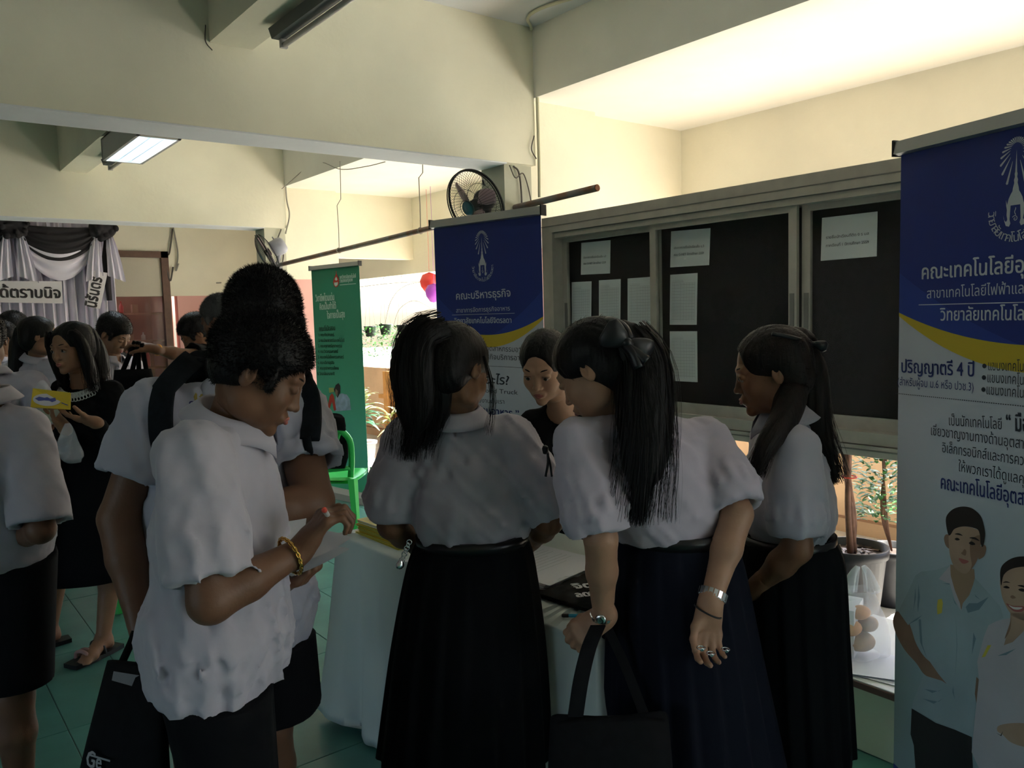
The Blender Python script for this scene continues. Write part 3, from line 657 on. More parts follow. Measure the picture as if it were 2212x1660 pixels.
def door(y0, y1, x, handle):
    s_ = .045; a = mk('sliding_door', [box((x, y0, cz0+.06), (x+.022, y0+s_, cz1-.135)), box((x, y1-s_, cz0+.06), (x+.022, y1, cz1-.135)), box((x, y0+s_, cz1-.165), (x+.022, y1-s_, cz1-.135)), box((x, y0+s_, cz0+.06), (x+.022, y1-s_, cz0+.12))], alu, cab, False)
    mk('pane', [box((x+.009, y0+s_, cz0+.12), (x+.013, y1-s_, cz1-.165))], glass_dark, a, False)
    for hy in handle: mk('handle', [box((x-.004, hy-.012, 1.46), (x, hy+.012, 1.64)), box((x-.0045, hy-.006, 1.49), (x-.0035, hy+.006, 1.61))], [alud], a, False)
def ypx(px): # y on the cabinet plane seen at a pixel column (row 700)
    r = ray(px, 700); return (CAMP+r*(cx/r[0]))[1]
ya, yb, yc = ypx(1415), ypx(1716), ypx(1738)
door(ya+.01, cy1-.10, cx+.055, [cy1-.13]); door(yb+.0, ya+.05, cx+.018, [yb+.025]); door(cy0+.1, yb-.005, cx+.055, [yb-.03])
cp = Panel((cx+.035, 0, 0), (0, -1, 0), (0, 0, 1))   # notices stand just inside the glass
def paper(px4, label, lines, title=None, lift=0, deep=.112):
    pl = Panel((cx+deep, 0, 0), (0, -1, 0), (0, 0, 1)); q = [pl.at(*a) for a in px4]
    o = empty('notice_sheet', pl.w([np.mean(q, 0)])[0], label, 'notice', 'sheets in the notice cabinet')
    a, f = pl.poly(q, .0); b, _ = pl.poly(q, .0012); n = len(q)
    mk('sheet', [(np.vstack([a, b]), [tuple(range(n))[::-1], tuple(range(n, 2*n))]+[(i, (i+1) % n, n+(i+1) % n, n+i) for i in range(n)])], paperm, o, False)
    TL, TR, BR, BL = q; parts = []
    def at(u, v): return TL*(1-u)*(1-v)+TR*u*(1-v)+BR*u*v+BL*(1-u)*v
    if title:
        for k, t in enumerate(title):
            p0, p1 = at(.09, .50+.19*k), at(.86, .50+.19*k); d = p1-p0; parts += pl.text(t, p0, .017, np.linalg.norm(d), None, .002, math.atan2(d[1], d[0]), .0006)
    mk('lettering' if title else 'table_print', parts or [x for k in range(lines) for x in [pl.strip([at(.08, .12+k*.8/lines), at(.08+.84*(.5 if k < 2 else 1), .12+k*.8/lines)], .0022 if k % 2 else .0012, .002)]]+[pl.strip([at(u, .17), at(u, .93)], .001, .002) for u in (.08, .16, .4, .52, .62, .72, .82, .92)], inkm if title else inkf, o, False)
t1 = ['ประกาศรายชื่อนักเรียนชั้น ม.3', 'สอบ O-NET ปีการศึกษา 2559']
paper([(1256, 525), (1319, 519), (1318, 591), (1255, 594)], 'landscape notice sheet alone at the top of the left cabinet pane', 0, t1)
paper([(1450, 500), (1535, 493), (1532, 573), (1448, 578)], 'landscape notice sheet at the top of the middle cabinet pane', 0, t1)
paper([(1776, 471), (1896, 457), (1894, 554), (1773, 564)], 'large landscape notice sheet in the right cabinet pane', 0, ['รายชื่อนักเรียนที่ติด 0 ร มส', 'ภาคเรียนที่ 1 ปีการศึกษา 2559'])
for pts, lb in (([(1235, 610), (1278, 608), (1277, 704), (1235, 706)], 'leftmost portrait list in the row of three'), ([(1294, 606), (1341, 603), (1340, 704), (1294, 705)], 'second portrait list of the row of three'), ([(1356, 602), (1410, 598), (1410, 703), (1356, 704)], 'portrait list half behind the left sliding door stile'), ([(1295, 722), (1341, 721), (1341, 812), (1295, 812)], 'portrait list in the lower row, partly behind the black bow'), ([(1360, 719), (1410, 717), (1410, 815), (1360, 816)], 'portrait list in the lower row beside the door stile'), ([(1448, 594), (1507, 590), (1505, 702), (1447, 702)], 'upper portrait list in the middle cabinet pane'), ([(1447, 716), (1506, 716), (1507, 826), (1448, 823)], 'lower portrait list in the middle cabinet pane')):
    paper(pts, lb, 26)
# --- cables, conduits
def cable(name, pts, r, label, m=wirem, n=30, group='cables on the beams and columns'):
    tag(mk(name, [tube(smoothpts(pts, n), r, 6)], m), label, 'cable', group)
x_ = XW-.012
cable('conduit', [(XW+.012, Y1-.02, 3.42), (XW+.012, Y1-.02, 3.0), (XW+.014, Y1-.02, 2.6), (XW+.010, Y1-.02, 2.35)], .012, 'painted conduit running down the edge of the near column', mat('painted_conduit', (.6, .58, .42), .7))
cable('conduit', [(XW-.02, Y1-.012, 3.43), (XW-.4+.2, 3.9, 3.435), (XW-.015, 3.0, 3.43), (XW-.015, 1.0, 3.43)], .010, 'painted conduit under the ceiling above the notice cabinet', mat('painted_conduit', (.6, .58, .42), .7))
cable('cable', [(XW-.16, Y1+.04, 2.55), (XW-.12, Y1+.03, 2.5), (XW-.10, Y1+.035, 2.3), (XW-.12, Y1+.03, 2.05)], .006, 'dark cables hanging down the front of the near column', wired)
cable('cable', [(XW-.2, Y1+.03, 2.55), (XW-.16, Y1+.02, 2.47), (XW-.08, Y1+.03, 2.5), (XW-.02, Y1+.03, 2.3), (XW-.03, Y1+.03, 2.1)], .004, 'thin dark cable looped on the front of the near column', wired)
cable('cable', [(XW-.02, Y1-.015, 2.75), (XW-.05, Y1-.02, 2.66), (XW-.01, Y1-.02, 2.60)], .004, 'frayed cable end on the corner of the near beam', wired)
cable('cable', [(XW+.01, Y2-.01, 3.4), (XW+.01, Y2-.01, 2.9), (XW+.03, Y2-.02, 2.7), (XW-.02, Y2-.01, 2.5)], .008, 'grey cable running down the far column and beam end')
cable('cable', [(XW-.05, Y2+.03, 2.55), (XW-.10, Y2+.02, 2.42), (XW-.04, Y2+.03, 2.3), (XW-.08, Y2+.02, 2.1)], .007, 'dark cables on the front of the far column', wired)
cable('cable', [(1.415, Y1-.004, 3.06), (1.41, Y1-.006, 2.98), (1.44, Y1-.008, 2.94)], .0025, 'loose wire ends at the foot of the joist', wired)
cable('cable', [(XW-.03, Y3-.03, 2.95), (XW-.10, Y3-.04, 2.6), (XW-.16, Y3-.03, 2.55), (XW-.12, Y3-.05, 2.2), (XW-.06, Y3-.04, 2.4)], .012, 'tangled cable hanging beside the brown framed window', wired)
cable('cable', [(XW-.02, Y3-.03, 2.98), (XW+.02, Y3-.04, 2.6), (XW-.02, Y3-.03, 2.35), (XW+.02, Y3-.05, 2.45)], .010, 'looped grey cable right of the brown framed window', wirem)
cable('cable', [P(430, 645, 12.3), P(452, 640, 12.3), P(456, 615, 12.3), P(478, 611, 12.3)], .010, 'thin painted cable on the cream wall right of the window')
# --- pipe with its two hanging wires
pipe_a, pipe_b = P(598, 574, 8.55), P(1290, 406, 4.84)
rodm = mat('weathered_steel', (.20, .21, .21), .5, noise=.4, nscale=9, metal=.5, color2=(.22, .11, .06))
po = tag(mk('pipe', [tube([pipe_a, pipe_b], .021, 14)], rodm), 'long weathered steel pipe slung along the column line', 'pipe')
mk('pipe_end', [lathe([(.016, -.002), (.021, -.002), (.021, .003), (.015, .003)], pipe_b, 14, pipe_b-pipe_a)], mat('rust', (.20, .08, .04), .8), po)
def pdepth(px):
    # depth of the pipe at a pixel column
    best = min(np.linspace(0, 1, 400), key=lambda t: abs(pix(pipe_a*(1-t)+pipe_b*t)[0]-px)); return pipe_a*(1-best)+pipe_b*best
for px, lb in ((733, 'thin wire holding the pipe from the ceiling near the far column'), (908, 'thin wire holding the pipe from the ceiling near the blue banner')):
    b = pdepth(px); t = V(XW-.04, b[1], 2.98); t = V(b[0]+.05, b[1], 2.98)
    tag(mk('hanging_wire', [tube([b+V(0, 0, -.02), b+V(.01, .01, .2), b+V(-.01, -.02, .4), t*.4+b*.6+V(.02, 0, .15), t, t+V(0,0,.02)], .004, 5), tube([b+V(.024*math.cos(q), 0, .024*math.sin(q)) for q in np.linspace(0, 6.28, 14)], .004, 5)], wirem), lb, 'wire', 'wires that hold the pipe')
tag(mk('hanging_wire', [tube(smoothpts([(XW-.04, Y2-.02, 2.97), P(680, 352, 8.2), P(736, 366, 7.6), P(790, 360, 7.2), P(832, 350, 6.9)], 24), .004, 5)], wirem), 'slack wire drooping under the ceiling beside the far beam', 'wire')
# ---------------------------------------------------------------- objects
steel = mat('banner_rail', (.45, .46, .46), .35, metal=.6)
blackp = mat('black_plastic', (.012, .012, .013), .45)
bl = mat('banner_blue', (.020, .040, .24), .45, spec=.4); bl2 = mat('banner_blue_light', (.028, .062, .33), .45)
yel = mat('banner_yellow', (.62, .46, .04), .5)
navy = mat('print_navy', (.02, .035, .16), .6); dark = mat('print_dark', (.035, .04, .055), .6); wprint = mat('print_white', (.62, .66, .72), .6)
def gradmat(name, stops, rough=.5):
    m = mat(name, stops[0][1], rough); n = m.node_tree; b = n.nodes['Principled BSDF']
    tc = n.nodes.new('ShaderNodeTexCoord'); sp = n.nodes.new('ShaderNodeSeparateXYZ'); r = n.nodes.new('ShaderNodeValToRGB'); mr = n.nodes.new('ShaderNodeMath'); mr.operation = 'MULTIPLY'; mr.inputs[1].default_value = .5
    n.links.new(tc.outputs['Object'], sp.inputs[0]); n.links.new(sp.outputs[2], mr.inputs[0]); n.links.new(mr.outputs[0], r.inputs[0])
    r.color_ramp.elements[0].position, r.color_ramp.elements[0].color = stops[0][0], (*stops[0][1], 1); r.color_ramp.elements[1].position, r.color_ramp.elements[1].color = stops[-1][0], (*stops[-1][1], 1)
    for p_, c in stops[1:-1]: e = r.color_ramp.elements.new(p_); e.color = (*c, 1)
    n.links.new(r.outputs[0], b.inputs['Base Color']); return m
# college banner background: print gradient plus painted-in shade, blue grey foot to near white
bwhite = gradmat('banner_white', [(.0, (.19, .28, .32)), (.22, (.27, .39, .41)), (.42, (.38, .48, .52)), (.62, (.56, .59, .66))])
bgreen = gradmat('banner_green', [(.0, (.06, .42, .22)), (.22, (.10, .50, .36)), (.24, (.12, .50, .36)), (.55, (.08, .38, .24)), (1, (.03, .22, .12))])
def banner(name, label, o, right, wd, ht, sheet, z0=.085):
    """roll up banner: foot cassette, pole, top rail and sheet"""
    root = empty(name, (o[0], o[1], 0), label, 'banner'); r = nrm([*right[:2], 0]); pn = Panel((o[0], o[1], 0), r, (0, 0, 1)); n = pn.n
    c = lambda u, z, f=0: V(o[0], o[1], z)+r*u+n*f
    v, f = box((0, -.004, z0), (wd, 0, ht)); 
    q = [c(0, z0), c(wd, z0), c(wd, ht), c(0, ht)]; b = [p-n*.0015 for p in q]
    sh = mk('sheet', [(np.array(q+b), [(0, 1, 2, 3), (7, 6, 5, 4), (0, 4, 5, 1), (1, 5, 6, 2), (2, 6, 7, 3), (3, 7, 4, 0)])], sheet, root, False)
    prof = [(.020, -.012), (.020, .012), (-.014, .018), (-.018, .0), (-.012, -.016)]
    mk('top_rail', [rings([[c(u, ht+z*1.0, f_) for z, f_ in prof] for u in (-.012, wd+.012)])[0]], steel, root, False)
    [mk('rail_cap', [obox(c(u, ht+.002), r, n, UPV, .006, .036, .044)], blackp, root, False) for u in (-.013, wd+.013)]
    prof = [(.0, -.07), (.0, .07), (.05, .055), (z0, .012), (z0, -.012), (.05, -.055)]
    mk('base', [rings([[c(u, z+.003, f_) for z, f_ in prof] for u in (-.01, wd+.01)])[0]], steel, root, False)
    mk('pole', [tube([c(wd/2, z0, -.022), c(wd/2, ht, -.016)], .009, 10)], steel, root)
    for u in (.1, wd-.1): mk('foot', [obox(c(u, .006, 0), r, n, UPV, .03, .26, .012)], steel, root, False)
    return root, pn, sh
def emblem(pn, c, h, root, m):
    """tall crown with rays above and two scrolled legs: printed"""
    c = np.array(c, float); k = h; parts = []; A = lambda pts: [c+np.array(p)*k for p in pts]
    o_ = V(0, .78)
    for i in range(-11, 12):
        ph = math.radians(i*15.0); r1 = .09+.30*(abs(i)/11)**3.0; r0 = .03+.42*(r1-.09); d = V(math.sin(ph), math.cos(ph)); nn = V(-d[1], d[0]); wd = .006+.007*abs(i)/11
        parts.append(pn.poly([c+k*(o_+d*r0-nn*.002), c+k*(o_+d*(r1-.01)-nn*wd), c+k*(o_+d*r1), c+k*(o_+d*(r1-.01)+nn*wd), c+k*(o_+d*r0+nn*.002)]))
    sp = [(0, .74), (.007, .60), (.010, .52), (.016, .50), (.012, .47), (.022, .44), (.018, .41), (.032, .36), (.036, .33), (.055, .30), (.075, .26), (.085, .22), (.09, .19), (.05, .19), (-.05, .19)]
    parts.append(pn.poly(A(sp[:13]+[(-x, y) for x, y in sp[:13][::-1] if x > 0])))
    for sg in (-1, 1):
        parts.append(pn.poly(A([(sg*x, y) for x, y in ((.052, .19), (.088, .20), (.105, .25), (.10, .19), (.092, .15), (.094, .10), (.085, .05), (.10, .03), (.125, .06), (.13, .10), (.115, .03), (.10, -.01), (.065, -.02), (.05, .01), (.06, .05), (.056, .12))])))
    t = np.linspace(0, 9, 30); parts.append(pn.strip([c+k*(V(0, .055)+V(math.cos(x), math.sin(x))*.0035*x) for x in t], .007*k, .0012))
    parts.append(pn.strip([c+k*V(.006*math.sin(y*90), y) for y in np.linspace(.09, .165, 14)], .008*k, .0012))
    mk('emblem', parts, m, root, False)
CL = ['วิ', 'ท', 'ย', 'า', 'ลั', 'ย', 'เ', 'ท', 'ค', 'โ', 'น', 'โ', 'ล', 'ยี', 'จิ', 'ต', 'ร', 'ล', 'ด', 'า']
def college(pn, root, wd, lo, blue_low, yel_low, em_c, em_h, arcR, arch):
    ht = 2.0; cxm = wd/2
    curve = lambda d, n=24: [V(u, blue_low[0]+(d)+(blue_low[1]-blue_low[0])*(1-((u-cxm)/cxm)**2)) for u in np.linspace(0, wd, n)]
    c1 = curve(0); c2 = curve(-yel_low)
    c2 = [V(a[0], a[1]-yel_low*.0-yel_low*(.0+.9*(1-((a[0]-cxm)/cxm)**2))) for a in curve(0)]; c2 = [V(a[0], a[1]-.010) for a in c2]
    mk('blue_field', [pn.poly([V(0, ht-.002), *[p for p in c1], V(wd, ht-.002)], .0004)], bl, root, False)
    low = [V(u, blue_low[0]+.02+(blue_low[1]-blue_low[0])*.35+(.10)*((u-cxm)/cxm)**2*1.9) for u in np.linspace(0, wd, 24)]
    for sg in (0, 1):
        us = np.linspace(0, cxm*.9, 14) if sg == 0 else np.linspace(wd, wd-cxm*.9, 14)
        up = [V(u, blue_low[0]+(blue_low[1]-blue_low[0])*(1-((u-cxm)/cxm)**2)+.11*(1-abs(u-(0 if sg == 0 else wd))/(cxm*.9))) for u in us]; dn = [V(u, blue_low[0]+(blue_low[1]-blue_low[0])*(1-((u-cxm)/cxm)**2)) for u in us]
        mk('blue_highlight', [pn.poly(up+dn[::-1], .0007)], bl2, root, False)
    a = np.array(c1); b = np.array(c2); n = len(a); v = pn.w(np.vstack([a, b]), .0008); mk('yellow_band', [(v, np.array([(i, n+i, n+i+1, i+1) for i in range(n-1)]))], yel, root, False)
    emblem(pn, em_c, em_h, root, wprint)
    mk('ring_lettering', pn.arc(CL, arcR[0], arcR[1], math.radians(178), math.radians(362), arch), wprint, root, False)
# --- far blue banner (faces the camera across the table)
a, b = P(937, 492, 3.80), P(1168, 463, 3.39); a[2] = b[2] = 0; dv = b-a; wA = np.linalg.norm(dv)
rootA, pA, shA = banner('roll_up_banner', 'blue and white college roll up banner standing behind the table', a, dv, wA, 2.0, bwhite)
college(pA, rootA, wA, 0, (pA.at(937, 690)[1], pA.at(1052, 724)[1]), .05, pA.at(1043, 594), (pA.at(1043, 497)-pA.at(1043, 596))[1]/.89, (pA.at(1043, 577), .064), .019)
yl = lambda pn, x, y: pn.at(x, y)
LT_ = []
LT_ += pA.pxtext('คณะบริหารธุรกิจ', (986, 648), (1103, 641), .044, bold=.0012)
LT_ += pA.pxtext('สาขาการจัดการธุรกิจอาหาร', (986, 676), (1102, 671), .026)
LT_ += [pA.strip([yl(pA, 977, 681), yl(pA, 1112, 677)], .0018)]
LT_ += pA.pxtext('วิทยาลัยเทคโนโลยีจิตรลดา', (982, 699), (1105, 698), .031, bold=.0008)
mk('white_lettering', LT_, wprint, rootA, False)
LT_ = pA.pxtext('สาขาวิชาอุตสาหกรรมอาหาร', (1010, 756), (1145, 762), .030)+pA.pxtext('สาขาวิชาธุรกิจบริการอาหาร', (1000, 774), (1145, 780), .030)
LT_ += [pA.strip([pA.at(1000, 788), pA.at(1150, 796)], .0016)]+pA.pxtext('เรียนอะไร?', (1000, 826), (1098, 832), .052, bold=.002, shear=.18)
LT_ += pA.pxtext('Café - Food Truck', (1000, 845), (1119, 853), .026)+pA.pxtext('มาร่วมงานกับเรา', (1010, 868), (1090, 873), .026)
mk('dark_lettering', LT_, dark, rootA, False)
mk('navy_lettering', pA.pxtext('“ มืออาชีพด้านอาหาร ”', (960, 885), (1121, 903), .042, bold=.0025), navy, rootA, False)
# --- near blue banner on the right
a = P(1947, 326, 2.26); a[2] = 0; az = math.radians(-20.6); dv = RGT*math.sin(-az)-FWD*math.cos(az)
dv = RGT*abs(math.sin(az))*1-FWD*math.cos(az) if False else RGT*math.cos(az)*0+RGT*.0+FWD*0+(RGT*math.sin(az)*-1*0)
th = math.radians(90-20.6); dv = RGT*math.cos(math.radians(69.4))-FWD*math.sin(math.radians(69.4))
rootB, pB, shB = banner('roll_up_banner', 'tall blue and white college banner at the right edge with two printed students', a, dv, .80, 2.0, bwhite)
college(pB, rootB, .80, 0, (pB.at(1932, 676)[1], pB.at(2190, 735)[1]-.012), .062, pB.at(2193, 484), (pB.at(2193, 295)-pB.at(2193, 488))[1]/.89, (pB.at(2193, 458), (pB.at(2193, 458)-pB.at(2193, 522))[1]), .027)
def PB(t, a_, b_, h, fit=None, bold=0, shear=0): return pB.pxtext(t, a_, b_, h, fit, bold, shear)
mk('white_lettering', PB('คณะเทคโนโลยีอุตสาหกรรม', (1992, 604), (2212, 589), .050, 'คณะเทคโนโลยีอุ', .0016)+PB('สาขาเทคโนโลยีไฟฟ้าและอิเล็กทรอนิกส์', (2003, 645), (2212, 634), .034, 'สาขาเทคโนโลยีไฟฟ้าแล')+[pB.strip([pB.at(1985, 659), V(.74, pB.at(1985, 659)[1])], .0022)]+PB('วิทยาลัยเทคโนโลยีจิตรลดา', (2031, 693), (2212, 692), .042, 'วิทยาลัยเทคโนโล', .0010), wprint, rootB, False)
mk('navy_lettering', PB('ปริญญาตรี 4 ปี', (1948, 805), (2104, 814), .046, None, .0016)+PB('(สำหรับผู้จบ ม.6 หรือ ปวช.3)', (1940, 832), (2104, 845), .028)+PB('คณะเทคโนโลยีอุตสาหกรรม', (2033, 1056), (2212, 1092), .048, 'คณะเทคโนโลยีอุตส', .0012), navy, rootB, False)
dk = []
for (x0, y0), (x1, y1), t, ft, h, bd in (((2136, 800), (2212, 803), 'แขนงเทคโนโลยีไฟฟ้า', 'แขนงเทคโน', .032, 0), ((2134, 826), (2212, 832), 'แขนงเทคโนโลยีอิเล็กทรอนิกส์', 'แขนงเทคโน', .032, 0), ((2132, 852), (2212, 860), 'แขนงเทคโนโลยีโทรคมนาคม', 'แขนงเทคโน', .032, 0), ((2051, 919), (2165, 928), 'เป็นนักเทคโนโลยี', None, .034, 0), ((2174, 930), (2206, 933), '“ มืออาชีพ ”', '“ ม', .052, .002), ((2012, 940), (2212, 970), 'เชี่ยวชาญงานทางด้านอุตสาหกรรม', 'เชี่ยวชาญงานทางด้านอุตสา', .034, 0), ((2036, 977), (2212, 1006), 'อิเล็กทรอนิกส์และการควบคุม', 'อิเล็กทรอนิกส์และการคว', .034, 0), ((2071, 1018), (2212, 1046), 'ให้พวกเราได้ดูแลคุณ', 'ให้พวกเราได้ดูแลคุ', .034, 0)):
    dk += PB(t, (x0, y0), (x1, y1), h, ft, bd)
for x, y in ((2127, 791), (2126, 816), (2125, 842)):
    c = pB.at(x, y); dk.append(pB.poly([c+.006*V(math.cos(q), math.sin(q)) for q in np.linspace(0, 6, 12)]))
q0, q1 = pB.at(1934, 850), pB.at(2212, 878)
q1 = q0+(q1-q0)*1.0; dk += [pB.strip([q0+(q1-q0)*t, q0+(q1-q0)*(t+.010)], .0022) for t in np.arange(0, 1.0, .0165)]
mk('dark_lettering', dk, dark, rootB, False)
z_ = pB.at(1865, 1607)[1]; mk('blue_foot_band', [pB.poly([V(0, .086), V(.80, .086), V(.80, .11), V(.45, .13), V(.15, z_-.045), V(0, z_)], .0006)], bl, rootB, False)
# printed students: flat layers in the banner's plane
pm = dict(shirt=mat('print_shirt', (.34, .44, .47), .6, noise=.12, nscale=6), shirt2=mat('print_shirt_light', (.48, .47, .50), .6, noise=.08, nscale=6), sh=mat('print_fold', (.16, .25, .29), .6), skin=mat('print_skin', (.44, .31, .22), .6, noise=.12, nscale=9), skin2=mat('print_skin_dark', (.27, .17, .115), .6, noise=.2, nscale=9), hair=mat('print_hair', (.022, .016, .014), .6), trou=mat('print_trousers', (.015, .016, .018), .6), lip=mat('print_lip', (.36, .12, .11), .6), tooth=mat('print_tooth', (.7, .68, .66), .6), pin=mat('print_pin', (.62, .52, .08), .6), neck=mat('print_neck', (.33, .23, .15), .6))
def K(x, y): return (1840+x*372/1065, 1080+y*580/1660)
def cat(pts, n=5):
    """round the traced outline"""
    p = [pB.at(*K(*q)) for q in pts]; m = len(p); out = []
    for i in range(m):
        a_, b_, c_, d_ = p[i-1], p[i], p[(i+1) % m], p[(i+2) % m]
        for u in np.linspace(0, 1, n, endpoint=False): out.append(.5*((2*b_)+(-a_+c_)*u+(2*a_-5*b_+4*c_-d_)*u*u+(-a_+3*b_-3*c_+d_)*u**3))
    return out
def pr(m, pts, lift, rnd_=True): return (m, pB.poly(cat(pts) if rnd_ else [pB.at(*K(*q)) for q in pts], lift))
Ls = [
 pr('trou', [(372, 1290), (365, 1450), (385, 1520), (395, 1660), (400, 1850), (760, 1850), (745, 1540), (745, 1460), (520, 1380)], .0010, False),
 pr('skin2', [(285, 690), (262, 720), (258, 770), (280, 840), (330, 930), (400, 1010), (450, 1080), (520, 1115), (575, 1145), (600, 1140), (570, 1080), (520, 1030), (450, 970), (400, 890), (370, 800), (345, 740)], .0012),
 pr('shirt', [(610, 405), (520, 435), (430, 445), (395, 470), (355, 560), (290, 690), (350, 775), (405, 745), (415, 880), (470, 980), (540, 1080), (590, 1140), (560, 1120), (445, 1085), (380, 1250), (375, 1292), (520, 1370), (750, 1470), (770, 1200), (780, 1080), (800, 900), (850, 780), (940, 730), (920, 660), (860, 590), (770, 490), (740, 470)], .0014, False),
 pr('neck', [(612, 400), (610, 470), (640, 580), (680, 680), (720, 640), (765, 500), (760, 430)], .0016, False),
 pr('skin', [(610, 190), (605, 300), (620, 380), (650, 430), (700, 458), (740, 430), (780, 370), (800, 290), (800, 200), (700, 165)], .0018),
 pr('skin2', [(740, 250), (735, 330), (745, 400), (735, 440), (780, 370), (800, 290), (798, 220)], .0019),
 pr('skin2', [(605, 225), (585, 215), (573, 240), (585, 285), (612, 300)], .0017), pr('skin2', [(800, 290), (825, 280), (834, 305), (820, 350), (785, 365)], .0017),
 pr('hair', [(600, 215), (586, 150), (590, 100), (630, 58), (690, 42), (750, 55), (800, 100), (820, 160), (828, 220), (815, 290), (800, 270), (795, 215), (775, 180), (700, 165), (640, 180), (615, 215)], .0020),
 pr('hair', [(640, 212), (665, 207), (690, 222), (665, 218)], .0021), pr('hair', [(730, 235), (765, 232), (795, 255), (765, 246)], .0021),
 pr('hair', [(640, 243), (655, 235), (672, 246), (655, 252)], .0021), pr('hair', [(728, 268), (745, 258), (768, 275), (745, 280)], .0021),
 pr('skin2', [(690, 320), (700, 305), (712, 318), (706, 345), (680, 332)], .0021), pr('lip', [(665, 362), (695, 368), (728, 382), (700, 396), (680, 388)], .0021),
 pr('shirt2', [(612, 405), (540, 490), (610, 520), (640, 620), (680, 690), (672, 640), (640, 560), (615, 470)], .0018, False), pr('shirt', [(765, 480), (770, 590), (720, 650), (680, 690), (690, 640), (730, 590), (755, 520)], .0018, False),
 pr('sh', [(565, 517), (608, 517), (608, 525)], .0021, False), pr('sh', [(762, 585), (800, 620), (770, 600)], .0021, False), pr('sh', [(625, 600), (655, 655), (640, 640)], .0021, False),
 pr('sh', [(395, 540), (388, 640), (384, 690), (400, 600)], .0016, False), pr('sh', [(415, 520), (408, 650), (412, 700), (424, 600)], .0016, False), pr('sh', [(416, 740), (425, 880), (470, 985), (440, 900), (430, 740)], .0016, False),
 pr('sh', [(350, 773), (405, 745), (438, 715), (400, 735)], .0016, False), pr('sh', [(628, 1150), (640, 1235), (625, 1190)], .0016, False), pr('sh', [(645, 720), (652, 900), (640, 1120), (655, 900)], .0016, False),
 pr('sh', [(450, 1170), (540, 1185), (560, 1175), (500, 1195)], .0016, False), pr('sh', [(440, 1230), (540, 1250), (565, 1230), (510, 1262)], .0016, False), pr('sh', [(700, 640), (780, 640), (850, 600), (790, 680), (720, 700)], .0016, False), pr('sh', [(755, 820), (745, 960), (770, 860)], .0016, False),
 pr('pin', [(535, 618), (560, 612), (566, 640), (560, 700), (532, 710), (530, 660)], .0018, False),
 pr('shirt2', [(985, 730), (900, 750), (850, 775), (820, 850), (780, 1000), (790, 1120), (770, 1300), (745, 1560), (790, 1660), (840, 1850), (1500, 1850), (1500, 800), (1250, 730), (1130, 740)], .0024, False),
 pr('skin', [(985, 700), (985, 760), (945, 900), (1000, 880), (1080, 800), (1120, 700)], .0026, False), pr('shirt2', [(945, 900), (905, 965), (1000, 930), (1075, 870), (1100, 800), (1010, 880)], .0027, False), pr('sh', [(905, 965), (1020, 920), (960, 960)], .0028, False),
 pr('skin', [(925, 480), (930, 580), (950, 640), (985, 700), (1040, 740), (1110, 740), (1180, 680), (1220, 580), (1220, 480), (1150, 400), (1000, 400)], .0026), pr('hair', [(930, 530), (922, 450), (940, 400), (1000, 360), (1080, 350), (1180, 370), (1230, 440), (1240, 560), (1215, 520), (1180, 450), (1100, 415), (1000, 425), (945, 465)], .0028),
 pr('hair', [(938, 512), (960, 504), (985, 512), (960, 512)], .0029), pr('hair', [(1030, 530), (1060, 528), (1090, 545), (1060, 540)], .0029), pr('hair', [(942, 540), (962, 532), (982, 545), (962, 548)], .0029), pr('hair', [(1035, 555), (1060, 548), (1085, 562), (1060, 568)], .0029),
 pr('lip', [(960, 640), (1000, 655), (1070, 660), (1060, 690), (1015, 692), (985, 672)], .0029), pr('tooth', [(975, 650), (1005, 662), (1060, 666), (1040, 678), (1005, 675)], .0030), pr('skin2', [(985, 600), (1000, 590), (1020, 605), (1000, 612)], .0029), pr('skin2', [(990, 720), (980, 770), (950, 860), (985, 800)], .0027),
 pr('pin', [(845, 900), (868, 898), (830, 970), (808, 975)], .0027, False), pr('skin', [(910, 1400), (960, 1385), (1040, 1380), (1120, 1390), (1200, 1420), (1200, 1540), (1080, 1530), (990, 1500), (940, 1455), (905, 1430)], .0028), pr('trou', [(895, 1440), (925, 1455), (940, 1430), (930, 1462)], .0029, False), pr('skin2', [(775, 1095), (790, 1110), (775, 1260), (765, 1200)], .0025, False),
]
mm = list(pm); mk('printed_students', [(g[0], [tuple(map(int, t)) for t in g[1]], mm.index(k_)) for k_, g in Ls], [pm[k_] for k_ in mm], rootB, False)
for c, w_, h_ in ((pB.at(2052, 318), .045, .016), (pB.at(2135, 288), .04, .018)): pass
# --- green banner behind the chair
a, b = P(672, 579, 7.24), P(775, 568, 6.76); a[2] = b[2] = 0; dv = b-a; wG = np.linalg.norm(dv)
rootG, pG, shG = banner('roll_up_banner', 'green roll up banner behind the green plastic chair', a, dv, wG, 2.03, bgreen)
gw = mat('print_pale_green', (.60, .74, .64), .6); gd = mat('print_black_green', (.02, .07, .04), .6)
G_ = pG.pxtext('วิชาชีพโดนเด่น', (682, 652), (722, 649), .075, bold=.004)+pG.pxtext('คิดเป็นทำได้', (691, 670), (726, 667), .07, bold=.004)+pG.pxtext('ใจกายเป็นสุข', (707, 689), (745, 686), .075, bold=.004)+pG.pxtext('มหาวิทยาลัยเทคโนโลยี', (734, 603), (769, 600), .04, bold=.002)+pG.pxtext('ราชมงคลกรุงเทพ', (734, 611), (762, 608), .04, bold=.002)+[pG.strip([pG.at(734, 616), pG.at(769, 613)], .006)]
mk('pale_lettering', G_, gw, rootG, False)
G_ = pG.pxtext('คณะที่เปิดสอน', (690, 716), (724, 714), .055, bold=.004)
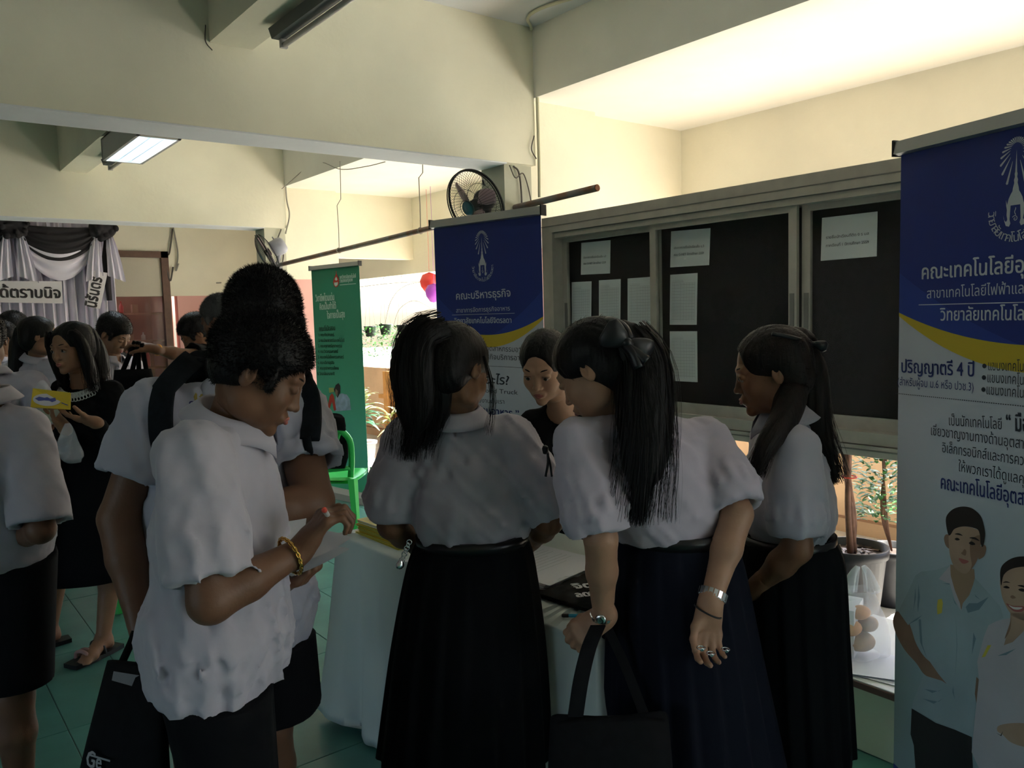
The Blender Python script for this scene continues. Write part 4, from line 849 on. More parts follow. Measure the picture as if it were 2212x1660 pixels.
for k, (t, x1) in enumerate((('1. คณะศิลปศาสตร์', 722), ('2. คณะวิทยาศาสตร์และเทคโนโลยี', 744), ('3. คณะครุศาสตร์อุตสาหกรรม', 739), ('4. คณะวิศวกรรมศาสตร์', 730), ('5. คณะเทคโนโลยีคหกรรมศาสตร์', 743), ('6. คณะบริหารธุรกิจ', 722), ('7. คณะอุตสาหกรรมสิ่งทอ', 732), ('8. วิทยาลัยนานาชาติ', 723))): G_ += pG.pxtext(t, (689-k*.4, 727+k*12), (x1, 727+k*12), .036, bold=.002)
mk('black_lettering', G_, gd, rootG, False)
redm = mat('print_red', (.50, .05, .03), .6)
def pxp(pn, pts, lift=.003): return pn.pxpoly(pts, lift)
mk('red_emblem', [pxp(pG, [(727, 590), (730, 597), (733, 604), (733, 612), (730, 619), (726, 621), (722, 618), (720, 611), (721, 604), (724, 598)]), pG.strip([pG.at(727.3, 599), pG.at(726.6, 586)], .008, .003)], redm, rootG, False)
mk('emblem_centre', [pxp(pG, [(727, 598), (730, 604), (727, 607), (724, 604)], .0045), pxp(pG, [(722.5, 611), (731, 610), (730, 616), (726, 619), (723, 616)], .004)], [gw], rootG, False)
mk('printed_surveyor', [(*pxp(pG, [(727, 855), (739, 850), (750, 853), (756, 862), (759, 886), (726, 889), (724, 870)]), 0), (*pxp(pG, [(722, 842), (726, 832), (732, 828), (736, 834), (736, 848), (730, 860), (726, 852)], .004), 1), (*pxp(pG, [(726, 840), (725, 850), (730, 857), (731, 845)], .005), 2), (*pxp(pG, [(711, 838), (722, 838), (722, 847), (712, 849)], .004), 3), (*pxp(pG, [(713, 856), (718, 850), (722, 856), (727, 886), (722, 888), (718, 868), (712, 886), (707, 886)], .0035), 4)],
   [mat('print_blue_shirt', (.42, .52, .68), .6, noise=.3, nscale=12), pm['hair'], pm['skin2'], mat('print_yellow', (.45, .48, .15), .6), redm], rootG, False)
# --- table with white cloth
TX0, TX1, TY0, TY1, TZ = 1.36, 1.98, 1.42, 2.86, .745
tab = empty('folding_table', (1.67, 2.1, 0), 'long folding table hidden beneath the white cloth', 'table')
mk('table_top', [box((TX0+.01, TY0+.01, TZ-.03), (TX1-.01, TY1-.01, TZ-.004))], mat('table_board', (.5, .48, .45), .5), tab, False)
for x, y in ((TX0+.08, TY0+.15), (TX1-.08, TY0+.15), (TX0+.08, TY1-.15), (TX1-.08, TY1-.15)): mk('leg', [tube([(x, y, 0.0), (x, y, TZ-.03)], .014, 10)], steel, tab)
clothm = mat('white_cloth', (.56, .62, .58), .85, bump=.12, bscale=14, noise=.04, nscale=3)
def cloth():
    # top grid continued down all four sides with soft folds
    per = []; n1, n2 = 90, 40; r_ = .018
    def edge(t):  # 0..4 round the table
        k, u = int(t) % 4, t % 1
        c = [(TX0, TY1), (TX0, TY0), (TX1, TY0), (TX1, TY1)]; nn = [(-1, 0), (0, -1), (1, 0), (0, 1)]; a_, b_ = np.array(c[k]), np.array(c[(k+1) % 4]); return a_+(b_-a_)*u, np.array(nn[k], float)
    N = 420; R = []; ts = []
    Ls = [TY1-TY0, TX1-TX0, TY1-TY0, TX1-TX0]; tot = sum(Ls)
    for i in range(N):
        s_ = i/N*tot; k = 0
        while s_ > Ls[k]: s_ -= Ls[k]; k += 1
        u = s_/Ls[k]; p_, n_ = edge(k+min(u, .9999)); e = min(s_, Ls[k]-s_)
        if e < .10:
            o_ = edge(((k-1) % 4 if s_ < .10 else (k+1) % 4)+.5)[1]; n_ = nrm(n_*(.5+e/.2)+o_*(.5-e/.2))
        ts.append((p_, n_, i/N*tot, max(0, 1-e/.16)))
    rows = []
    for j, z in enumerate(np.concatenate([[TZ+.003, TZ+.003], TZ-.0-np.linspace(.004, .03, 4), np.linspace(TZ-.06, .02, 22)])):
        row = []
        for p_, n_, s_, cor in ts:
            x = max(0, (TZ-z)/TZ); f = .016*x**.6*(math.sin(s_*23+1.2*math.sin(s_*7))+.6*math.sin(s_*51+2)+.5*math.sin(s_*11+x*1.4))+.004*math.sin(s_*90+x*9)*x
            o_ = (0.004 if j > 1 else (-.35 if j == 0 else -.001))+(f+.03*x+cor*.07*x**1.2 if j > 1 else 0); o_ += .018*(x**3)*math.sin(s_*9)
            if j == 0: q = np.array(p_)*.0+np.array([np.clip(p_[0], TX0+.28, TX1-.28), np.clip(p_[1], TY0+.3, TY1-.3)])
            else: q = np.array(p_)+n_*o_
            row.append((q[0], q[1], z+(.018*math.sin(s_*9+1) if z < .1 else 0)))
        rows.append(row)
    return rings(rows, cap=True)[0]
tag(mk('tablecloth', [cloth()], clothm), 'white cloth hanging to the floor over the table', 'tablecloth')
# cloth creases: pressed fold lines are part of the cloth surface
def sheet_stack(name, c, ang, w_, h_, n, m, label, cat_, group=None, th=.0011, jit=.006, curl=0, parent=None):
    """n sheets lying on one another; top one slightly lifted at a corner"""
    root = empty(name, c, label, cat_, group); r = random.Random(int(abs(c[0]*1000))); 
    for k in range(n):
        a_ = ang+r.uniform(-1, 1)*jit*4; ca, sa = math.cos(a_), math.sin(a_); ox, oy = r.uniform(-jit, jit), r.uniform(-jit, jit); N = 7; top = []
        for i in range(N):
            for j in range(N):
                x, y = (i/(N-1)-.5)*w_, (j/(N-1)-.5)*h_; z = th*(k+1)+curl*max(0, (i/(N-1)+j/(N-1)-1.3))**2*(1 if k == n-1 else .3)
                top.append((c[0]+ox+x*ca-y*sa, c[1]+oy+x*sa+y*ca, c[2]+z))
        top = np.array(top); bot = top-V(0, 0, th*.9); f = []
        for i in range(N-1):
            for j in range(N-1): q = i*N+j; f += [(q, q+N, q+N+1, q+1), (q+N*N+1, q+N+1+N*N, q+N+N*N, q+N*N)]
        rim = [i*N for i in range(N)]+[(N-1)*N+j for j in range(1, N)]+[i*N+N-1 for i in range(N-2, -1, -1)]+[j for j in range(N-2, 0, -1)]
        f += [(rim[i], rim[(i+1) % len(rim)], rim[(i+1) % len(rim)]+N*N, rim[i]+N*N) for i in range(len(rim))]
        mk('sheet', [(np.vstack([top, bot]), np.array(f))], m, root, False)
    return root, ang
def top_panel(c, ang, z): return Panel((c[0], c[1], z), (math.cos(ang), math.sin(ang), 0), (-math.sin(ang), math.cos(ang), 0))
yb_ = mat('brochure_yellow', (.62, .46, .035), .4); yb2 = mat('brochure_edge', (.30, .34, .10), .6); ovalm = mat('brochure_oval', (.60, .60, .66), .5); oblue = mat('brochure_print', (.06, .08, .30), .6)
wpm = mat('white_sheet', (.66, .68, .72), .7); tz = TZ+.004
def brochure_print(pn, root, w_, h_, lift):
    t = np.linspace(0, 6.28, 28, endpoint=False); mk('oval', [pn.poly([V(w_*.2*0+math.cos(q)*w_*.34, -h_*.12+math.sin(q)*h_*.22) for q in t], lift)], ovalm, root, False)
    parts = [pn.poly([V(-w_*.22, -h_*.12), V(-w_*.08, -h_*.03), V(w_*.05, -h_*.10), V(w_*.2, -h_*.05), V(w_*.22, -h_*.16), V(w_*.05, -h_*.14), V(-w_*.08, -h_*.21)], lift+.0006)]
    parts += [pn.strip([V(-w_*.42, h_*(.18+.06*k)), V(w_*.42, h_*(.18+.06*k))], h_*.022, lift) for k in range(0)]
    mk('oval_print', parts, oblue, root, False)
    mk('pale_stripes', [pn.strip([V(-w_*.46, h_*(.16+.055*k)), V(w_*.40, h_*(.16+.055*k))], h_*.02, lift) for k in range(6)], mat('brochure_pale', (.62, .55, .25), .5), root, False)
bc = V(1.52, 2.64, tz)
for k in range(8):
    hh_ = .0075; z0 = tz+k*hh_; dx, dy, da = rnd.uniform(-.006, .006), rnd.uniform(-.006, .006), rnd.uniform(-.06, .06); a_ = math.radians(2)+da+(.05 if k > 5 else 0); m_ = yb_
    R_ = [V(math.cos(a_), math.sin(a_), 0), V(-math.sin(a_), math.cos(a_), 0), UPV]; c_ = V(bc[0]+dx, bc[1]+dy, z0)
    if k < 7: lb = ['lowest yellow brochure of the pile at the far table end', 'second yellow brochure from the bottom of the pile on the table', 'third yellow brochure from the bottom of the pile on the table', 'fourth yellow brochure from the bottom of the pile on the table', 'fourth yellow brochure from the top of the pile on the table', 'third yellow brochure from the top of the pile on the table', 'second yellow brochure from the top of the pile on the table'][k]
    else: lb = 'topmost yellow brochure of the pile at the far end of the table'
    o = empty('brochure', c_, lb, 'brochure', 'yellow brochures piled on the table')
    mk('cover', [obox(c_+UPV*.0008, *R_, .22, .30, .0013), obox(c_+UPV*(hh_-.0010), *R_, .22, .30, .0013)], yb_, o, False); mk('pages', [obox(c_+UPV*hh_/2, *R_, .214, .294, hh_-.0028)], yb2 if k < 6 else wpm, o, False)
    if k == 7: brochure_print(Panel(c_+UPV*(hh_), -R_[0]*0-R_[1]*0+R_[0], R_[1]), o, .22, .30, .0004)
sheet_stack('leaflets', (1.50, 2.24, tz), .3, .21, .297, 4, wpm, 'loose white leaflets on the table left of the girl with ponytail', 'leaflet', curl=.01)
sheet_stack('leaflets', (1.66, 2.42, tz), -.2, .21, .297, 3, wpm, 'white leaflets further in behind the loose ones, beside the yellow pile', 'leaflet')
r1, _ = sheet_stack('document_pile', (1.62, 1.98, tz), .15, .30, .36, 14, wpm, 'pile of white printed documents on the table beside the black folded bag', 'papers', th=.0022, jit=.012)
pp = top_panel((1.62, 1.98), .15, tz+.034); mk('print', [pp.strip([V(-.11, .13-.02*k), V(.11-(.05 if k % 4 == 3 else 0), .13-.02*k)], .0028, .0004) for k in range(12)], inkf, r1, False)
tag(mk('brochure', [obox(V(1.50, 1.90, tz+.003), V(.97, .24, 0), V(-.24, .97, 0), UPV, .15, .21, .005)], mat('brochure_orange', (.55, .30, .06), .5), None, False), 'small orange card under the white document pile', 'card')
# folded black bag in clear wrap
def pillow(c, ax, ay, sx, sy, h, seed, n=26, wr=.004, p_=4.0):
    v = []; f = []
    for sgn in (1, -1):
        for i in range(n):
            for j in range(n):
                x, y = i/(n-1)*2-1, j/(n-1)*2-1; e = (1-abs(x)**p_)**.5*(1-abs(y)**p_)**.5
                w_ = wr*(math.sin(x*9+seed+y*3)+math.sin(y*13+seed*2+x*5)+.6*math.sin(x*23+y*17))*e
                v.append(c+ax*x*sx/2+ay*y*sy/2+UPV*(h*.5+(h*.5*e+w_)*sgn if sgn > 0 else h*.5-(h*.5*e)))
    for s0 in (0, n*n):
        for i in range(n-1):
            for j in range(n-1):
                q = s0+i*n+j; t = (q, q+n, q+n+1, q+1); f.append(t if s0 == 0 else t[::-1])
    return np.array(v), np.array(f)
def rot(a): return V(math.cos(a), math.sin(a), 0), V(-math.sin(a), math.cos(a), 0)
blackc = mat('black_cloth', (.005, .005, .0058), .85, noise=.3, nscale=40, spec=.15); wrapm = mat('clear_wrap', (.10, .10, .11), .15, alpha=.12, spec=.6, bump=.6, bscale=12)
ax_, ay_ = rot(.12); tb_ = empty('folded_bag', (1.66, 1.63, tz), 'folded black cloth bag in clear plastic wrap with white lettering on the table', 'bag')
mk('cloth_body', [pillow(V(1.64, 1.67, tz), ax_, ay_, .32, .25, .030, 1)], blackc, tb_); mk('wrap', [pillow(V(1.64, 1.67, tz-.0), ax_, ay_, .345, .275, .036, 2, wr=.005)], wrapm, tb_)
pw = Panel(V(1.64, 1.67, tz+.044), -ay_*0+RGT, FWD); whitel = mat('lettering_white', (.72, .72, .74), .6)
mk('lettering', pw.pxtext('จิต', (1240, 1274), (1282, 1270), .055, bold=.004)+pw.pxtext('ลดา', (1246, 1292), (1286, 1288), .05, bold=.004), whitel, tb_, False)
tag(mk('folded_bag', [pillow(V(1.53, 1.70, tz), ax_, ay_, .12, .30, .012, 5)], blackc), 'second black bag flat beneath the wrapped one', 'bag')
def pen(a_, b_, m, label, clip=True):
    a_, b_ = np.array(a_), np.array(b_); L = b_-a_; o = empty('pen', a_, label, 'pen')
    s_, u_, d_ = frame_of(L); Ln = np.linalg.norm(L)
    mk('barrel', [lathe([(0, 0), (.0015, 0), (.0042, .012), (.0048, .04), (.0048, Ln-.01), (.0035, Ln), (0, Ln)], a_, 14, L)], m[0], o); mk('tip', [lathe([(0, -.003), (.0008, -.003), (.0016, .001), (0, .002)], a_, 10, L)], m[1], o)
    mk('cap', [lathe([(0, 0), (.0052, 0), (.0052, .016), (.003, .019), (0, .019)], b_-nrm(L)*.006, 12, L)], m[1], o); return o
pen((1.50, 1.53, tz+.006), (1.36+.06, 1.60, tz+.008), [mat('pen_teal', (.01, .18, .28), .3), blackp], 'teal ballpoint pen lying on the white cloth')
# --- green plastic chair with a black bag over its back
gm = mat('green_plastic', (.045, .60, .12), .38, spec=.5)
def chair(cn, face, label):
    root = empty('plastic_chair', (cn[0], cn[1], 0), label, 'chair'); f = nrm(face); r = np.cross(f, UPV); L = lambda x, y, z: V(cn[0], cn[1], 0)+r*x+f*y+UPV*z
    g = [];
    n = 14; v = []
    for s_ in (0, 1):
        for i in range(n):
            for j in range(n): x, y = i/(n-1)*2-1, j/(n-1)*2-1; k = 1-.06*y; v.append(L(x*.215*k*(1-.04*y*y), y*.21, .43-.018*(1-x*x)*(1-y*y)+(.012 if y > .9 else 0)-(.022 if s_ else 0)-(.02 if abs(x) > .95 or abs(y) > .95 else 0)))
    f_ = [(s0+i*n+j, s0+(i+1)*n+j, s0+(i+1)*n+j+1, s0+i*n+j+1)[::1 if s0 else -1] for s0 in (0, n*n) for i in range(n-1) for j in range(n-1)]
    mk('seat', [(np.array(v), np.array(f_))], gm, root)
    for sx, sy in ((-1, 1), (1, 1), (-1, -1), (1, -1)):
        tx, ty = sx*.205, sy*.19; bx, by = sx*.25, sy*.25; a_, b_ = L(tx, ty, .425), L(bx, by, 0); R = []
        for t, w_ in ((0, .055), (.5, .045), (1, .036)):
            c = a_*(1-t)+b_*t; R.append([c+r*sx*w_+f*sy*w_*.0, c+r*sx*w_*.75+f*sy*w_*.75, c+f*sy*w_, c+f*sy*w_*.7-r*sx*.0, c+r*sx*w_*.55+f*sy*w_*.55, c+r*sx*w_*.8])
        mk('leg', rings(R), gm, root, False)
    # back: outer frame bows up, five slats fan out from the seat
    pts = smoothpts([L(-.20, -.17, .43), L(-.225, -.20, .58), L(-.225, -.235, .72), L(-.14, -.262, .80), L(0, -.27, .815), L(.14, -.262, .80), L(.225, -.235, .72), L(.225, -.20, .58), L(.20, -.17, .43)], 34)
    def flatbar(pts, w_, t_):
        R = []; T = np.gradient(pts, axis=0)
        for i, p in enumerate(pts):
            s_ = nrm(np.cross(T[i], f)); q = nrm(np.cross(s_, T[i])); R.append([p+s_*w_+q*t_, p-s_*w_+q*t_, p-s_*w_-q*t_, p+s_*w_-q*t_])
        return rings(R)[0]
    mk('back_frame', [flatbar(pts, .021, .007)], gm, root)
    mk('back_rail', [flatbar(smoothpts([L(-.205, -.185, .50), L(0, -.20, .485), L(.205, -.185, .50)], 9), .016, .006)], gm, root)
    for i in range(-2, 3): mk('slat', [flatbar(smoothpts([L(i*.035, -.195, .49), L(i*.055, -.225, .64), L(i*.085, -.262+abs(i)*.004, .80-abs(i)*.006)], 9), .012, .005)], gm, root)
    return root, L
ch1, LC = chair(P(724, 1100, 6.0), D(.16, .98, 0), 'bright green plastic chair in front of the green banner with a bag on its back')
ch2, _ = chair(P(250, 1150, 4.66), D(.3, .8, 0), 'green plastic chair mostly hidden behind the woman in black')
ch3, _ = chair(P(1552, 1200, 3.05), D(-.6, .3, 0), 'green plastic chair glimpsed between the girls at the table')
def hang_bag(LC):
    o = empty('shoulder_bag', LC(0, -.30, .5), 'black bag hung over the back of the green plastic chair', 'bag'); R = []
    for z, w_, t_, y in ((.90, .20, .010, -.275), (.885, .215, .022, -.275), (.83, .22, .030, -.27), (.79, .215, .030, -.27)):
        R.append([LC(w_*math.copysign(abs(math.cos(a_))**.5, math.cos(a_)), y+t_*math.sin(a_), z+.012*math.sin(a_*2+z*20)) for a_ in np.linspace(0, 6.28, 28, endpoint=False)])
    mk('flap', rings(R), blackc, o); R = []
    for z, w_, t_ in ((.80, .17, .02), (.70, .185, .03), (.58, .18, .035), (.50, .15, .02)): R.append([LC(.02+w_*math.copysign(abs(math.cos(a_))**.6, math.cos(a_)), -.20+t_*math.sin(a_), z) for a_ in np.linspace(0, 6.28, 28, endpoint=False)])
    mk('body', rings(R), blackc, o)
    mk('strap', [tube(smoothpts([LC(-.03, -.30, .83), LC(.02, -.31, .73), LC(.06, -.30, .70), LC(.10, -.305, .74), LC(.12, -.30, .83)], 18), .010, 6)], blackc, o)
hang_bag(LC)
# --- fans
wire = mat('fan_wire', (.030, .032, .032), .45, metal=.4); blade = mat('fan_blade', (.42, .30, .36), .35, alpha=.75); hubm = mat('fan_hub', (.02, .10, .13), .4)
def fan(c, axis, rad, mot, wall, label, motm, seed=0):
    root = empty('wall_fan', c, label, 'fan'); s_, u_, d_ = frame_of(axis); c = np.array(c, float); W = lambda r, a_, z: c+d_*z+r*(math.cos(a_)*s_+math.sin(a_)*u_)
    for nm, sg, dep in (('front_guard', 1, .075), ('rear_guard', -1, .055)):
        g = []
        for i in range(64):
            a_ = i/64*6.2832; g.append(tube([W(r_, a_+sg*.05*r_/rad, sg*(.012+dep*(1-(r_/rad)**2)**.7)) for r_ in np.linspace(.045, rad, 9)], .0011, 4, False))
        for r_ in (rad*.55, .05): g.append(tube([W(r_, q, sg*(.012+dep*(1-(r_/rad)**2)**.7)) for q in np.linspace(0, 6.2832, 40)], .0016, 5, False))
        mk(nm, g, wire, root)
    mk('rim', [tube([W(rad+.004, q, 0) for q in np.linspace(0, 6.2832, 60)], .0075, 8, False), tube([W(rad+.004, q, .02) for q in np.linspace(0, 6.2832, 60)], .004, 6, False)], wire, root)
    for k in range(3):
        R = []
        for r_ in np.linspace(.03, rad*.86, 10):
            t = (r_-.03)/(rad*.86-.03); wd = .55+.75*math.sin(math.pi*min(1, t*1.05)**.7)*.9; wd = wd*(1-.35*t); a0 = k*2.094+seed+.5*t
            R.append([W(r_, a0+wd*(x-.5), .022*(x-.5)*1.6+sg_) for x, sg_ in ((0, .0015), (.33, .006), (.66, .006), (1, .0015), (1, -.0015), (.66, .003), (.33, .003), (0, -.0015))])
        mk('blade', rings(R), blade, root)
    mk('hub', [lathe([(0, .088), (.03, .086), (.045, .078), (.045, .07), (0, .07)], c, 24, axis)], hubm, root)
    mk('hub_core', [lathe([(0, .03), (.034, .028), (.036, -.03), (0, -.03)], c, 20, axis)], blackp, root)
    mk('motor', [lathe([(0, -.045), (.07, -.05), (.085, -.065), (.088, -.14), (.080, -.175), (.055, -.195), (0, -.20)] if mot else [(0, -.045), (.06, -.05), (.068, -.07), (.062, -.12), (.04, -.15), (0, -.155)], c, 28, axis)], motm, root)
    mk('motor_knob', [tube([c-d_*.12+u_*.08, c-d_*.12+u_*.115], .006, 8)], motm, root)
    w_ = np.array(wall, float); a_ = c-d_*.12-UPV*.08
    mk('arm', [tube(smoothpts([a_+UPV*.02, a_-UPV*.03, (a_+w_)/2-UPV*.02, w_+V(0, -.02, 0)], 14), .02, 10)], motm, root)
    mk('wall_bracket', [lathe([(0, .0), (.045, .0), (.05, .012), (.04, .035), (0, .04)], w_, 20, V(0, -1, 0)), obox(w_+V(0, -.02, -.05), V(1, 0, 0), V(0, 1, 0), UPV, .07, .035, .16)], motm, root); return root
fm = mat('fan_motor_dark', (.035, .038, .045), .45); fw = mat('fan_motor_grey', (.30, .31, .36), .45)
fan(P(1028, 442, 4.92), D(-.60, -.68, -.38), .205, 0, (XW-.15, Y1+.048, 2.12), 'dark wall fan on the near column, tilted behind the blue banner', fm, .4)
fan(P(578, 546, 8.2), D(-.88, -.25, -.48), .20, 1, (XW-.11, Y2+.046, 2.16), 'grey wall fan on the far column seen from its side', fw, 1.0)
# --- luminaires
whitemetal = mat('white_metal', (.42, .42, .40), .4); glow = mat('tube_light', (1, 1, 1), .5, emit=(.86, .95, 1, LUMI)); offt = mat('tube_off', (.45, .43, .42), .3); louvre = mat('louvre', (.75, .82, .86), .15, metal=.8)
def luminaire():
    x0, x1, y0, y1, z0, z1 = 1.43, 1.71, 5.68, 6.68, 2.80, 2.96; root = empty('louvre_light', ((x0+x1)/2, (y0+y1)/2, z1), 'lit white box lamp with louvres hanging beside the joist', 'lamp')
    t_ = .02; mk('housing', [box((x0, y0, z1-.01), (x1, y1, z1)), box((x0, y0, z0), (x0+t_, y1, z1)), box((x1-t_, y0, z0), (x1, y1, z1)), box((x0, y0, z0), (x1, y0+t_, z1)), box((x0, y1-t_, z0), (x1, y1, z1))], whitemetal, root, False)
    for k in range(3): mk('tube', [tube([(x0+.055+.085*k, y0+.03, z0+.065), (x0+.055+.085*k, y1-.03, z0+.065)], .013, 10)], glow, root)
    for k in range(22): y = y0+.05+k*(y1-y0-.1)/21; mk('louvre_blade', [box((x0+t_, y-.001, z0+.004), (x1-t_, y+.001, z0+.045))], louvre, root, False)
    for k in range(2): x = x0+.098+.085*k; mk('louvre_rail', [box((x-.002, y0+t_, z0+.004), (x+.002, y1-t_, z0+.045))], louvre, root, False)
    for y in (y0+.25, y1-.25): mk('hanger', [tube([((x0+x1)/2, y, z1), ((x0+x1)/2, y, 2.982)], .012, 6)], steel, root)
luminaire()
def batten(x, y0, y1, z, label, dark_=True):
    root = empty('tube_light', (x, y0, z), label, 'lamp'); mm_ = mat('batten_dark', (.06, .075, .075), .5) if dark_ else whitemetal
    R = [[(x-.045, y, z), (x-.03, y, z-.045), (x+.03, y, z-.045), (x+.045, y, z)] for y in (y0, y1)]; mk('batten', rings(R), mm_, root, False)
    mk('tube', [tube([(x+.02, y0+.02, z-.072), (x+.02, y1-.02, z-.072)], .013, 12)], offt, root)
    for y in (y0+.02, y1-.02): mk('lamp_holder', [obox((x+.02, y, z-.06), V(1, 0, 0), V(0, 1, 0), UPV, .034, .02, .05)], whitemetal, root, False); 
    mk('mounting', [box((x-.02, y0+.2, z), (x+.02, y0+.26, z+.02)), box((x-.02, y1-.26, z), (x+.02, y1-.2, z+.02))], mm_, root, False)
batten(1.62, 2.55, 3.80, 2.96, 'unlit fluorescent tube lamp under the nearest joist'); batten(1.64, 6.75, 7.50, 2.96, 'unlit fluorescent tube lamp under the joist beyond the lit box lamp')
tag(mk('lamp_bracket', [box((1.95, 2.96, 3.05), (2.13, 3.01, 3.09)), box((1.96, 2.97, 3.09), (1.98, 3.0, HC)), box((2.10, 2.97, 3.09), (2.12, 3.0, HC))], whitemetal, None, False), 'grey metal bracket hanging at the top edge beside the unlit tube', 'bracket')
# --- black and white mourning drapes
drw = mat('drape_white', (.80, .76, .86), .8, bump=.1, bscale=10, sheen=.3); drb = mat('drape_black', (.018, .016, .019), .8, bump=.1, bscale=20); crd = mat('sign_card', (.66, .64, .66), .7)
YD = 11.6; pD = Panel((0, YD, 0), (1, 0, 0), (0, 0, 1))
def drape():
    x0, z0 = pD.at(-260, 480); x1, z1 = pD.at(243, 505); root = empty('backdrop', ((x0+x1)/2, YD, 0), 'white pleated backdrop with black swag at the back of the hall', 'drape')
    N = 300; top = 2.92; R = []
    for z in np.linspace(top, .05, 14): R.append([(x0+(x1-x0)*i/N, YD+.07*math.sin(i*.42+.5*math.sin(i*.13))+.02*math.sin(i*1.1)+.012*math.sin(z*5+i*.2), z) for i in range(N+1)])
    R = np.array(R); n, m = R.shape[:2]; v = R.reshape(-1, 3); f = [(i*m+j, (i+1)*m+j, (i+1)*m+j+1, i*m+j+1) for i in range(n-1) for j in range(m-1)]; b = v+V(0, .012, 0); f2 = [tuple(q+len(v) for q in t[::-1]) for t in f]
    mk('curtain', [(np.vstack([v, b]), np.array(f+f2))], drw, root)
    def swag(xa, xb, zt, drop, th, m_, yo, nm, k=.55):
        R = []
        for i in range(41):
            t = i/40; x = xa+(xb-xa)*t; s_ = 4*t*(1-t); row = []
            for j in range(25):
                u = j/24; z = zt-.02*s_-(drop*s_**.8)*u**1.1-th*u*.25; row.append((x, yo-.03-.10*s_*math.sin(math.pi*u)+.018*math.sin(u*30+t*3), z))
            R.append(row)
        R = np.array(R); n, m = R.shape[:2]; v = R.reshape(-1, 3); f = np.array([(i*m+j, i*m+j+1, (i+1)*m+j+1, (i+1)*m+j) for i in range(n-1) for j in range(m-1)]); mk(nm, [(v, f), (v+V(0, .01, 0), f[:, ::-1])], m_, root)
    rs = [pD.at(20, 492), pD.at(212, 497), pD.at(-175, 488)]
    for (a_, b_) in ((rs[0], rs[1]), (rs[2], rs[0])):
        swag(a_[0], b_[0], a_[1]-.0, .60, .1, drw, YD-.10, 'white_swag'); swag(a_[0], b_[0], a_[1]+.03, .40, .12, drb, YD-.16, 'black_swag')
    for k, c in enumerate(rs):
        F = Field(V(c[0]-.25, YD-.45, c[1]-.25), V(c[0]+.25, YD-.05, c[1]+.25), .012); F.ell((c[0], YD-.25, c[1]), (.16, .10, .15), None, 0); r = random.Random(k)
        for q in range(34): a_, rr = r.uniform(0, 6.28), r.uniform(.04, .16); F.ell((c[0]+rr*math.cos(a_), YD-.30+r.uniform(-.05, .05), c[1]+rr*math.sin(a_)*.95), (r.uniform(.02, .045), .03, r.uniform(.02, .05)), None, .006)
        F.disp(lambda p: .008*fbm(p, k, (40, 40, 40), 2)); mk('rosette', [F.mesh()], drb, root)
        for sg in (-1, 1):
            R = []
            for z, w_ in ((c[1]-.05, .04), (c[1]-.25, .10), (c[1]-.45, .13), (c[1]-.60, .16)): R.append([(c[0]+sg*.07+w_*(t-.5)*1.3+sg*(c[1]-z)*.1, YD-.24+.03*math.sin(t*16), z-(.08*t if sg > 0 else .08*(1-t)) if z < c[1]-.5 else z) for t in np.linspace(0, 1, 15)])
            R = np.array(R); n, m = R.shape[:2]; v = R.reshape(-1, 3); f = np.array([(i*m+j, i*m+j+1, (i+1)*m+j+1, (i+1)*m+j) for i in range(n-1) for j in range(m-1)]); mk('drape_tail', [(v, f), (v+V(0, .012, 0), f[:, ::-1])], drw, root)
    xr = pD.at(225, 600)[0]; mk('side_sash', [tube([(xr+.03, YD-.12, 2.7), (xr+.0, YD-.14, 2.4), (xr+.02, YD-.12, 1.9)], [.02, .05, .03], 8)], drb, root)
drape()
pS = Panel((0, YD-.22, 0), (1, 0, 0), (0, 0, 1))
def sign(pts, label, txt, a_, b_, h, bold):
    q = [pS.at(*t) for t in pts]; o = empty('sign_card', pS.w([np.mean(q, 0)])[0], label, 'sign'); A_, B_ = pS.w(q, 0), pS.w(q, .012); n = len(q)
    mk('card', [(np.vstack([A_, B_]), [tuple(range(n))[::-1], tuple(range(n, 2*n))]+[(i, (i+1) % n, n+(i+1) % n, n+i) for i in range(n)])], crd, o, False)
    mk('brush_lettering', pS.pxtext(txt, a_, b_, h, None, bold, lift=.016), mat('brush_ink', (.02, .018, .02), .6), o, False)
sign([(-240, 606), (133, 608), (135, 656), (-240, 650)], 'long white sign card with black brush lettering on the drape', 'อาลัยสุดมิได้ตราบนิจ', (-160, 641), (129, 645), .17, .012)
sign([(194, 584), (232, 590), (216, 668), (186, 662)], 'small tilted white sign card with vertical brush lettering near the drape edge', 'นิรันดร์', (206, 666), (219, 602), .17, .012)
# --- plants, pots, walkway things
potm = mat('black_pot', (.012, .013, .017), .5, noise=.2, nscale=20); potg = mat('grey_pot', (.30, .30, .31), .6); soil = mat('soil', (.05, .035, .028), .95, bump=.8, bscale=60)
leafa = mat('leaf_green', (.07, .24, .05), .45, noise=.3, nscale=6); leafb = mat('leaf_cream', (.55, .60, .30), .45, noise=.3, nscale=6); leafc = mat('leaf_deep', (.035, .15, .06), .4, noise=.3, nscale=6); bark = mat('bark', (.16, .08, .05), .8, noise=.3, nscale=20)
def pot(c, r, h, m, root): 
    mk('pot', [lathe([(0, 0), (r*.72, 0), (r*.80, h*.3), (r*.93, h*.86), (r*1.0, h*.87), (r*1.02, h), (r*.92, h), (r*.88, h*.88), (0, h*.87)], c, 36)], m, root)
    v, f = lathe([(0, h*.90), (r*.5, h*.905), (r*.88, h*.89), (r*.88, h*.86), (0, h*.86)], c, 30); mk('soil', [(v, f)], soil, root)
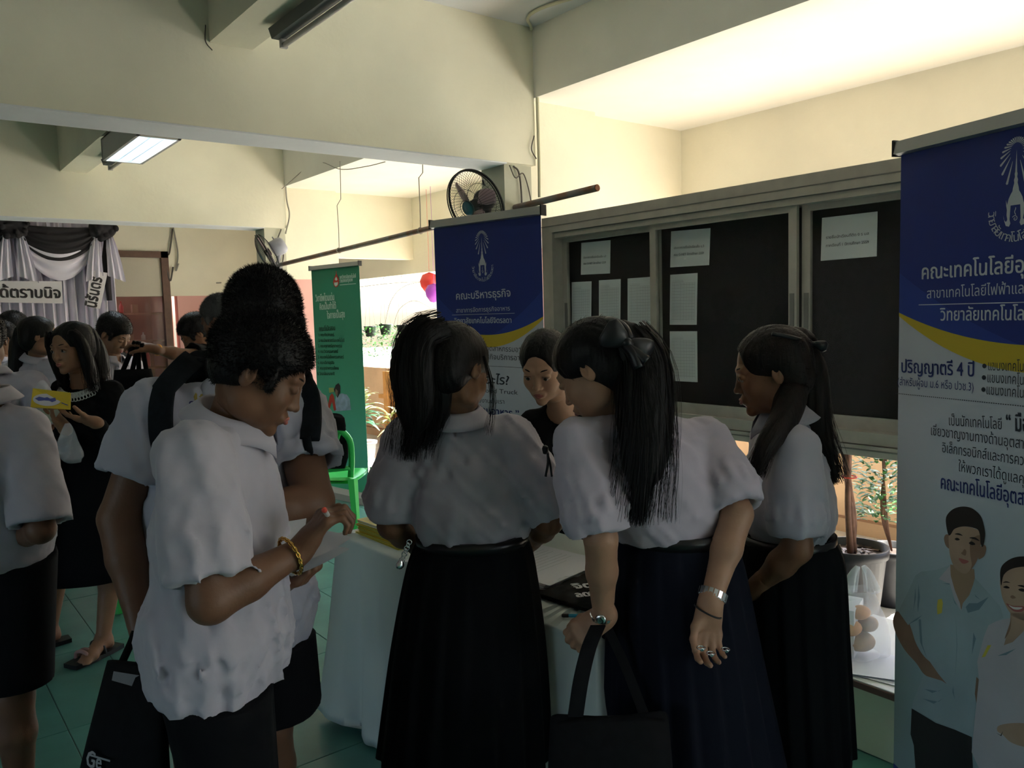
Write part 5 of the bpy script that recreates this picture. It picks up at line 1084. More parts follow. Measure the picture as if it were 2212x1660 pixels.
def leaf(p, d, L, w_, m, root, droop=.5, n=7, name='leaf'):
    d = nrm(d); s_ = nrm(np.cross(d, UPV)+V(1e-4, 0, 0)); pts = []; q = np.array(p, float); dd = d.copy(); R = []
    for i in range(n):
        t = i/(n-1); ww = w_*math.sin(math.pi*min(.97, .06+t*.94))**.8; R.append([q-s_*ww/2+UPV*ww*.12, q-UPV*.0, q+s_*ww/2+UPV*ww*.12]); q = q+dd*L/(n-1); dd = nrm(dd-UPV*droop/(n-1))
    R = np.array(R); v = R.reshape(-1, 3); f = [(i*3+j, i*3+j+1, i*3+j+4, i*3+j+3) for i in range(n-1) for j in (0, 1)]; f = np.array(f)
    return (np.vstack([v, v-UPV*.0012]), np.vstack([f, f[:, ::-1]+len(v)]))
def dracaena(c, h, r0, potr, poth, label, seed, ms, stems=3, gro=None, nl=15, L=.30):
    root = empty('potted_plant', c, label, 'plant', gro); pot(c, potr, poth, potg, root); r = random.Random(seed)
    for k in range(stems):
        b = V(*c)+V(r.uniform(-1, 1)*potr*.4, r.uniform(-1, 1)*potr*.4, poth*.9); hh_ = h*r.uniform(.6, 1); t = b+V(r.uniform(-.06, .06), r.uniform(-.06, .06), hh_)
        st = mk('stem', [tube([b, (b+t)/2+V(.01, 0, 0), t], .011, 7)], bark, root)
        for j in range(nl):
            u = .45+.55*j/nl; p = b+(t-b)*u; a_ = r.uniform(0, 6.28); e = .25+1.2*j/nl; m_ = ms[0] if j > nl*.55 else ms[1]
            mk('leaf', [leaf(p, V(math.cos(a_), math.sin(a_), e), L*r.uniform(.7, 1.1), .055, m_, root, 1.3)], m_, root)
dracaena((4.15, 8.0, 0), .62, 0, .16, .22, 'potted plant with cream tipped leaves in a grey pot by the peach wall', 4, (leafb, leafc), 3)
dracaena((4.75, 8.3, 0), .40, 0, .14, .18, 'low potted plant with pale leaves left of the grey pot', 9, (leafb, leafb), 2, nl=12)
dracaena((4.80, 7.2, 0), .80, 0, .15, .22, 'taller potted plant with cream leaves partly behind the ponytail', 12, (leafb, leafa), 2)
def bushy(c, root, r, h, n, m, seed, sz=.03, z0=0):
    rr = random.Random(seed); parts = []
    for i in range(n):
        a_, z = rr.uniform(0, 6.28), rr.random(); q = rr.random()**.5*r*(1-.3*abs(z-.5)); p = V(c[0]+q*math.cos(a_), c[1]+q*math.sin(a_), c[2]+z0+z*h); parts.append(leaf(p, V(math.cos(a_+rr.uniform(-1, 1)), math.sin(a_), rr.uniform(-.3, .8)), sz*rr.uniform(.8, 1.4), sz*.6, m, root, .4, 4))
    o = mk('foliage', parts, m, root); o['kind'] = 'stuff'; return o
def hanging(px, py, label, seed, d=10.0):
    r_ = ray(px, py); p = CAMP+r_*(5.27/r_[0]); root = empty('hanging_plant', p, label, 'plant', 'plants hanging in the wall opening'); pot((p[0], p[1], p[2]-.07), .085, .14, potm, root); bushy(p, root, .15, .42, 190, leafa, seed, .05, -.36)
    for k in range(3): a_ = k*2.09; mk('hanging_wire', [tube([p+V(.08*math.cos(a_), .08*math.sin(a_), .07), V(p[0], p[1], 2.12)], .002, 4)], wirem, root)
hanging(833, 712, 'plant trailing from a small hanging pot nearest the green banner', 1); hanging(871, 714, 'plant in a small hanging pot nearest the ponytail', 2); hanging(800, 716, 'trailing plant half behind the edge of the green banner', 3, 10.4)
for k, (pts, lb) in enumerate((([P(832, 700, 10.0), P(845, 650, 10.0), P(875, 618, 10.0), P(935, 606, 9.9)], 'thin curved cable crossing the bright wall opening, upper one'), ([P(850, 705, 9.9), P(862, 670, 9.9), P(885, 652, 9.9), P(905, 652, 9.8), P(935, 668, 9.8)], 'thin curved cable crossing the bright wall opening, lower one'), ([P(778, 620, 10.2), P(850, 612, 10), P(935, 608, 9.9)], 'straight thin cable under the lintel of the bright wall opening'))): cable('cable', pts, .004, lb, group='cables across the bright wall opening')
wt = mat('orange_timber', (.55, .28, .08), .7, noise=.25, nscale=8)
wto = empty('timber_screen', (5.08, 7, 0), 'orange brown timber posts against the peach wall behind the potted plants', 'timber')
[mk('post', [box((5.02, y, 0), (5.14, y+.15, .9))], wt, wto, False) for y in (6.0, 7.9, 8.9)]
mk('cross_rail', [box((5.03, 5.9, .55), (5.13, 9.2, .60))], wt, wto, False)
bq_, bz_ = P(928, 613, 9.2), P(938, 634, 9.0)
tag(mk('balloon', [lathe([(0, -.12), (.05, -.10), (.10, -.03), (.11, .03), (.08, .10), (0, .13)], bq_, 20), tube([bq_+UPV*.12, V(bq_[0], bq_[1], 2.995)], .002, 4)], mat('balloon_red', (.75, .06, .05), .35)), 'red balloon at the edge of the blue banner', 'balloon', 'balloons')
tag(mk('balloon', [lathe([(0, -.11), (.05, -.09), (.09, -.03), (.10, .03), (.07, .09), (0, .11)], bz_, 20), tube([bz_+UPV*.10, V(bz_[0], bz_[1], 2.995)], .002, 4)], mat('balloon_purple', (.45, .08, .6), .35)), 'purple balloon just under the red one', 'balloon', 'balloons')
# right hand potted shrubs under the cabinet
c = P(1843, 1300, 4.0); c = V(c[0], c[1], 0); rt = empty('potted_shrub', c, 'bare twisted stems in a big black pot below the notice cabinet', 'plant'); pot(c, .165, .36, potm, rt)
for k, q in enumerate(([(0, 0, .33), (-.03, 0, .55), (-.05, .02, .8), (-.09, 0, 1.02), (-.05, 0, 1.25)], [(.02, .02, .33), (0, 0, .5), (-.06, 0, .75), (-.04, 0, 1.0), (-.09, 0, 1.2)], [(-.03, 0, .33), (-.06, 0, .6), (-.03, .01, .85), (-.07, 0, 1.1)])): mk('stem', [tube(smoothpts([c+V(*t) for t in q], 16), np.linspace(.017, .010, 16), 8)], bark, rt)
mk('tie', [tube([c+V(-.045+.035*math.cos(t), .035*math.sin(t), .72) for t in np.linspace(0, 6.28, 14)], .004, 5)], redm, rt)
rr = random.Random(5); chips = [obox(c+V(.13*math.cos(a_)*q, .13*math.sin(a_)*q, .325), *rot(a_*3), UPV, .035, .02, .006) for a_, q in [(rr.uniform(0, 6.28), rr.random()**.5) for _ in range(60)]]
o = mk('bark_chips', chips, mat('wood_chip', (.20, .13, .10), .35, noise=.3, nscale=30), rt, False); o['kind'] = 'stuff'
c = P(1925, 1300, 4.15); c = V(c[0], c[1], 0); rt = empty('potted_shrub', c, 'small leaved green shrub at the left edge of the tall banner', 'plant'); pot(c, .13, .3, potm, rt)
for k in range(4): mk('stem', [tube(smoothpts([c+V(0, 0, .28), c+V(.02*(k-1.5)-.03, .02*k, .5), c-RGT*.06+V(.03*(k-1.5), -.02, .9)], 10), .005, 6)], bark, rt)
bushy((c[0]-.06*RGT[0], c[1]-.06*RGT[1], .0), rt, .13, .56, 620, leafa, 8, .036, .45)
# low bench with papers and a carrier bag
bn = empty('low_bench', (2.85, .6, 0), 'low pale bench along the walkway with a dark edged top', 'bench')
mk('bench_top', [box((2.60, -.6, .25), (3.22, 1.68, .272))], mat('bench_top', (.60, .62, .60), .6), bn, False); mk('top_edge', [box((2.592, -.6, .246), (2.602, 1.68, .268))], mat('bench_edge', (.08, .04, .035), .6), bn, False)
mk('side_panel', [box((2.63, -.58, .004), (2.65, 1.66, .25)), box((3.16, -.58, .004), (3.18, 1.66, .25)), box((2.63, 1.64, .004), (3.18, 1.66, .25))], mat('bench_panel', (.46, .52, .42), .6), bn, False)
for k, (x, y, a_) in enumerate(((2.74, 1.40, .2), (2.80, 1.25, -.3), (2.74, 1.42, .5))): sheet_stack('paper_sheet', (x, y, .274+.004*k), a_, .21, .297, 2, wpm, ('uppermost' if k == 2 else 'lower' if k == 0 else 'middle')+' white paper sheet on the low bench beneath the carrier bag', 'paper', 'papers on the low bench')
film = mat('carrier_film', (.80, .84, .90), .25, alpha=.28, spec=.6, bump=.7, bscale=14); food = mat('food_orange', (.60, .27, .08), .6, noise=.3, nscale=12); foodb = mat('food_brown', (.42, .26, .13), .6, noise=.4, nscale=14)
bc2 = P(1858, 1400, 2.90); bc2 = V(bc2[0], bc2[1], .286); cb = empty('carrier_bag', bc2, 'translucent plastic carrier bag of food on the low bench', 'bag')
R = []
for z, r_, wb in ((.0, .075, .1), (.012, .110, .16), (.06, .118, .12), (.12, .108, .10), (.17, .080, .2), (.215, .062, .3), (.245, .05, .4)): R.append([bc2+V(r_*(1+wb*.5*math.sin(a_*5+z*20))*math.cos(a_), r_*(1+wb*.5*math.sin(a_*4+z*30))*math.sin(a_)*.85, z) for a_ in np.linspace(0, 6.2832, 40, endpoint=False)])
mk('film', [rings(R, cap=False)[0]], film, cb)
for sg in (-1, 1): mk('handle', [tube(smoothpts([bc2+RGT*.050*sg+UPV*.235, bc2+RGT*.03*sg+UPV*.30, bc2+RGT*.01*sg+UPV*.33], 12), [.026, .024, .022, .02, .018, .016, .014, .013, .012, .011, .010, .01], 8), tube(smoothpts([bc2+RGT*.02*sg+UPV*.235, bc2+RGT*.015*sg+UPV*.285, bc2+RGT*.01*sg+UPV*.33], 10), .008, 6)], film, cb)
for k, (dx, dy, z, a_, m_, sz) in enumerate(((0, 0, .008, .1, foodb, .050), (-.035, .02, .072, .7, food, .040), (.035, -.01, .078, .2, foodb, .038), (.0, .0, .130, 1.0, food, .034))):
    F = Field(bc2+V(dx-.09, dy-.09, z-.03), bc2+V(dx+.09, dy+.09, z+.11), .008); F.ell(bc2+V(dx, dy, z+sz*.75), (sz*1.2, sz, sz*.7), None, 0); F.disp(lambda p: .004*fbm(p, k, (50, 50, 50), 2)); tag(mk('food_packet', [F.mesh()], m_), ['brown packet at the bottom of the carrier bag', 'orange packet at the left inside the carrier bag', 'brown packet at the right inside the carrier bag', 'orange packet on top inside the carrier bag'][k], 'food', 'food in the carrier bag')
q = P(1808, 1378, 2.86); tag(mk('orange_fruit', [lathe([(.04*math.sin(t), -.04*math.cos(t)) for t in np.linspace(0, math.pi, 12)], V(q[0], q[1], .324), 20)], food), 'orange fruit on the low bench left of the carrier bag', 'fruit')
tag(mk('white_box', [obox(P(1806, 1370, 2.97)*V(1, 1, 0)+UPV*.3675, *rot(.3), UPV, .16, .16, .19)], wpm, None, False), 'white box on the low bench behind the girl with a ribbon', 'box')
# ---------------------------------------------------------------- the people
for n_, c_ in (('tan', (.20, .095, .050)), ('brown', (.16, .078, .045)), ('fair', (.36, .20, .125)), ('warm', (.27, .145, .085)), ('light', (.42, .25, .165)), ('olive', (.24, .125, .072))): skin(n_, c_)
MF = dict(eyewhite=mat('eye_white', (.34, .31, .29), .2), iris=mat('iris_brown', (.018, .010, .008), .15), lips=mat('lips', (.30, .10, .085), .45), hair=mat('hair_black', (.0055, .0045, .0045), .5, noise=.5, nscale=60, spec=.22, bump=.3, bscale=90, stretch=(1, 1, .15)), shoe=mat('shoe_black', (.012, .012, .012), .4), sock=mat('sock_white', (.6, .6, .6), .9))
hair2 = mat('hair_brown', (.012, .0072, .006), .5, noise=.5, nscale=60, spec=.22, bump=.3, bscale=90, stretch=(1, 1, .15)); hairg = mat('hair_grey', (.05, .05, .05), .7)
shirt = mat('white_shirt', (.415, .395, .46), .85, bump=.10, bscale=26, sheen=.2); shirtb = mat('white_shirt_b', (.40, .395, .47), .85, bump=.10, bscale=26, sheen=.2); shirtp = mat('white_shirt_warm', (.46, .41, .48), .85, bump=.10, bscale=26, sheen=.2)
black = mat('black_fabric', (.0048, .005, .0062), .9, bump=.1, bscale=30, spec=.12); navyf = mat('navy_fabric', (.0062, .0072, .0135), .9, bump=.1, bscale=30, spec=.12); belt = mat('belt_black', (.006, .006, .007), .3); satin = mat('satin_ribbon', (.012, .012, .014), .35, bump=.1, bscale=20)
gold = mat('gold', (.75, .45, .12), .25, metal=1); silver = mat('silver', (.75, .75, .76), .22, metal=1)
def skirt_sec(w, h, a0, b0, a1, b1, side, front, mid=.5, ma=None):
    w, h = np.array(w), np.array(h); side, front = nrm(side), nrm(front); m = w*(1-mid)+h*mid; am = ma or (a0*.45+a1*.62); bm_ = (b0*.45+b1*.62)
    w2 = w*.86+h*.14
    return [(w, side*a0, front*b0), (w2, side*(a0*1.22), front*(b0*1.22)), (m, side*am, front*bm_), (h, side*a1, front*b1)]
def loops(c, ax, fr, a, b, n, m, name, parent, kind='chain', r=.0016, w_=.006):
    ax = nrm(ax); fr = nrm(fr-ax*np.dot(fr, ax)); sd = np.cross(fr, ax); g = []
    for i in range(n):
        t = i/n*6.2832; p = c+sd*a*math.cos(t)+fr*b*math.sin(t); tn = nrm(-sd*a*math.sin(t)+fr*b*math.cos(t)); o_ = nrm(sd*math.cos(t)+fr*math.sin(t))
        if kind == 'chain':
            e = ax if i % 2 else o_; g.append(tube([p+tn*w_*math.cos(q)+e*w_*.55*math.sin(q) for q in np.linspace(0, 6.2832, 11)], r, 5, False))
        else: g.append(obox(p+o_*.001, tn, ax, o_, 6.2832*(a+b)/2/n*.86, w_, .0028))
    o = mk(name, g, m, parent, kind == 'chain'); o['kind'] = 'stuff'; return o
from mathutils.bvhtree import BVHTree
def onto(ob, geo, n, lift=.0016):
    """lay a flat print on a garment along -n"""
    me = ob.data; T = BVHTree.FromPolygons([v.co for v in me.vertices], [tuple(p.vertices) for p in me.polygons]); Mi = ob.matrix_world.copy(); out = []
    inv = _pinv(ob); M = inv.inverted()
    for v, f in geo:
        vv = []
        for p in v:
            o_ = inv@Vector(p+n*.12); d_ = (inv.to_3x3()@Vector(-n)).normalized(); h = T.ray_cast(o_, d_); vv.append(np.array(M@h[0])+n*lift if h[0] is not None else p)
        out.append((np.array(vv), f))
    return out
def child(ps, name): return next(o for o in ps['root'].children if o.name.split('.')[0] == name)
# 1 boy writing, in front
a1 = dict(label='boy in white shirt bending over papers with a pen, nearest the camera', skinm=SK['brown'], head=P(561, 803, 1.60), look=D(.83, .16, -.51), crown=D(.50, .1, .86), nb=P(497, 915, 1.62), sl=P(525, 970, 1.80), sr=P(418, 990, 1.47), el=P(520, 1270, 1.98), er=P(455, 1300, 1.40), wl=P(572, 1278, 1.74), wr=P(648, 1190, 1.53), pv=P(468, 1400, 1.64), bf=D(.95, .30, 0), s=.97, eyes=None, topm=shirt, lowm=black, lower='trousers', torso=1.04, sleeve=.82, sleever=1.10, arms=1.06, seed=11, hh=.0026,
    handR=dict(d=D(.52, .22, .66), n=D(.55, .3, -.55), th=D(-.55, .25, .55), curl=(100, 108, 112, 112), thumb=(30, 30, 35), s=.95), handL=dict(d=D(.85, .1, .22), n=D(-.1, .2, .9), th=D(.2, .8, 0), curl=(62, 66, 68, 70), thumb=(50, 20, 10)))
p1 = person(**a1)
wv = a1['wr']; loops(wv-nrm(a1['wr']-a1['er'])*.022, nrm(a1['wr']-a1['er']), D(0, -1, 0), .037, .034, 36, gold, 'bracelet', p1['root'], 'chain', .0017, .0058)
# 2 big boy with backpack
a2 = dict(label='big boy in white shirt with black backpack, head bowed behind the writing boy', skinm=SK['brown'], head=P(572, 700, 2.0), look=D(.44, -.84, -.26), crown=D(.12, -.26, .95), nb=P(520, 850, 2.10), sl=P(632, 892, 2.12), sr=P(340, 895, 2.05), el=P(678, 1085, 2.0), er=P(258, 1120, 2.0), wl=P(530, 1118, 1.86), wr=P(300, 1340, 1.92), pv=P(490, 1330, 2.10), bf=D(.22, -.97, 0), s=1.08, eyes=None, topm=shirtb, lowm=black, lower='shorts', torso=1.12, sleeve=.58, sleever=1.02, arms=1.22, seed=23, hh=.0028, shoes='black')
p2 = person(**a2)
sh2 = child(p2, 'shirt')
bpm = mat('backpack_fabric', (.007, .009, .012), .8, noise=.3, nscale=60, spec=.15)
bp = empty('backpack', P(500, 1000, 2.35), 'black backpack worn by the big boy, its straps over his white shirt', 'backpack')
def strap(pts, w_, t_, m, name, par, tail=None):
    """webbing pressed on the shirt where it is seen to run"""
    me = sh2.data; T = BVHTree.FromPolygons([v.co for v in me.vertices], [tuple(p.vertices) for p in me.polygons]); inv = _pinv(sh2); M = inv.inverted(); q = []
    pp_ = smoothpts([(*a_, 0) for a_ in pts], 26)
    for x, y, _ in pp_:
        d_ = Vector(nrm(ray(x, y))); h = T.ray_cast(inv@Vector(CAMP), (inv.to_3x3()@d_)); q.append(np.array(M@h[0])-np.array(d_)*.010 if h[0] is not None else (q[-1] if q else P(x, y, 2.1)))
    if tail is not None: q = list(smoothpts([*tail, q[0], q[3]], 14)[:-3])+q[1:]
    q = np.array(q); k = np.ones(5)/5; qs = np.stack([np.convolve(np.pad(q[:, i], 2, 'edge'), k, 'valid') for i in range(3)], -1); G_ = np.gradient(qs, axis=0); R = []
    for i in range(len(qs)):
        t = nrm(G_[i]); nn = nrm(-FWD-t*np.dot(-FWD, t)); s_ = np.cross(t, nn); R.append([qs[i]+s_*w_*a_+nn*b_ for a_, b_ in ((-.5, 0), (-.42, t_), (.42, t_), (.5, 0), (.42, -t_), (-.42, -t_))])
    mk(name, rings(R), m, par)
_s = nrm(a2['sr']-a2['sl']); _t = a2['nb']-UPV*.02
TAILR = [_t+_s*.12+FWD*.15-UPV*.06, _t+_s*.13+FWD*.07+UPV*.035]; TAILL = [_t-_s*.12+FWD*.15-UPV*.06, _t-_s*.13+FWD*.07+UPV*.035]
strap([(418, 775), (385, 792), (358, 830), (347, 880), (348, 940), (356, 985)], .062, .008, bpm, 'shoulder_strap', bp, TAILR)
strap([(652, 812), (668, 850), (674, 900), (668, 955)], .052, .008, bpm, 'shoulder_strap', bp, TAILL)
strap([(662, 945), (668, 975), (688, 1012)], .022, .004, bpm, 'webbing', bp)
F = Field(P(500, 1000, 2.35)-.3, P(500, 1000, 2.35)+.36, .012); cb_ = a2['pv']*.45+a2['nb']*.55+FWD*.22; F.seg(cb_-UPV*.14, cb_+UPV*.14, .09, .08, 0, (RGT, 1.5)); F.seg(cb_-UPV*.12+FWD*.07, cb_+UPV*.02+FWD*.07, .06, .05, .03, (RGT, 1.7)); mk('pack_body', [F.mesh()], bpm, bp)
pe = Panel(P(385, 880, 1.90), RGT+V(0, 0, -.06), UPV); pe.n = np.cross(pe.r, pe.u)
emb = mat('embroidery_navy', (.03, .03, .14), .8); embg = mat('embroidery_gold', (.35, .26, .06), .7)
mk('embroidery', onto(sh2, pe.text('ธ.ท.', pe.at(371, 892), .024, .042, bold=.0012)+pe.text('๒๘๑๙๑', pe.at(367, 904), .016, .048, bold=.001), -FWD), emb, p2['root'], False)
mk('badge', onto(sh2, [pe.poly([pe.at(389, 866)+V(.012*r_*math.cos(t), .020*r_*math.sin(t)) for t, r_ in zip(np.linspace(0, 6.0, 12), [1, .8, 1, .7, 1, .8, 1, .8, 1, .7, 1, .8])], 0)], -FWD), embg, p2['root'], False)
# papers held by the writing boy
def held_sheet(name, corners, label, m=None, sag=.012, print_lines=0, group=None):
    q = [np.array(c) for c in corners]; o = empty(name, sum(q)/4, label, 'paper', group); N = 12; top = []; nn = nrm(np.cross(q[1]-q[0], q[3]-q[0]))
    f_ = lambda u, v: q[0]*(1-u)*(1-v)+q[1]*u*(1-v)+q[2]*u*v+q[3]*(1-u)*v+nn*sag*(math.sin(u*3.1)*.7+math.sin(v*3.1+u*2)*.5)
    for i in range(N):
        for j in range(N): top.append(f_(i/(N-1), j/(N-1)))
    top = np.array(top); f = np.array([(i*N+j, (i+1)*N+j, (i+1)*N+j+1, i*N+j+1) for i in range(N-1) for j in range(N-1)]); mk('sheet', [(np.vstack([top, top-nn*.0008]), np.vstack([f, f[:, ::-1]+N*N]))], m or wpm, o)
    if print_lines:
        g = []
        for k in range(print_lines):
            v = .12+.75*k/print_lines; us = np.linspace(.12, .5+.38*((k*7) % 5)/5, 12); a_ = np.array([f_(u, v)+nn*.0009 for u in us]); b_ = np.array([f_(u, v+.012)+nn*.0009 for u in us]); n = len(us); g.append((np.vstack([a_, b_]), np.array([(i, n+i, n+i+1, i+1) for i in range(n-1)])))
        mk('print', g, inkm, o, False)
    return o
held_sheet('paper_sheet', [P(545, 1128, 1.70), P(662, 1118, 1.74), P(655, 1180, 1.64), P(590, 1200, 1.58)], 'printed white sheet curving up beneath the writing hand', sag=.006, print_lines=7)
held_sheet('paper_sheet', [P(585, 1205, 1.70), P(690, 1140, 1.78), P(762, 1166, 1.66), P(650, 1216, 1.58)], 'white sheet folded over under the writing fist, pointing at the table', sag=.010)
held_sheet('paper_sheet', [P(580, 1210, 1.72), P(690, 1176, 1.80), P(756, 1190, 1.68), P(630, 1246, 1.60)], 'lowest white sheet above the writing boy\'s left hand', sag=.008)
pen(P(712, 1120, 1.60), P(701, 1103, 1.44), [mat('pen_white', (.7, .7, .7), .3), mat('pen_red', (.65, .08, .05), .3)], 'white pen with red end in the writing boy\'s fist')
# 3 woman in black with lace collar
a3 = dict(label='woman in black dress with white lace collar holding a yellow brochure', skinm=SK['warm'], head=P(156, 752, 3.72), look=D(-.32, -.93, -.12), crown=D(-.08, -.1, .98), nb=P(178, 828, 3.78), sl=P(238, 850, 3.82), sr=P(138, 850, 3.80), el=P(258, 985, 3.74), er=P(118, 985, 3.76), wl=P(205, 912, 3.48), wr=P(140, 925, 3.48), pv=P(188, 1050, 3.84), bf=D(-.15, -.98, 0), s=.98, female=True, eyes=(-.6, .2), topm=black, lowm=black, lower=None, torso=.95, sleeve=1.0, seed=31, hh=.0032, bh=.010, hair='long', collar_on=False, top='black_top',
    handL=dict(d=D(-.95, -.1, .22), n=D(-.1, .3, .9), th=D(-.2, -.5, .8), curl=(24, 26, 30, 34), thumb=(60, 10, 5)), handR=dict(d=D(-.3, -.1, .5), n=D(.2, -.2, .9), th=D(-.8, -.2, .1), curl=(30, 34, 38, 42)),
    al=V(*P(226, 1418, 3.78)[:2], .085), ar=V(*P(112, 1408, 3.90)[:2], .085), kl=V(*P(243, 1270, 3.84)[:2], .46), kr=V(*P(128, 1270, 3.92)[:2], .46))
a3['skirt'] = dict(sec=skirt_sec(P(190, 985, 3.84), P(186, 1248, 3.84), .155, .115, .205, .165, RGT, FWD, ma=.185), pleats=0, wob=.03, n=80)
p3 = person(**a3); L3 = p3['L']
for sg, pth in ((1, [(.062, .045, .075), (.088, .030, .03), (.092, .02, -.05), (.085, .01, -.13), (.08, .015, -.19)]), (-1, [(-.062, .045, .075), (-.088, .030, .03), (-.092, .02, -.05), (-.085, .01, -.13), (-.085, .015, -.20)])):
    long_hair(p3, [L3(*q) for q in pth], [.014, .022, .027, .025, .010], None, 110, 5+sg, .0022)
long_hair(p3, [L3(0, -.07, .06), L3(0, -.10, -.04), L3(0, -.10, -.13), L3(0, -.09, -.20)], [.05, .058, .055, .020], (p3['R'][0], 1.25), 140, 8, .0022)
lace = mat('lace_white', (.62, .66, .64), .8); g = []
nd = p3['spine']
for i in range(17):
    t = -1.25+2.5*i/16; c = a3['nb']-nd*.012+(-FWD*math.cos(t)*.078+RGT*math.sin(t)*.088)-UPV*(.030*math.cos(t)**2+.008)-RGT*.008; 
    for rr_ in (.013, .007): g.append(tube([c+rr_*(RGT*math.cos(q)+UPV*math.sin(q)*.9)-FWD*.004 for q in np.linspace(0, 6.283, 10)], .0026, 5, False))
    c2_ = c-UPV*.020; g.append(tube([c2_+.009*(RGT*math.cos(q)+UPV*math.sin(q))-FWD*.004 for q in np.linspace(0, 6.283, 8)], .0024, 5, False))
mk('lace_collar', g, lace, p3['root'])
for a_, fx in ((a3['al'], D(-.40, -.92, 0)), (a3['ar'], D(-.75, -.66, 0))):
    sd = np.cross(fx, UPV); c = V(a_[0], a_[1], 0); R = []
    for u in np.linspace(-.085, .185, 12): wd = .036+.012*math.sin((u+.08)/.27*3.1)+.004*(u > .08); R.append([c+fx*u+sd*wd*x+UPV*z for x, z in ((-1, .002), (1, .002), (1, .022), (-1, .022))])
    so = mk('sandal', rings(R), blackp, p3['root'], False)
    mk('strap', [tube(smoothpts([c+fx*.03+sd*.042+UPV*.02, c+fx*.035+sd*.036+UPV*.06, c+fx*.04+UPV*.078, c+fx*.035-sd*.036+UPV*.06, c+fx*.03-sd*.042+UPV*.02], 16), .010, 6)], blackp, so)
    for z_ in (.095, .12): mk('strap', [tube(smoothpts([c+fx*z_+sd*.044+UPV*.02, c+fx*z_+sd*.034+UPV*.05, c+fx*z_+UPV*.060, c+fx*z_-sd*.034+UPV*.05, c+fx*z_-sd*.044+UPV*.02], 16), .009, 6)], mat('sandal_pink', (.42, .25, .22), .5), so)
# her brochure, card and plastic bag
q = [P(71, 839, 3.42), P(153, 849, 3.46), P(152, 885, 3.44), P(66, 880, 3.38)]
o = empty('brochure', sum(q)/4, 'yellow brochure with an oval emblem in the hands of the woman in black', 'brochure'); nn = nrm(np.cross(q[1]-q[0], q[3]-q[0])); nn = nn*(-1 if np.dot(nn, FWD) > 0 else 1)
mk('cover', [(np.array(q+[p-nn*.006 for p in q]), [(0, 1, 2, 3), (7, 6, 5, 4), (0, 4, 5, 1), (1, 5, 6, 2), (2, 6, 7, 3), (3, 7, 4, 0)])], yb_, o, False)
pb = Panel(q[3], q[2]-q[3], UPV); pb.n = nn; pb.u = nrm(q[0]-q[3]); ce = pb.at(102, 863); mk('oval', [pb.poly([ce+V(.052*math.cos(t), .028*math.sin(t)) for t in np.linspace(0, 6.1, 26)], .002)], ovalm, o, False)
mk('oval_print', [pb.poly([ce+V(*t) for t in ((-.045, .002), (-.03, .012), (-.01, .008), (.0, .012), (.012, .006), (.03, .012), (.034, -.002), (.02, -.010), (.008, -.004), (-.01, -.004), (-.03, -.008))], .003), pb.strip([pb.at(134, 856), pb.at(148, 862)], .004, .003), pb.strip([pb.at(133, 868), pb.at(147, 873)], .004, .003)], oblue, o, False)
held_sheet('paper_sheet', [P(80, 886, 3.42), P(133, 884, 3.46), P(112, 916, 3.42), P(86, 906, 3.40)], 'pale green card just below the yellow brochure held by the woman', mat('card_pale', (.42, .50, .46), .6), .003, 2)
def film_bag(c, w_, h, label, top=None, seed=1):
    o = empty('plastic_bag', c, label, 'bag'); R = []
    for k in range(9):
        t = k/8; z = c[2]-h*t; r_ = w_*(.18+.82*t**.8)*(1-.1*(t > .95)); R.append([V(c[0], c[1], z)+RGT*r_*math.cos(a_)*(1+.12*math.sin(a_*5+seed+t*4))+FWD*r_*.45*math.sin(a_)*(1+.3*math.sin(a_*4+seed))-UPV*.03*math.cos(a_*1+1)*t for a_ in np.linspace(0, 6.283, 30, endpoint=False)])
    mk('film', rings(R), film, o); return o
film_bag(P(146, 915, 3.42), .060, .14, 'crumpled clear plastic bag hanging from the hands of the woman in black')
film_bag(P(92, 822, 3.46), .04, .06, 'crumpled clear plastic bag just above the yellow brochure', seed=4)
# 4 student cropped at the left edge
a4 = dict(label='student in white shirt and black shorts cropped by the left edge of the photo', skinm=SK['brown'], head=P(-75, 745, 2.35), look=D(-.8, .5, -.4), crown=D(-.2, .1, .95), nb=P(-35, 865, 2.35), sl=P(-125, 930, 2.30), sr=P(62, 928, 2.38), el=P(-140, 1120, 2.2), er=P(88, 1145, 2.30), wl=P(-150, 1180, 2.4), wr=P(15, 1165, 2.52), pv=P(-32, 1165, 2.42), bf=D(-.55, .83, 0), s=1.02, eyes=None, topm=shirt, lowm=black, lower='shorts', torso=.95, sleeve=.92, sleever=1.18, arms=1.0, seed=41, face=True, lips=False, hh=.005, kr=V(*P(30, 1500, 2.40)[:2], .45), kl=V(*P(-100, 1500, 2.5)[:2], .45), ar=V(*P(40, 1650, 2.45)[:2], .085), shoes='black', skip=None)
a4.pop('skip'); p4 = person(**a4)
# 5.. group at the back left
a5 = dict(label='student with long dark ponytail and white shirt, back turned, left of the woman in black', skinm=SK['olive'], head=P(86, 728, 4.75), look=D(.85, .45, -.15), crown=D(-.05, .05, 1), nb=P(78, 775, 4.8), sl=P(38, 795, 4.85), sr=P(118, 798, 4.75), el=P(24, 900, 4.85), er=P(132, 900, 4.7), wl=P(50, 960, 5.0), wr=P(130, 950, 4.95), pv=P(76, 985, 4.85), bf=D(.3, .95, 0), s=.97, female=True, eyes=None, topm=shirt, lowm=black, lower=None, sleeve=.8, sleever=1.1, seed=51, hh=.005, bh=.013, hair='tied', shoes='socks', blouse=False,
    al=V(*P(42, 1240, 4.95)[:2], .085))
a5['skirt'] = dict(sec=skirt_sec(P(76, 950, 4.85), P(70, 1090, 4.85), .14, .11, .2, .18, RGT, FWD), pleats=12, amp=.08, n=72); p5 = person(**a5)
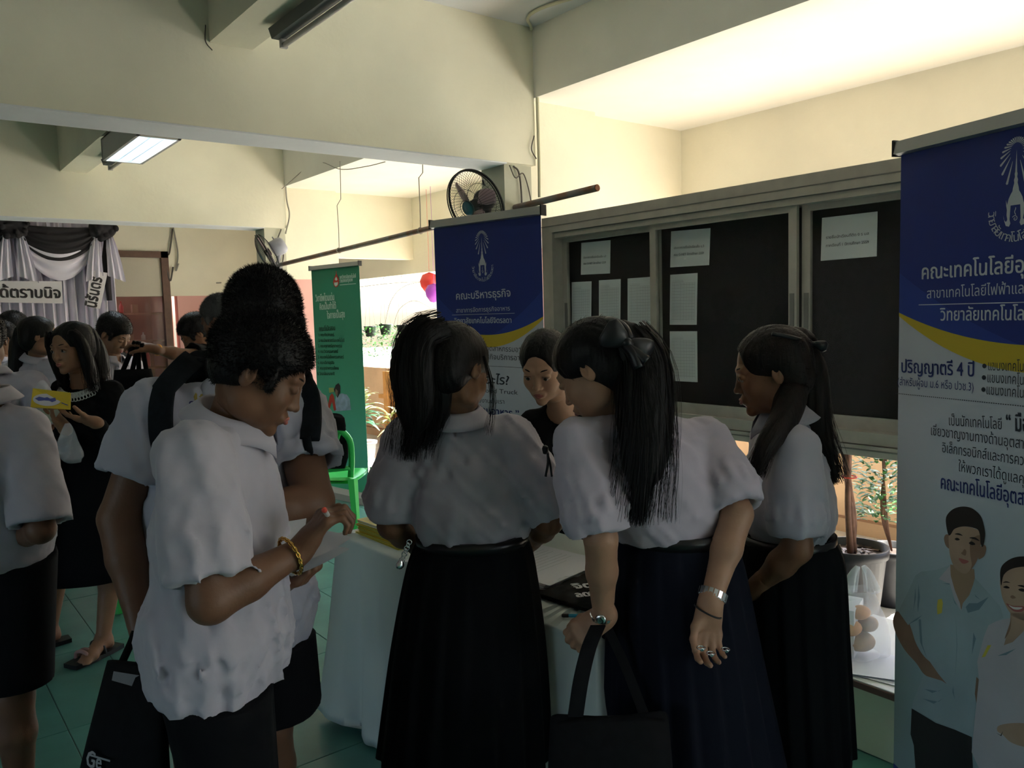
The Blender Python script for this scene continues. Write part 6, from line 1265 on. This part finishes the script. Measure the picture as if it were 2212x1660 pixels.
long_hair(p5, [P(60, 705, 4.8), P(45, 745, 4.8), P(38, 800, 4.78), P(36, 850, 4.78)], [.05, .06, .05, .02], None, 60, 3, .003)
def back_person(label, hx, hy, d, look, bf, top=shirt, skinm='olive', hair='short', dy=45, hm=None, seed=1, low='trousers', pvx=None, s=1.0, female=False, **k):
    b = nrm(bf); r_ = np.cross(b, UPV); h = P(hx, hy, d); nb = h-look_drop(look)-UPV*.155*s; px_ = P(pvx if pvx else hx, hy, d); pv = V(*(px_[:2]), .92*s*h[2]/1.60) if True else None
    z = nb[2]-.055*s; c = V(nb[0], nb[1], z); sl, sr = c-r_*.17*s, c+r_*.17*s; ez = z-.25*s
    args = dict(label=label, skinm=SK[skinm], head=h, look=look, crown=UPV*1-nrm(look)*0.0, nb=nb, sl=sl, sr=sr, el=V(*(sl-r_*.05)[:2], ez), er=V(*(sr+r_*.05)[:2], ez), wl=V(*(sl+b*.14)[:2], ez-.17), wr=V(*(sr+b*.14)[:2], ez-.17), pv=pv, bf=b, s=s, female=female, eyes=None, topm=top, lowm=black, lower=low, sleeve=.7, seed=seed, hh=.006, bh=.015, hair=hair, hairm=hm, shoes='black'); args.update(k)
    return person(**args), args
def look_drop(l): l = nrm(l); return V(l[0], l[1], 0)*.045
back_person('student with dark hair up, white shirt, further back between the two left students', 32, 712, 5.7, D(.3, .9, -.2), D(.2, .95, 0), seed=61, s=1.0)
back_person('short student in white shirt at the far left edge, head lowest of the group', 6, 732, 5.3, D(.5, .8, -.3), D(.4, .9, 0), seed=62, s=.96)
back_person('student in white shirt whose shoulder enters at the left edge, beyond the cropped student', -30, 735, 3.6, D(-.5, .8, -.2), D(-.3, .95, 0), seed=63, s=.98)
p7, a7 = back_person('boy with cropped sides looking down, behind the woman in black', 246, 722, 5.1, D(.80, -.12, -.55), D(.75, -.3, 0), seed=64, s=1.05, skinm='olive', pvx=232, hh=.0035, lips=True)
p8, a8 = back_person('man with dark hair in black, arm stretched out to a black bag', 424, 722, 4.9, D(-.72, -.35, -.55), D(-.8, -.5, 0), top=black, seed=65, s=1.0, skinm='tan', pvx=462, hh=.0035, sleeve=.55, **dict(sr=P(470, 776, 5.05), sl=P(442, 768, 4.78), el=P(395, 768, 4.62), wl=P(335, 755, 4.48), handL=dict(d=D(-.9, -.1, .35), n=D(-.3, .1, -.9), th=D(0, -.8, .3), curl=(55, 58, 60, 64), h=.0045)))
mk('orange_bracelet', [band(a8['wl']*.9+a8['el']*.1, a8['wl']-a8['el'], UPV, .029, .029, .012, 24, .003)], mat('orange_band', (.75, .30, .03), .5), p8['root'])
back_person('man with short grey dark hair in profile, half hidden behind the big boy', 476, 690, 4.3, D(-.92, .1, -.25), D(-.6, .5, 0), top=black, seed=66, s=1.06, skinm='brown', hm=hairg)
back_person('child in white shirt glimpsed behind the looking down boy', 262, 792, 6.1, D(-.7, .5, -.3), D(-.5, .8, 0), seed=67, s=.82, skinm='fair')
# black tote held out by the man
tb2 = P(297, 745, 4.46); o = empty('tote_bag', tb2-UPV*.25, 'black tote bag with long straps hanging from the outstretched hand', 'bag')
for a_, b_ in (((292, 738), (266, 800)), ((300, 738), (286, 800)), ((306, 742), (316, 800)), ((298, 740), (300, 800))):
    mk('strap', [tube([P(*a_, 4.44), P(*b_, 4.46)], .013, 6)], blackc, o)
c = P(290, 845, 4.46); R = [[c+RGT*w_*math.copysign(abs(math.cos(t))**.5, math.cos(t))+FWD*.04*math.sin(t)+UPV*z for t in np.linspace(0, 6.283, 28, endpoint=False)] for z, w_ in ((.12, .10), (.06, .11), (-.12, .13), (-.24, .125))]
mk('body', rings(R), blackc, o)
# 6 girl with ponytail seen from behind
hem = lambda x, y, d: P(x, y, d)
a6 = dict(label='girl with loose ponytail in white blouse and long black skirt, back to the camera', skinm=SK['tan'], head=P(985, 802, 2.03), look=D(.52, .72, -.46), crown=D(.12, .35, .93), nb=P(985, 905, 2.06), sl=P(882, 955, 2.10), sr=P(1108, 950, 2.08), el=P(846, 1135, 2.10), er=P(1186, 1125, 2.08), wl=P(905, 1185, 2.27), wr=P(1150, 1170, 2.28), pv=P(1005, 1195, 2.13), bf=D(.10, .99, 0), s=.97, female=True, eyes=None, topm=shirt, lowm=black, lower=None, torso=1.02, sleeve=.90, sleever=1.02, seed=71, hh=.0028, hair='tied', blouse=True, waist=P(1018, 1150, 2.11), shoes='black')
a6['skirt'] = dict(sec=skirt_sec(P(1020, 1150, 2.11), P(1008, 1618, 2.14), .140, .115, .235, .215, RGT, FWD, ma=.205), pleats=18, amp=.075, n=162, ph=.3, wob=.02); p6 = person(**a6)
mk('belt', [band(P(1020, 1163, 2.11), UPV, FWD, .146, .121, .030)], belt, p6['root'])
L6 = p6['L']
long_hair(p6, [P(948, 716, 1.98), P(905, 735, 1.95), P(893, 800, 1.94), P(898, 880, 1.94), P(885, 975, 1.95)], [.030, .044, .056, .048, .016], (FWD, .6), 380, 3, .0016)
long_hair(p6, [P(955, 760, 1.99), P(938, 830, 1.96), P(942, 890, 1.97), P(915, 960, 1.98)], [.05, .045, .030, .008], (FWD, .6), 160, 5, .0014)
for k in range(5): pass
mk('hair_tie', [lathe([(.026, -.01), (.030, 0), (.026, .01), (.02, .012), (.02, -.012), (.026, -.01)], P(940, 718, 1.975), 20, D(-.9, -.2, .2))], blackp, p6['root'])
ss = strands([P(1045, 770, 1.98), P(1058, 820, 1.96), P(1063, 870, 1.96), P(1056, 930, 1.97)], .004, .010, 34, 9, .0008, .012); mk('hair_strands', [ss], MF['hair'], p6['root'])
# charm chain at her hip
oc = []
for k in range(9): c = P(884-2.6*k, 1172+6.4*k, 1.96); oc.append(tube([c+.006*(RGT*math.cos(q)*(.6 if k % 2 else 1)+UPV*math.sin(q)) for q in np.linspace(0, 6.283, 10)], .0018, 5, False))
o = tag(mk('charm_chain', oc, silver), 'small silver charm chain hanging at the ponytail girl\'s left hip', 'charm'); F = Field(P(864, 1222, 1.96)-.03, P(864, 1222, 1.96)+.03, .003); F.ell(P(864, 1222, 1.96), (.012, .008, .010), None, 0); F.ell(P(866, 1214, 1.96), (.007, .006, .007), None, .004); mk('charm', [F.mesh()], silver, o)
# 7 lady in black behind the table
a7b = dict(label='smiling woman in black with tied back hair leaning over the table, facing the camera', skinm=SK['light'], head=P(1176, 792, 2.70), look=D(-.36, -.84, -.40), crown=D(-.10, -.30, .94), nb=P(1214, 884, 2.80), sl=P(1330, 925, 2.90), sr=P(1158, 925, 2.84), el=P(1345, 1080, 2.75), er=P(1150, 1080, 2.84), wl=P(1330, 1130, 2.72), wr=P(1142, 1118, 2.68), pv=P(1262, 1040, 3.22), bf=D(-.12, -.99, 0), s=.98, female=True, eyes=(-.3, -.5), topm=black, lowm=black, lower=None, torso=.98, sleeve=1.0, seed=81, hh=.0024, hair='bun', handR=dict(d=D(-.9, -.1, -.2), n=D(0, .2, -.9), th=D(.1, -.9, .2), curl=(20, 22, 24, 26)), collar_on=False, top='black_top', shoes='black')
a7b['skirt'] = dict(sec=skirt_sec(P(1262, 1030, 3.22), V(*P(1262, 1300, 3.24)[:2], .45), .15, .12, .2, .18, RGT, FWD), pleats=0, wob=.02, n=70); p7b = person(**a7b)
# 8 girl with black bow
a8b = dict(label='girl with large black bow and very long hair bending left over the table', skinm=SK['fair'], head=P(1283, 800, 1.90), look=D(-.76, .38, -.52), crown=D(-.30, .20, .93), nb=P(1365, 905, 1.94), sl=P(1250, 955, 1.84), sr=P(1525, 955, 2.02), el=P(1298, 1165, 1.78), er=P(1592, 1110, 1.90), wl=P(1303, 1335, 1.86), wr=P(1534, 1305, 1.80), pv=P(1452, 1190, 1.98), bf=D(-.42, .90, 0), s=.97, female=True, eyes=None, topm=shirtp, lowm=navyf, lower=None, torso=1.02, sleeve=.92, sleever=1.05, seed=93, hh=.0028, hair='tied', blouse=True, waist=P(1455, 1142, 1.97), shoes='black',
    handR=dict(d=D(-.12, -.05, -1), n=D(.15, -.95, .05), th=D(-.95, -.2, .1), curl=(62, 66, 66, 60), thumb=(28, 18, 30)), handL=dict(d=D(-.72, .12, -.55), n=D(-.3, .5, -.6), th=D(-.4, -.4, .8), curl=(78, 82, 84, 84), thumb=(22, 15, 20), spread=1))
a8b['skirt'] = dict(sec=skirt_sec(P(1453, 1140, 1.97), P(1492, 1690, 2.0), .138, .112, .245, .215, RGT, FWD, ma=.20), pleats=20, amp=.07, n=180, ph=.1, wob=.02); p8b = person(**a8b)
mk('belt', [band(P(1454, 1152, 1.97), UPV+RGT*.04, FWD, .143, .117, .030)], belt, p8b['root'])
long_hair(p8b, [P(1345, 735, 1.86), P(1385, 790, 1.84), P(1392, 880, 1.80), P(1392, 990, 1.765), P(1380, 1110, 1.76)], [.050, .066, .068, .052, .016], (FWD, .6), 420, 13, .0016)
long_hair(p8b, [P(1380, 780, 1.84), P(1415, 880, 1.82), P(1425, 970, 1.80), P(1405, 1030, 1.79)], [.03, .032, .024, .006], (FWD, .6), 160, 15, .0013)
def bow(ps, c, r_, u_, n_, w_, h, m, name='hair_bow'):
    r_, n_ = nrm(r_), nrm(n_); u_ = nrm(u_); c = np.array(c); o = None; parts = []
    for sg in (-1, 1):
        R = []
        for t in np.linspace(0, 1, 12):
            x = sg*w_*t; hh_ = h*(.22+.78*math.sin(t*1.9)**.8 if t < .82 else .96-1.6*(t-.82)); th = .35*h*math.sin(math.pi*min(1, t+.02))**.7+.003
            R.append([c+r_*x+u_*(hh_*math.cos(a_)+.12*h*math.sin(t*9)*math.sin(a_))+n_*(th*math.sin(a_)+.01) for a_ in np.linspace(0, 6.283, 18, endpoint=False)])
        parts += rings(R)
    parts.append(lathe([(0, -.012), (h*.30, -.012), (h*.36, 0), (h*.30, .012), (0, .012)], c+n_*.012, 14, r_)); mk(name, parts, m, ps['root'])
bow(p8b, P(1352, 742, 1.80), D(.82, .2, -.50), D(.5, 0, .82), D(.1, -.95, .1), .062, .034, satin)
mk('hairband', [tube(smoothpts([P(1296, 700, 1.92), P(1318, 694, 1.86), P(1345, 706, 1.82), P(1362, 735, 1.80)], 12), .011, 8)], satin, p8b['root'])
for k in range(2): mk('ribbon_tail', [tube(smoothpts([P(1350, 745, 1.79), P(1368+10*k, 765, 1.775), P(1380+16*k, 795-14*k, 1.77)], 10), np.linspace(.010, .014, 10), 6)], satin, p8b['root'])
loops(a8b['wr']*.90+a8b['er']*.10, a8b['wr']-a8b['er'], D(0, -1, 0), .031, .027, 18, silver, 'watch_band', p8b['root'], 'links', w_=.016); loops(a8b['wr']*.90+a8b['er']*.10+nrm(a8b['wr']-a8b['er'])*.009, a8b['wr']-a8b['er'], D(0, -1, 0), .031, .027, 40, silver, 'watch_band', p8b['root'], 'chain', .0012, .003)
mk('hair_tie_bracelet', [tube([a8b['wr']+nrm(a8b['wr']-a8b['er'])*.018+.029*(RGT*math.cos(q)-FWD*math.sin(q)*.9+UPV*(-.5*math.cos(q))) for q in np.linspace(0, 6.283, 26)], .0022, 6, False)], blackp, p8b['root'])
loops(a8b['wl']*.96+a8b['el']*.04, a8b['wl']-a8b['el'], D(0, -1, 0), .0285, .026, 20, silver, 'wristwatch_band', p8b['root'], 'links', w_=.009)
mk('watch_face', [lathe([(0, 0), (.012, 0), (.013, .003), (.010, .006), (0, .0065)], a8b['wl']*.96+a8b['el']*.04-FWD*.027-RGT*.008, 20, -FWD-RGT*.3)], silver, p8b['root'])
tp = p8b['tips']['R']
for k, (i, f_) in enumerate(((0, .035), (1, .03), (3, .02))):
    c = tp[i]+UPV*f_-FWD*.004; mk('finger_ring', [tube([c+.0092*(RGT*math.cos(q)+FWD*math.sin(q)) for q in np.linspace(0, 6.283, 18)], .0016, 6, False), lathe([(0, 0), (.0040, 0), (.0048, .0015), (.003, .003), (0, .0032)], c-FWD*.0092, 12, -FWD)], silver, p8b['root'])
# black tote she holds: long strap, opening below the table edge
o = empty('tote_bag', P(1290, 1600, 1.75), 'large black tote bag hanging by a wide strap from the bow girl\'s left wrist', 'bag')
c = P(1318, 1650, 1.74); R = [[c+RGT*w_*math.copysign(abs(math.cos(t))**.4, math.cos(t))+FWD*f_*math.sin(t)+UPV*(z+.006*math.sin(t*3)) for t in np.linspace(0, 6.283, 40, endpoint=False)] for z, w_, f_ in ((.110, .125, .014), (.105, .133, .026), (0, .140, .04), (-.16, .145, .045), (-.22, .14, .03))]
mk('body', rings(R), blackc, o)
pt = smoothpts([P(1243, 1548, 1.72), P(1255, 1470, 1.73), P(1272, 1400, 1.76), P(1292, 1352, 1.80)], 16); R = []
for i, p in enumerate(pt): R.append([p+RGT*(.017*a_)+FWD*.004*b_ for a_, b_ in ((-1, -1), (1, -1), (1, 1), (-1, 1))])
mk('strap', rings(R), blackc, o, False)
R = [[p+RGT*(.012*a_)+FWD*.004*b_+FWD*.02 for a_, b_ in ((-1, -1), (1, -1), (1, 1), (-1, 1))] for p in smoothpts([P(1394, 1552, 1.78), P(1350, 1440, 1.82), P(1312, 1360, 1.84)], 12)]; mk('strap', rings(R), blackc, o, False)
# 9 girl in profile with thin ribbon
a9 = dict(label='girl in profile with a thin black ribbon and long hair, rightmost of the group', skinm=SK['tan'], head=P(1664, 802, 2.14), look=D(-.95, .22, -.22), crown=D(-.08, .02, 1), nb=P(1697, 905, 2.16), sl=P(1718, 968, 2.02), sr=P(1668, 945, 2.32), el=P(1722, 1185, 1.98), er=P(1655, 1140, 2.38), wl=P(1640, 1265, 2.06), wr=P(1600, 1235, 2.28), pv=P(1702, 1200, 2.17), bf=D(-.93, .36, 0), s=.97, female=True, eyes=(0, 0), topm=shirt, lowm=black, lower=None, torso=.97, sleeve=.86, sleever=1.0, seed=101, hh=.0028, hair='tied', hairm=hair2, blouse=True, waist=P(1702, 1152, 2.15), shoes='black')
a9['skirt'] = dict(sec=skirt_sec(P(1700, 1150, 2.15), P(1712, 1592, 2.17), .130, .118, .205, .155, FWD, RGT, ma=.175), pleats=18, amp=.075, n=162, ph=.5, wob=.02); p9 = person(**a9)
mk('belt', [band(P(1700, 1163, 2.15), UPV, FWD, .122, .134, .028)], belt, p9['root'])
long_hair(p9, [P(1722, 745, 2.16), P(1750, 830, 2.15), P(1768, 930, 2.14), P(1800, 1030, 2.14)], [.052, .050, .036, .008], (FWD, .7), 330, 23, .0016, m=hair2)
long_hair(p9, [P(1712, 840, 2.10), P(1695, 900, 2.04), P(1655, 965, 1.98), P(1632, 1025, 1.99)], [.042, .034, .024, .010], None, 160, 25, .0014, m=hair2)
bow(p9, P(1752, 742, 2.12), D(.85, 0, -.25), D(.25, 0, .85), D(0, -1, 0), .040, .015, satin)
mk('hairband', [tube(smoothpts([P(1668, 722, 2.05), P(1705, 728, 2.06), P(1742, 738, 2.10)], 10), .006, 6)], satin, p9['root'])
pe9 = Panel(P(1612, 985, 2.05), RGT, UPV)
# charm at her back waist
g = [tube([P(1776+2*(k % 2), 1172+5*k, 2.12)+.005*(RGT*math.cos(q)+UPV*math.sin(q)) for q in np.linspace(0, 6.283, 9)], .0016, 5, False) for k in range(6)]; tag(mk('charm_chain', g, silver), 'small silver charm at the back waist of the rightmost girl', 'charm')
# tote bag in the big boy's hand, front left
o = empty('tote_bag', P(260, 1600, 1.72), 'large black tote bag with a clear pocket and pale lettering at the lower left', 'bag'); ctl, ctr, cbl, cbr = P(232, 1428, 1.80), P(352, 1442, 1.72), P(150, 1760, 1.74), P(372, 1800, 1.66)
R = []
for t, th in ((0, .010), (.06, .018), (.5, .035), (.94, .035), (1, .02)):
    a_, b_ = ctl*(1-t)+cbl*t, ctr*(1-t)+cbr*t; m_ = (a_+b_)/2; r_ = (b_-a_)/2; R.append([m_+r_*math.copysign(abs(math.cos(q))**.35, math.cos(q))+FWD*th*math.sin(q) for q in np.linspace(0, 6.283, 40, endpoint=False)])
mk('body', rings(R), blackc, o)
pk = Panel(cbl-FWD*.040, cbr-cbl, ctl*.5+ctr*.5-(cbl+cbr)*.5); pk.u = nrm(np.cross(np.cross(pk.r, nrm((ctl+ctr)/2-(cbl+cbr)/2)), pk.r)); pk.n = np.cross(pk.r, pk.u); pk.n = pk.n if np.dot(pk.n, FWD) < 0 else pk.n
mk('clear_pocket', [pk.pxpoly([(232, 1455), (300, 1466), (291, 1493), (228, 1475)], -.018), pk.pxpoly([(300, 1466), (331, 1472), (340, 1506), (291, 1493)], -.018)], mat('pocket_film', (.13, .13, .14), .3), o, False)
mk('lettering', pk.pxtext('Ge', (186, 1656), (218, 1663), .045, bold=.002)+[pk.strip([pk.at(193, 1630), pk.at(240, 1644)], .004, .003)], mat('lettering_grey', (.30, .30, .31), .6), o, False)
mk('strap', [tube(smoothpts([P(262, 1436, 1.80), P(285, 1385, 1.86), P(300, 1350, 1.92), P(318, 1390, 1.88), P(335, 1442, 1.76)], 18), .010, 6)], blackc, o)

# small black ribbon tied near the ponytail girl's right sleeve
mk('sleeve_ribbon', [tube(smoothpts([P(1172, 968, 1.97), P(1182, 975, 1.965), P(1184, 1000, 1.965), P(1179, 1030, 1.965)], 10), .0035, 6), tube(smoothpts([P(1180, 972, 1.965), P(1188, 1000, 1.965), P(1192, 1030, 1.965)], 8), .003, 6), lathe([(0, -.008), (.010, -.006), (.012, 0), (.009, .006), (0, .008)], P(1178, 972, 1.965), 12, RGT)], blackp, p6['root'])
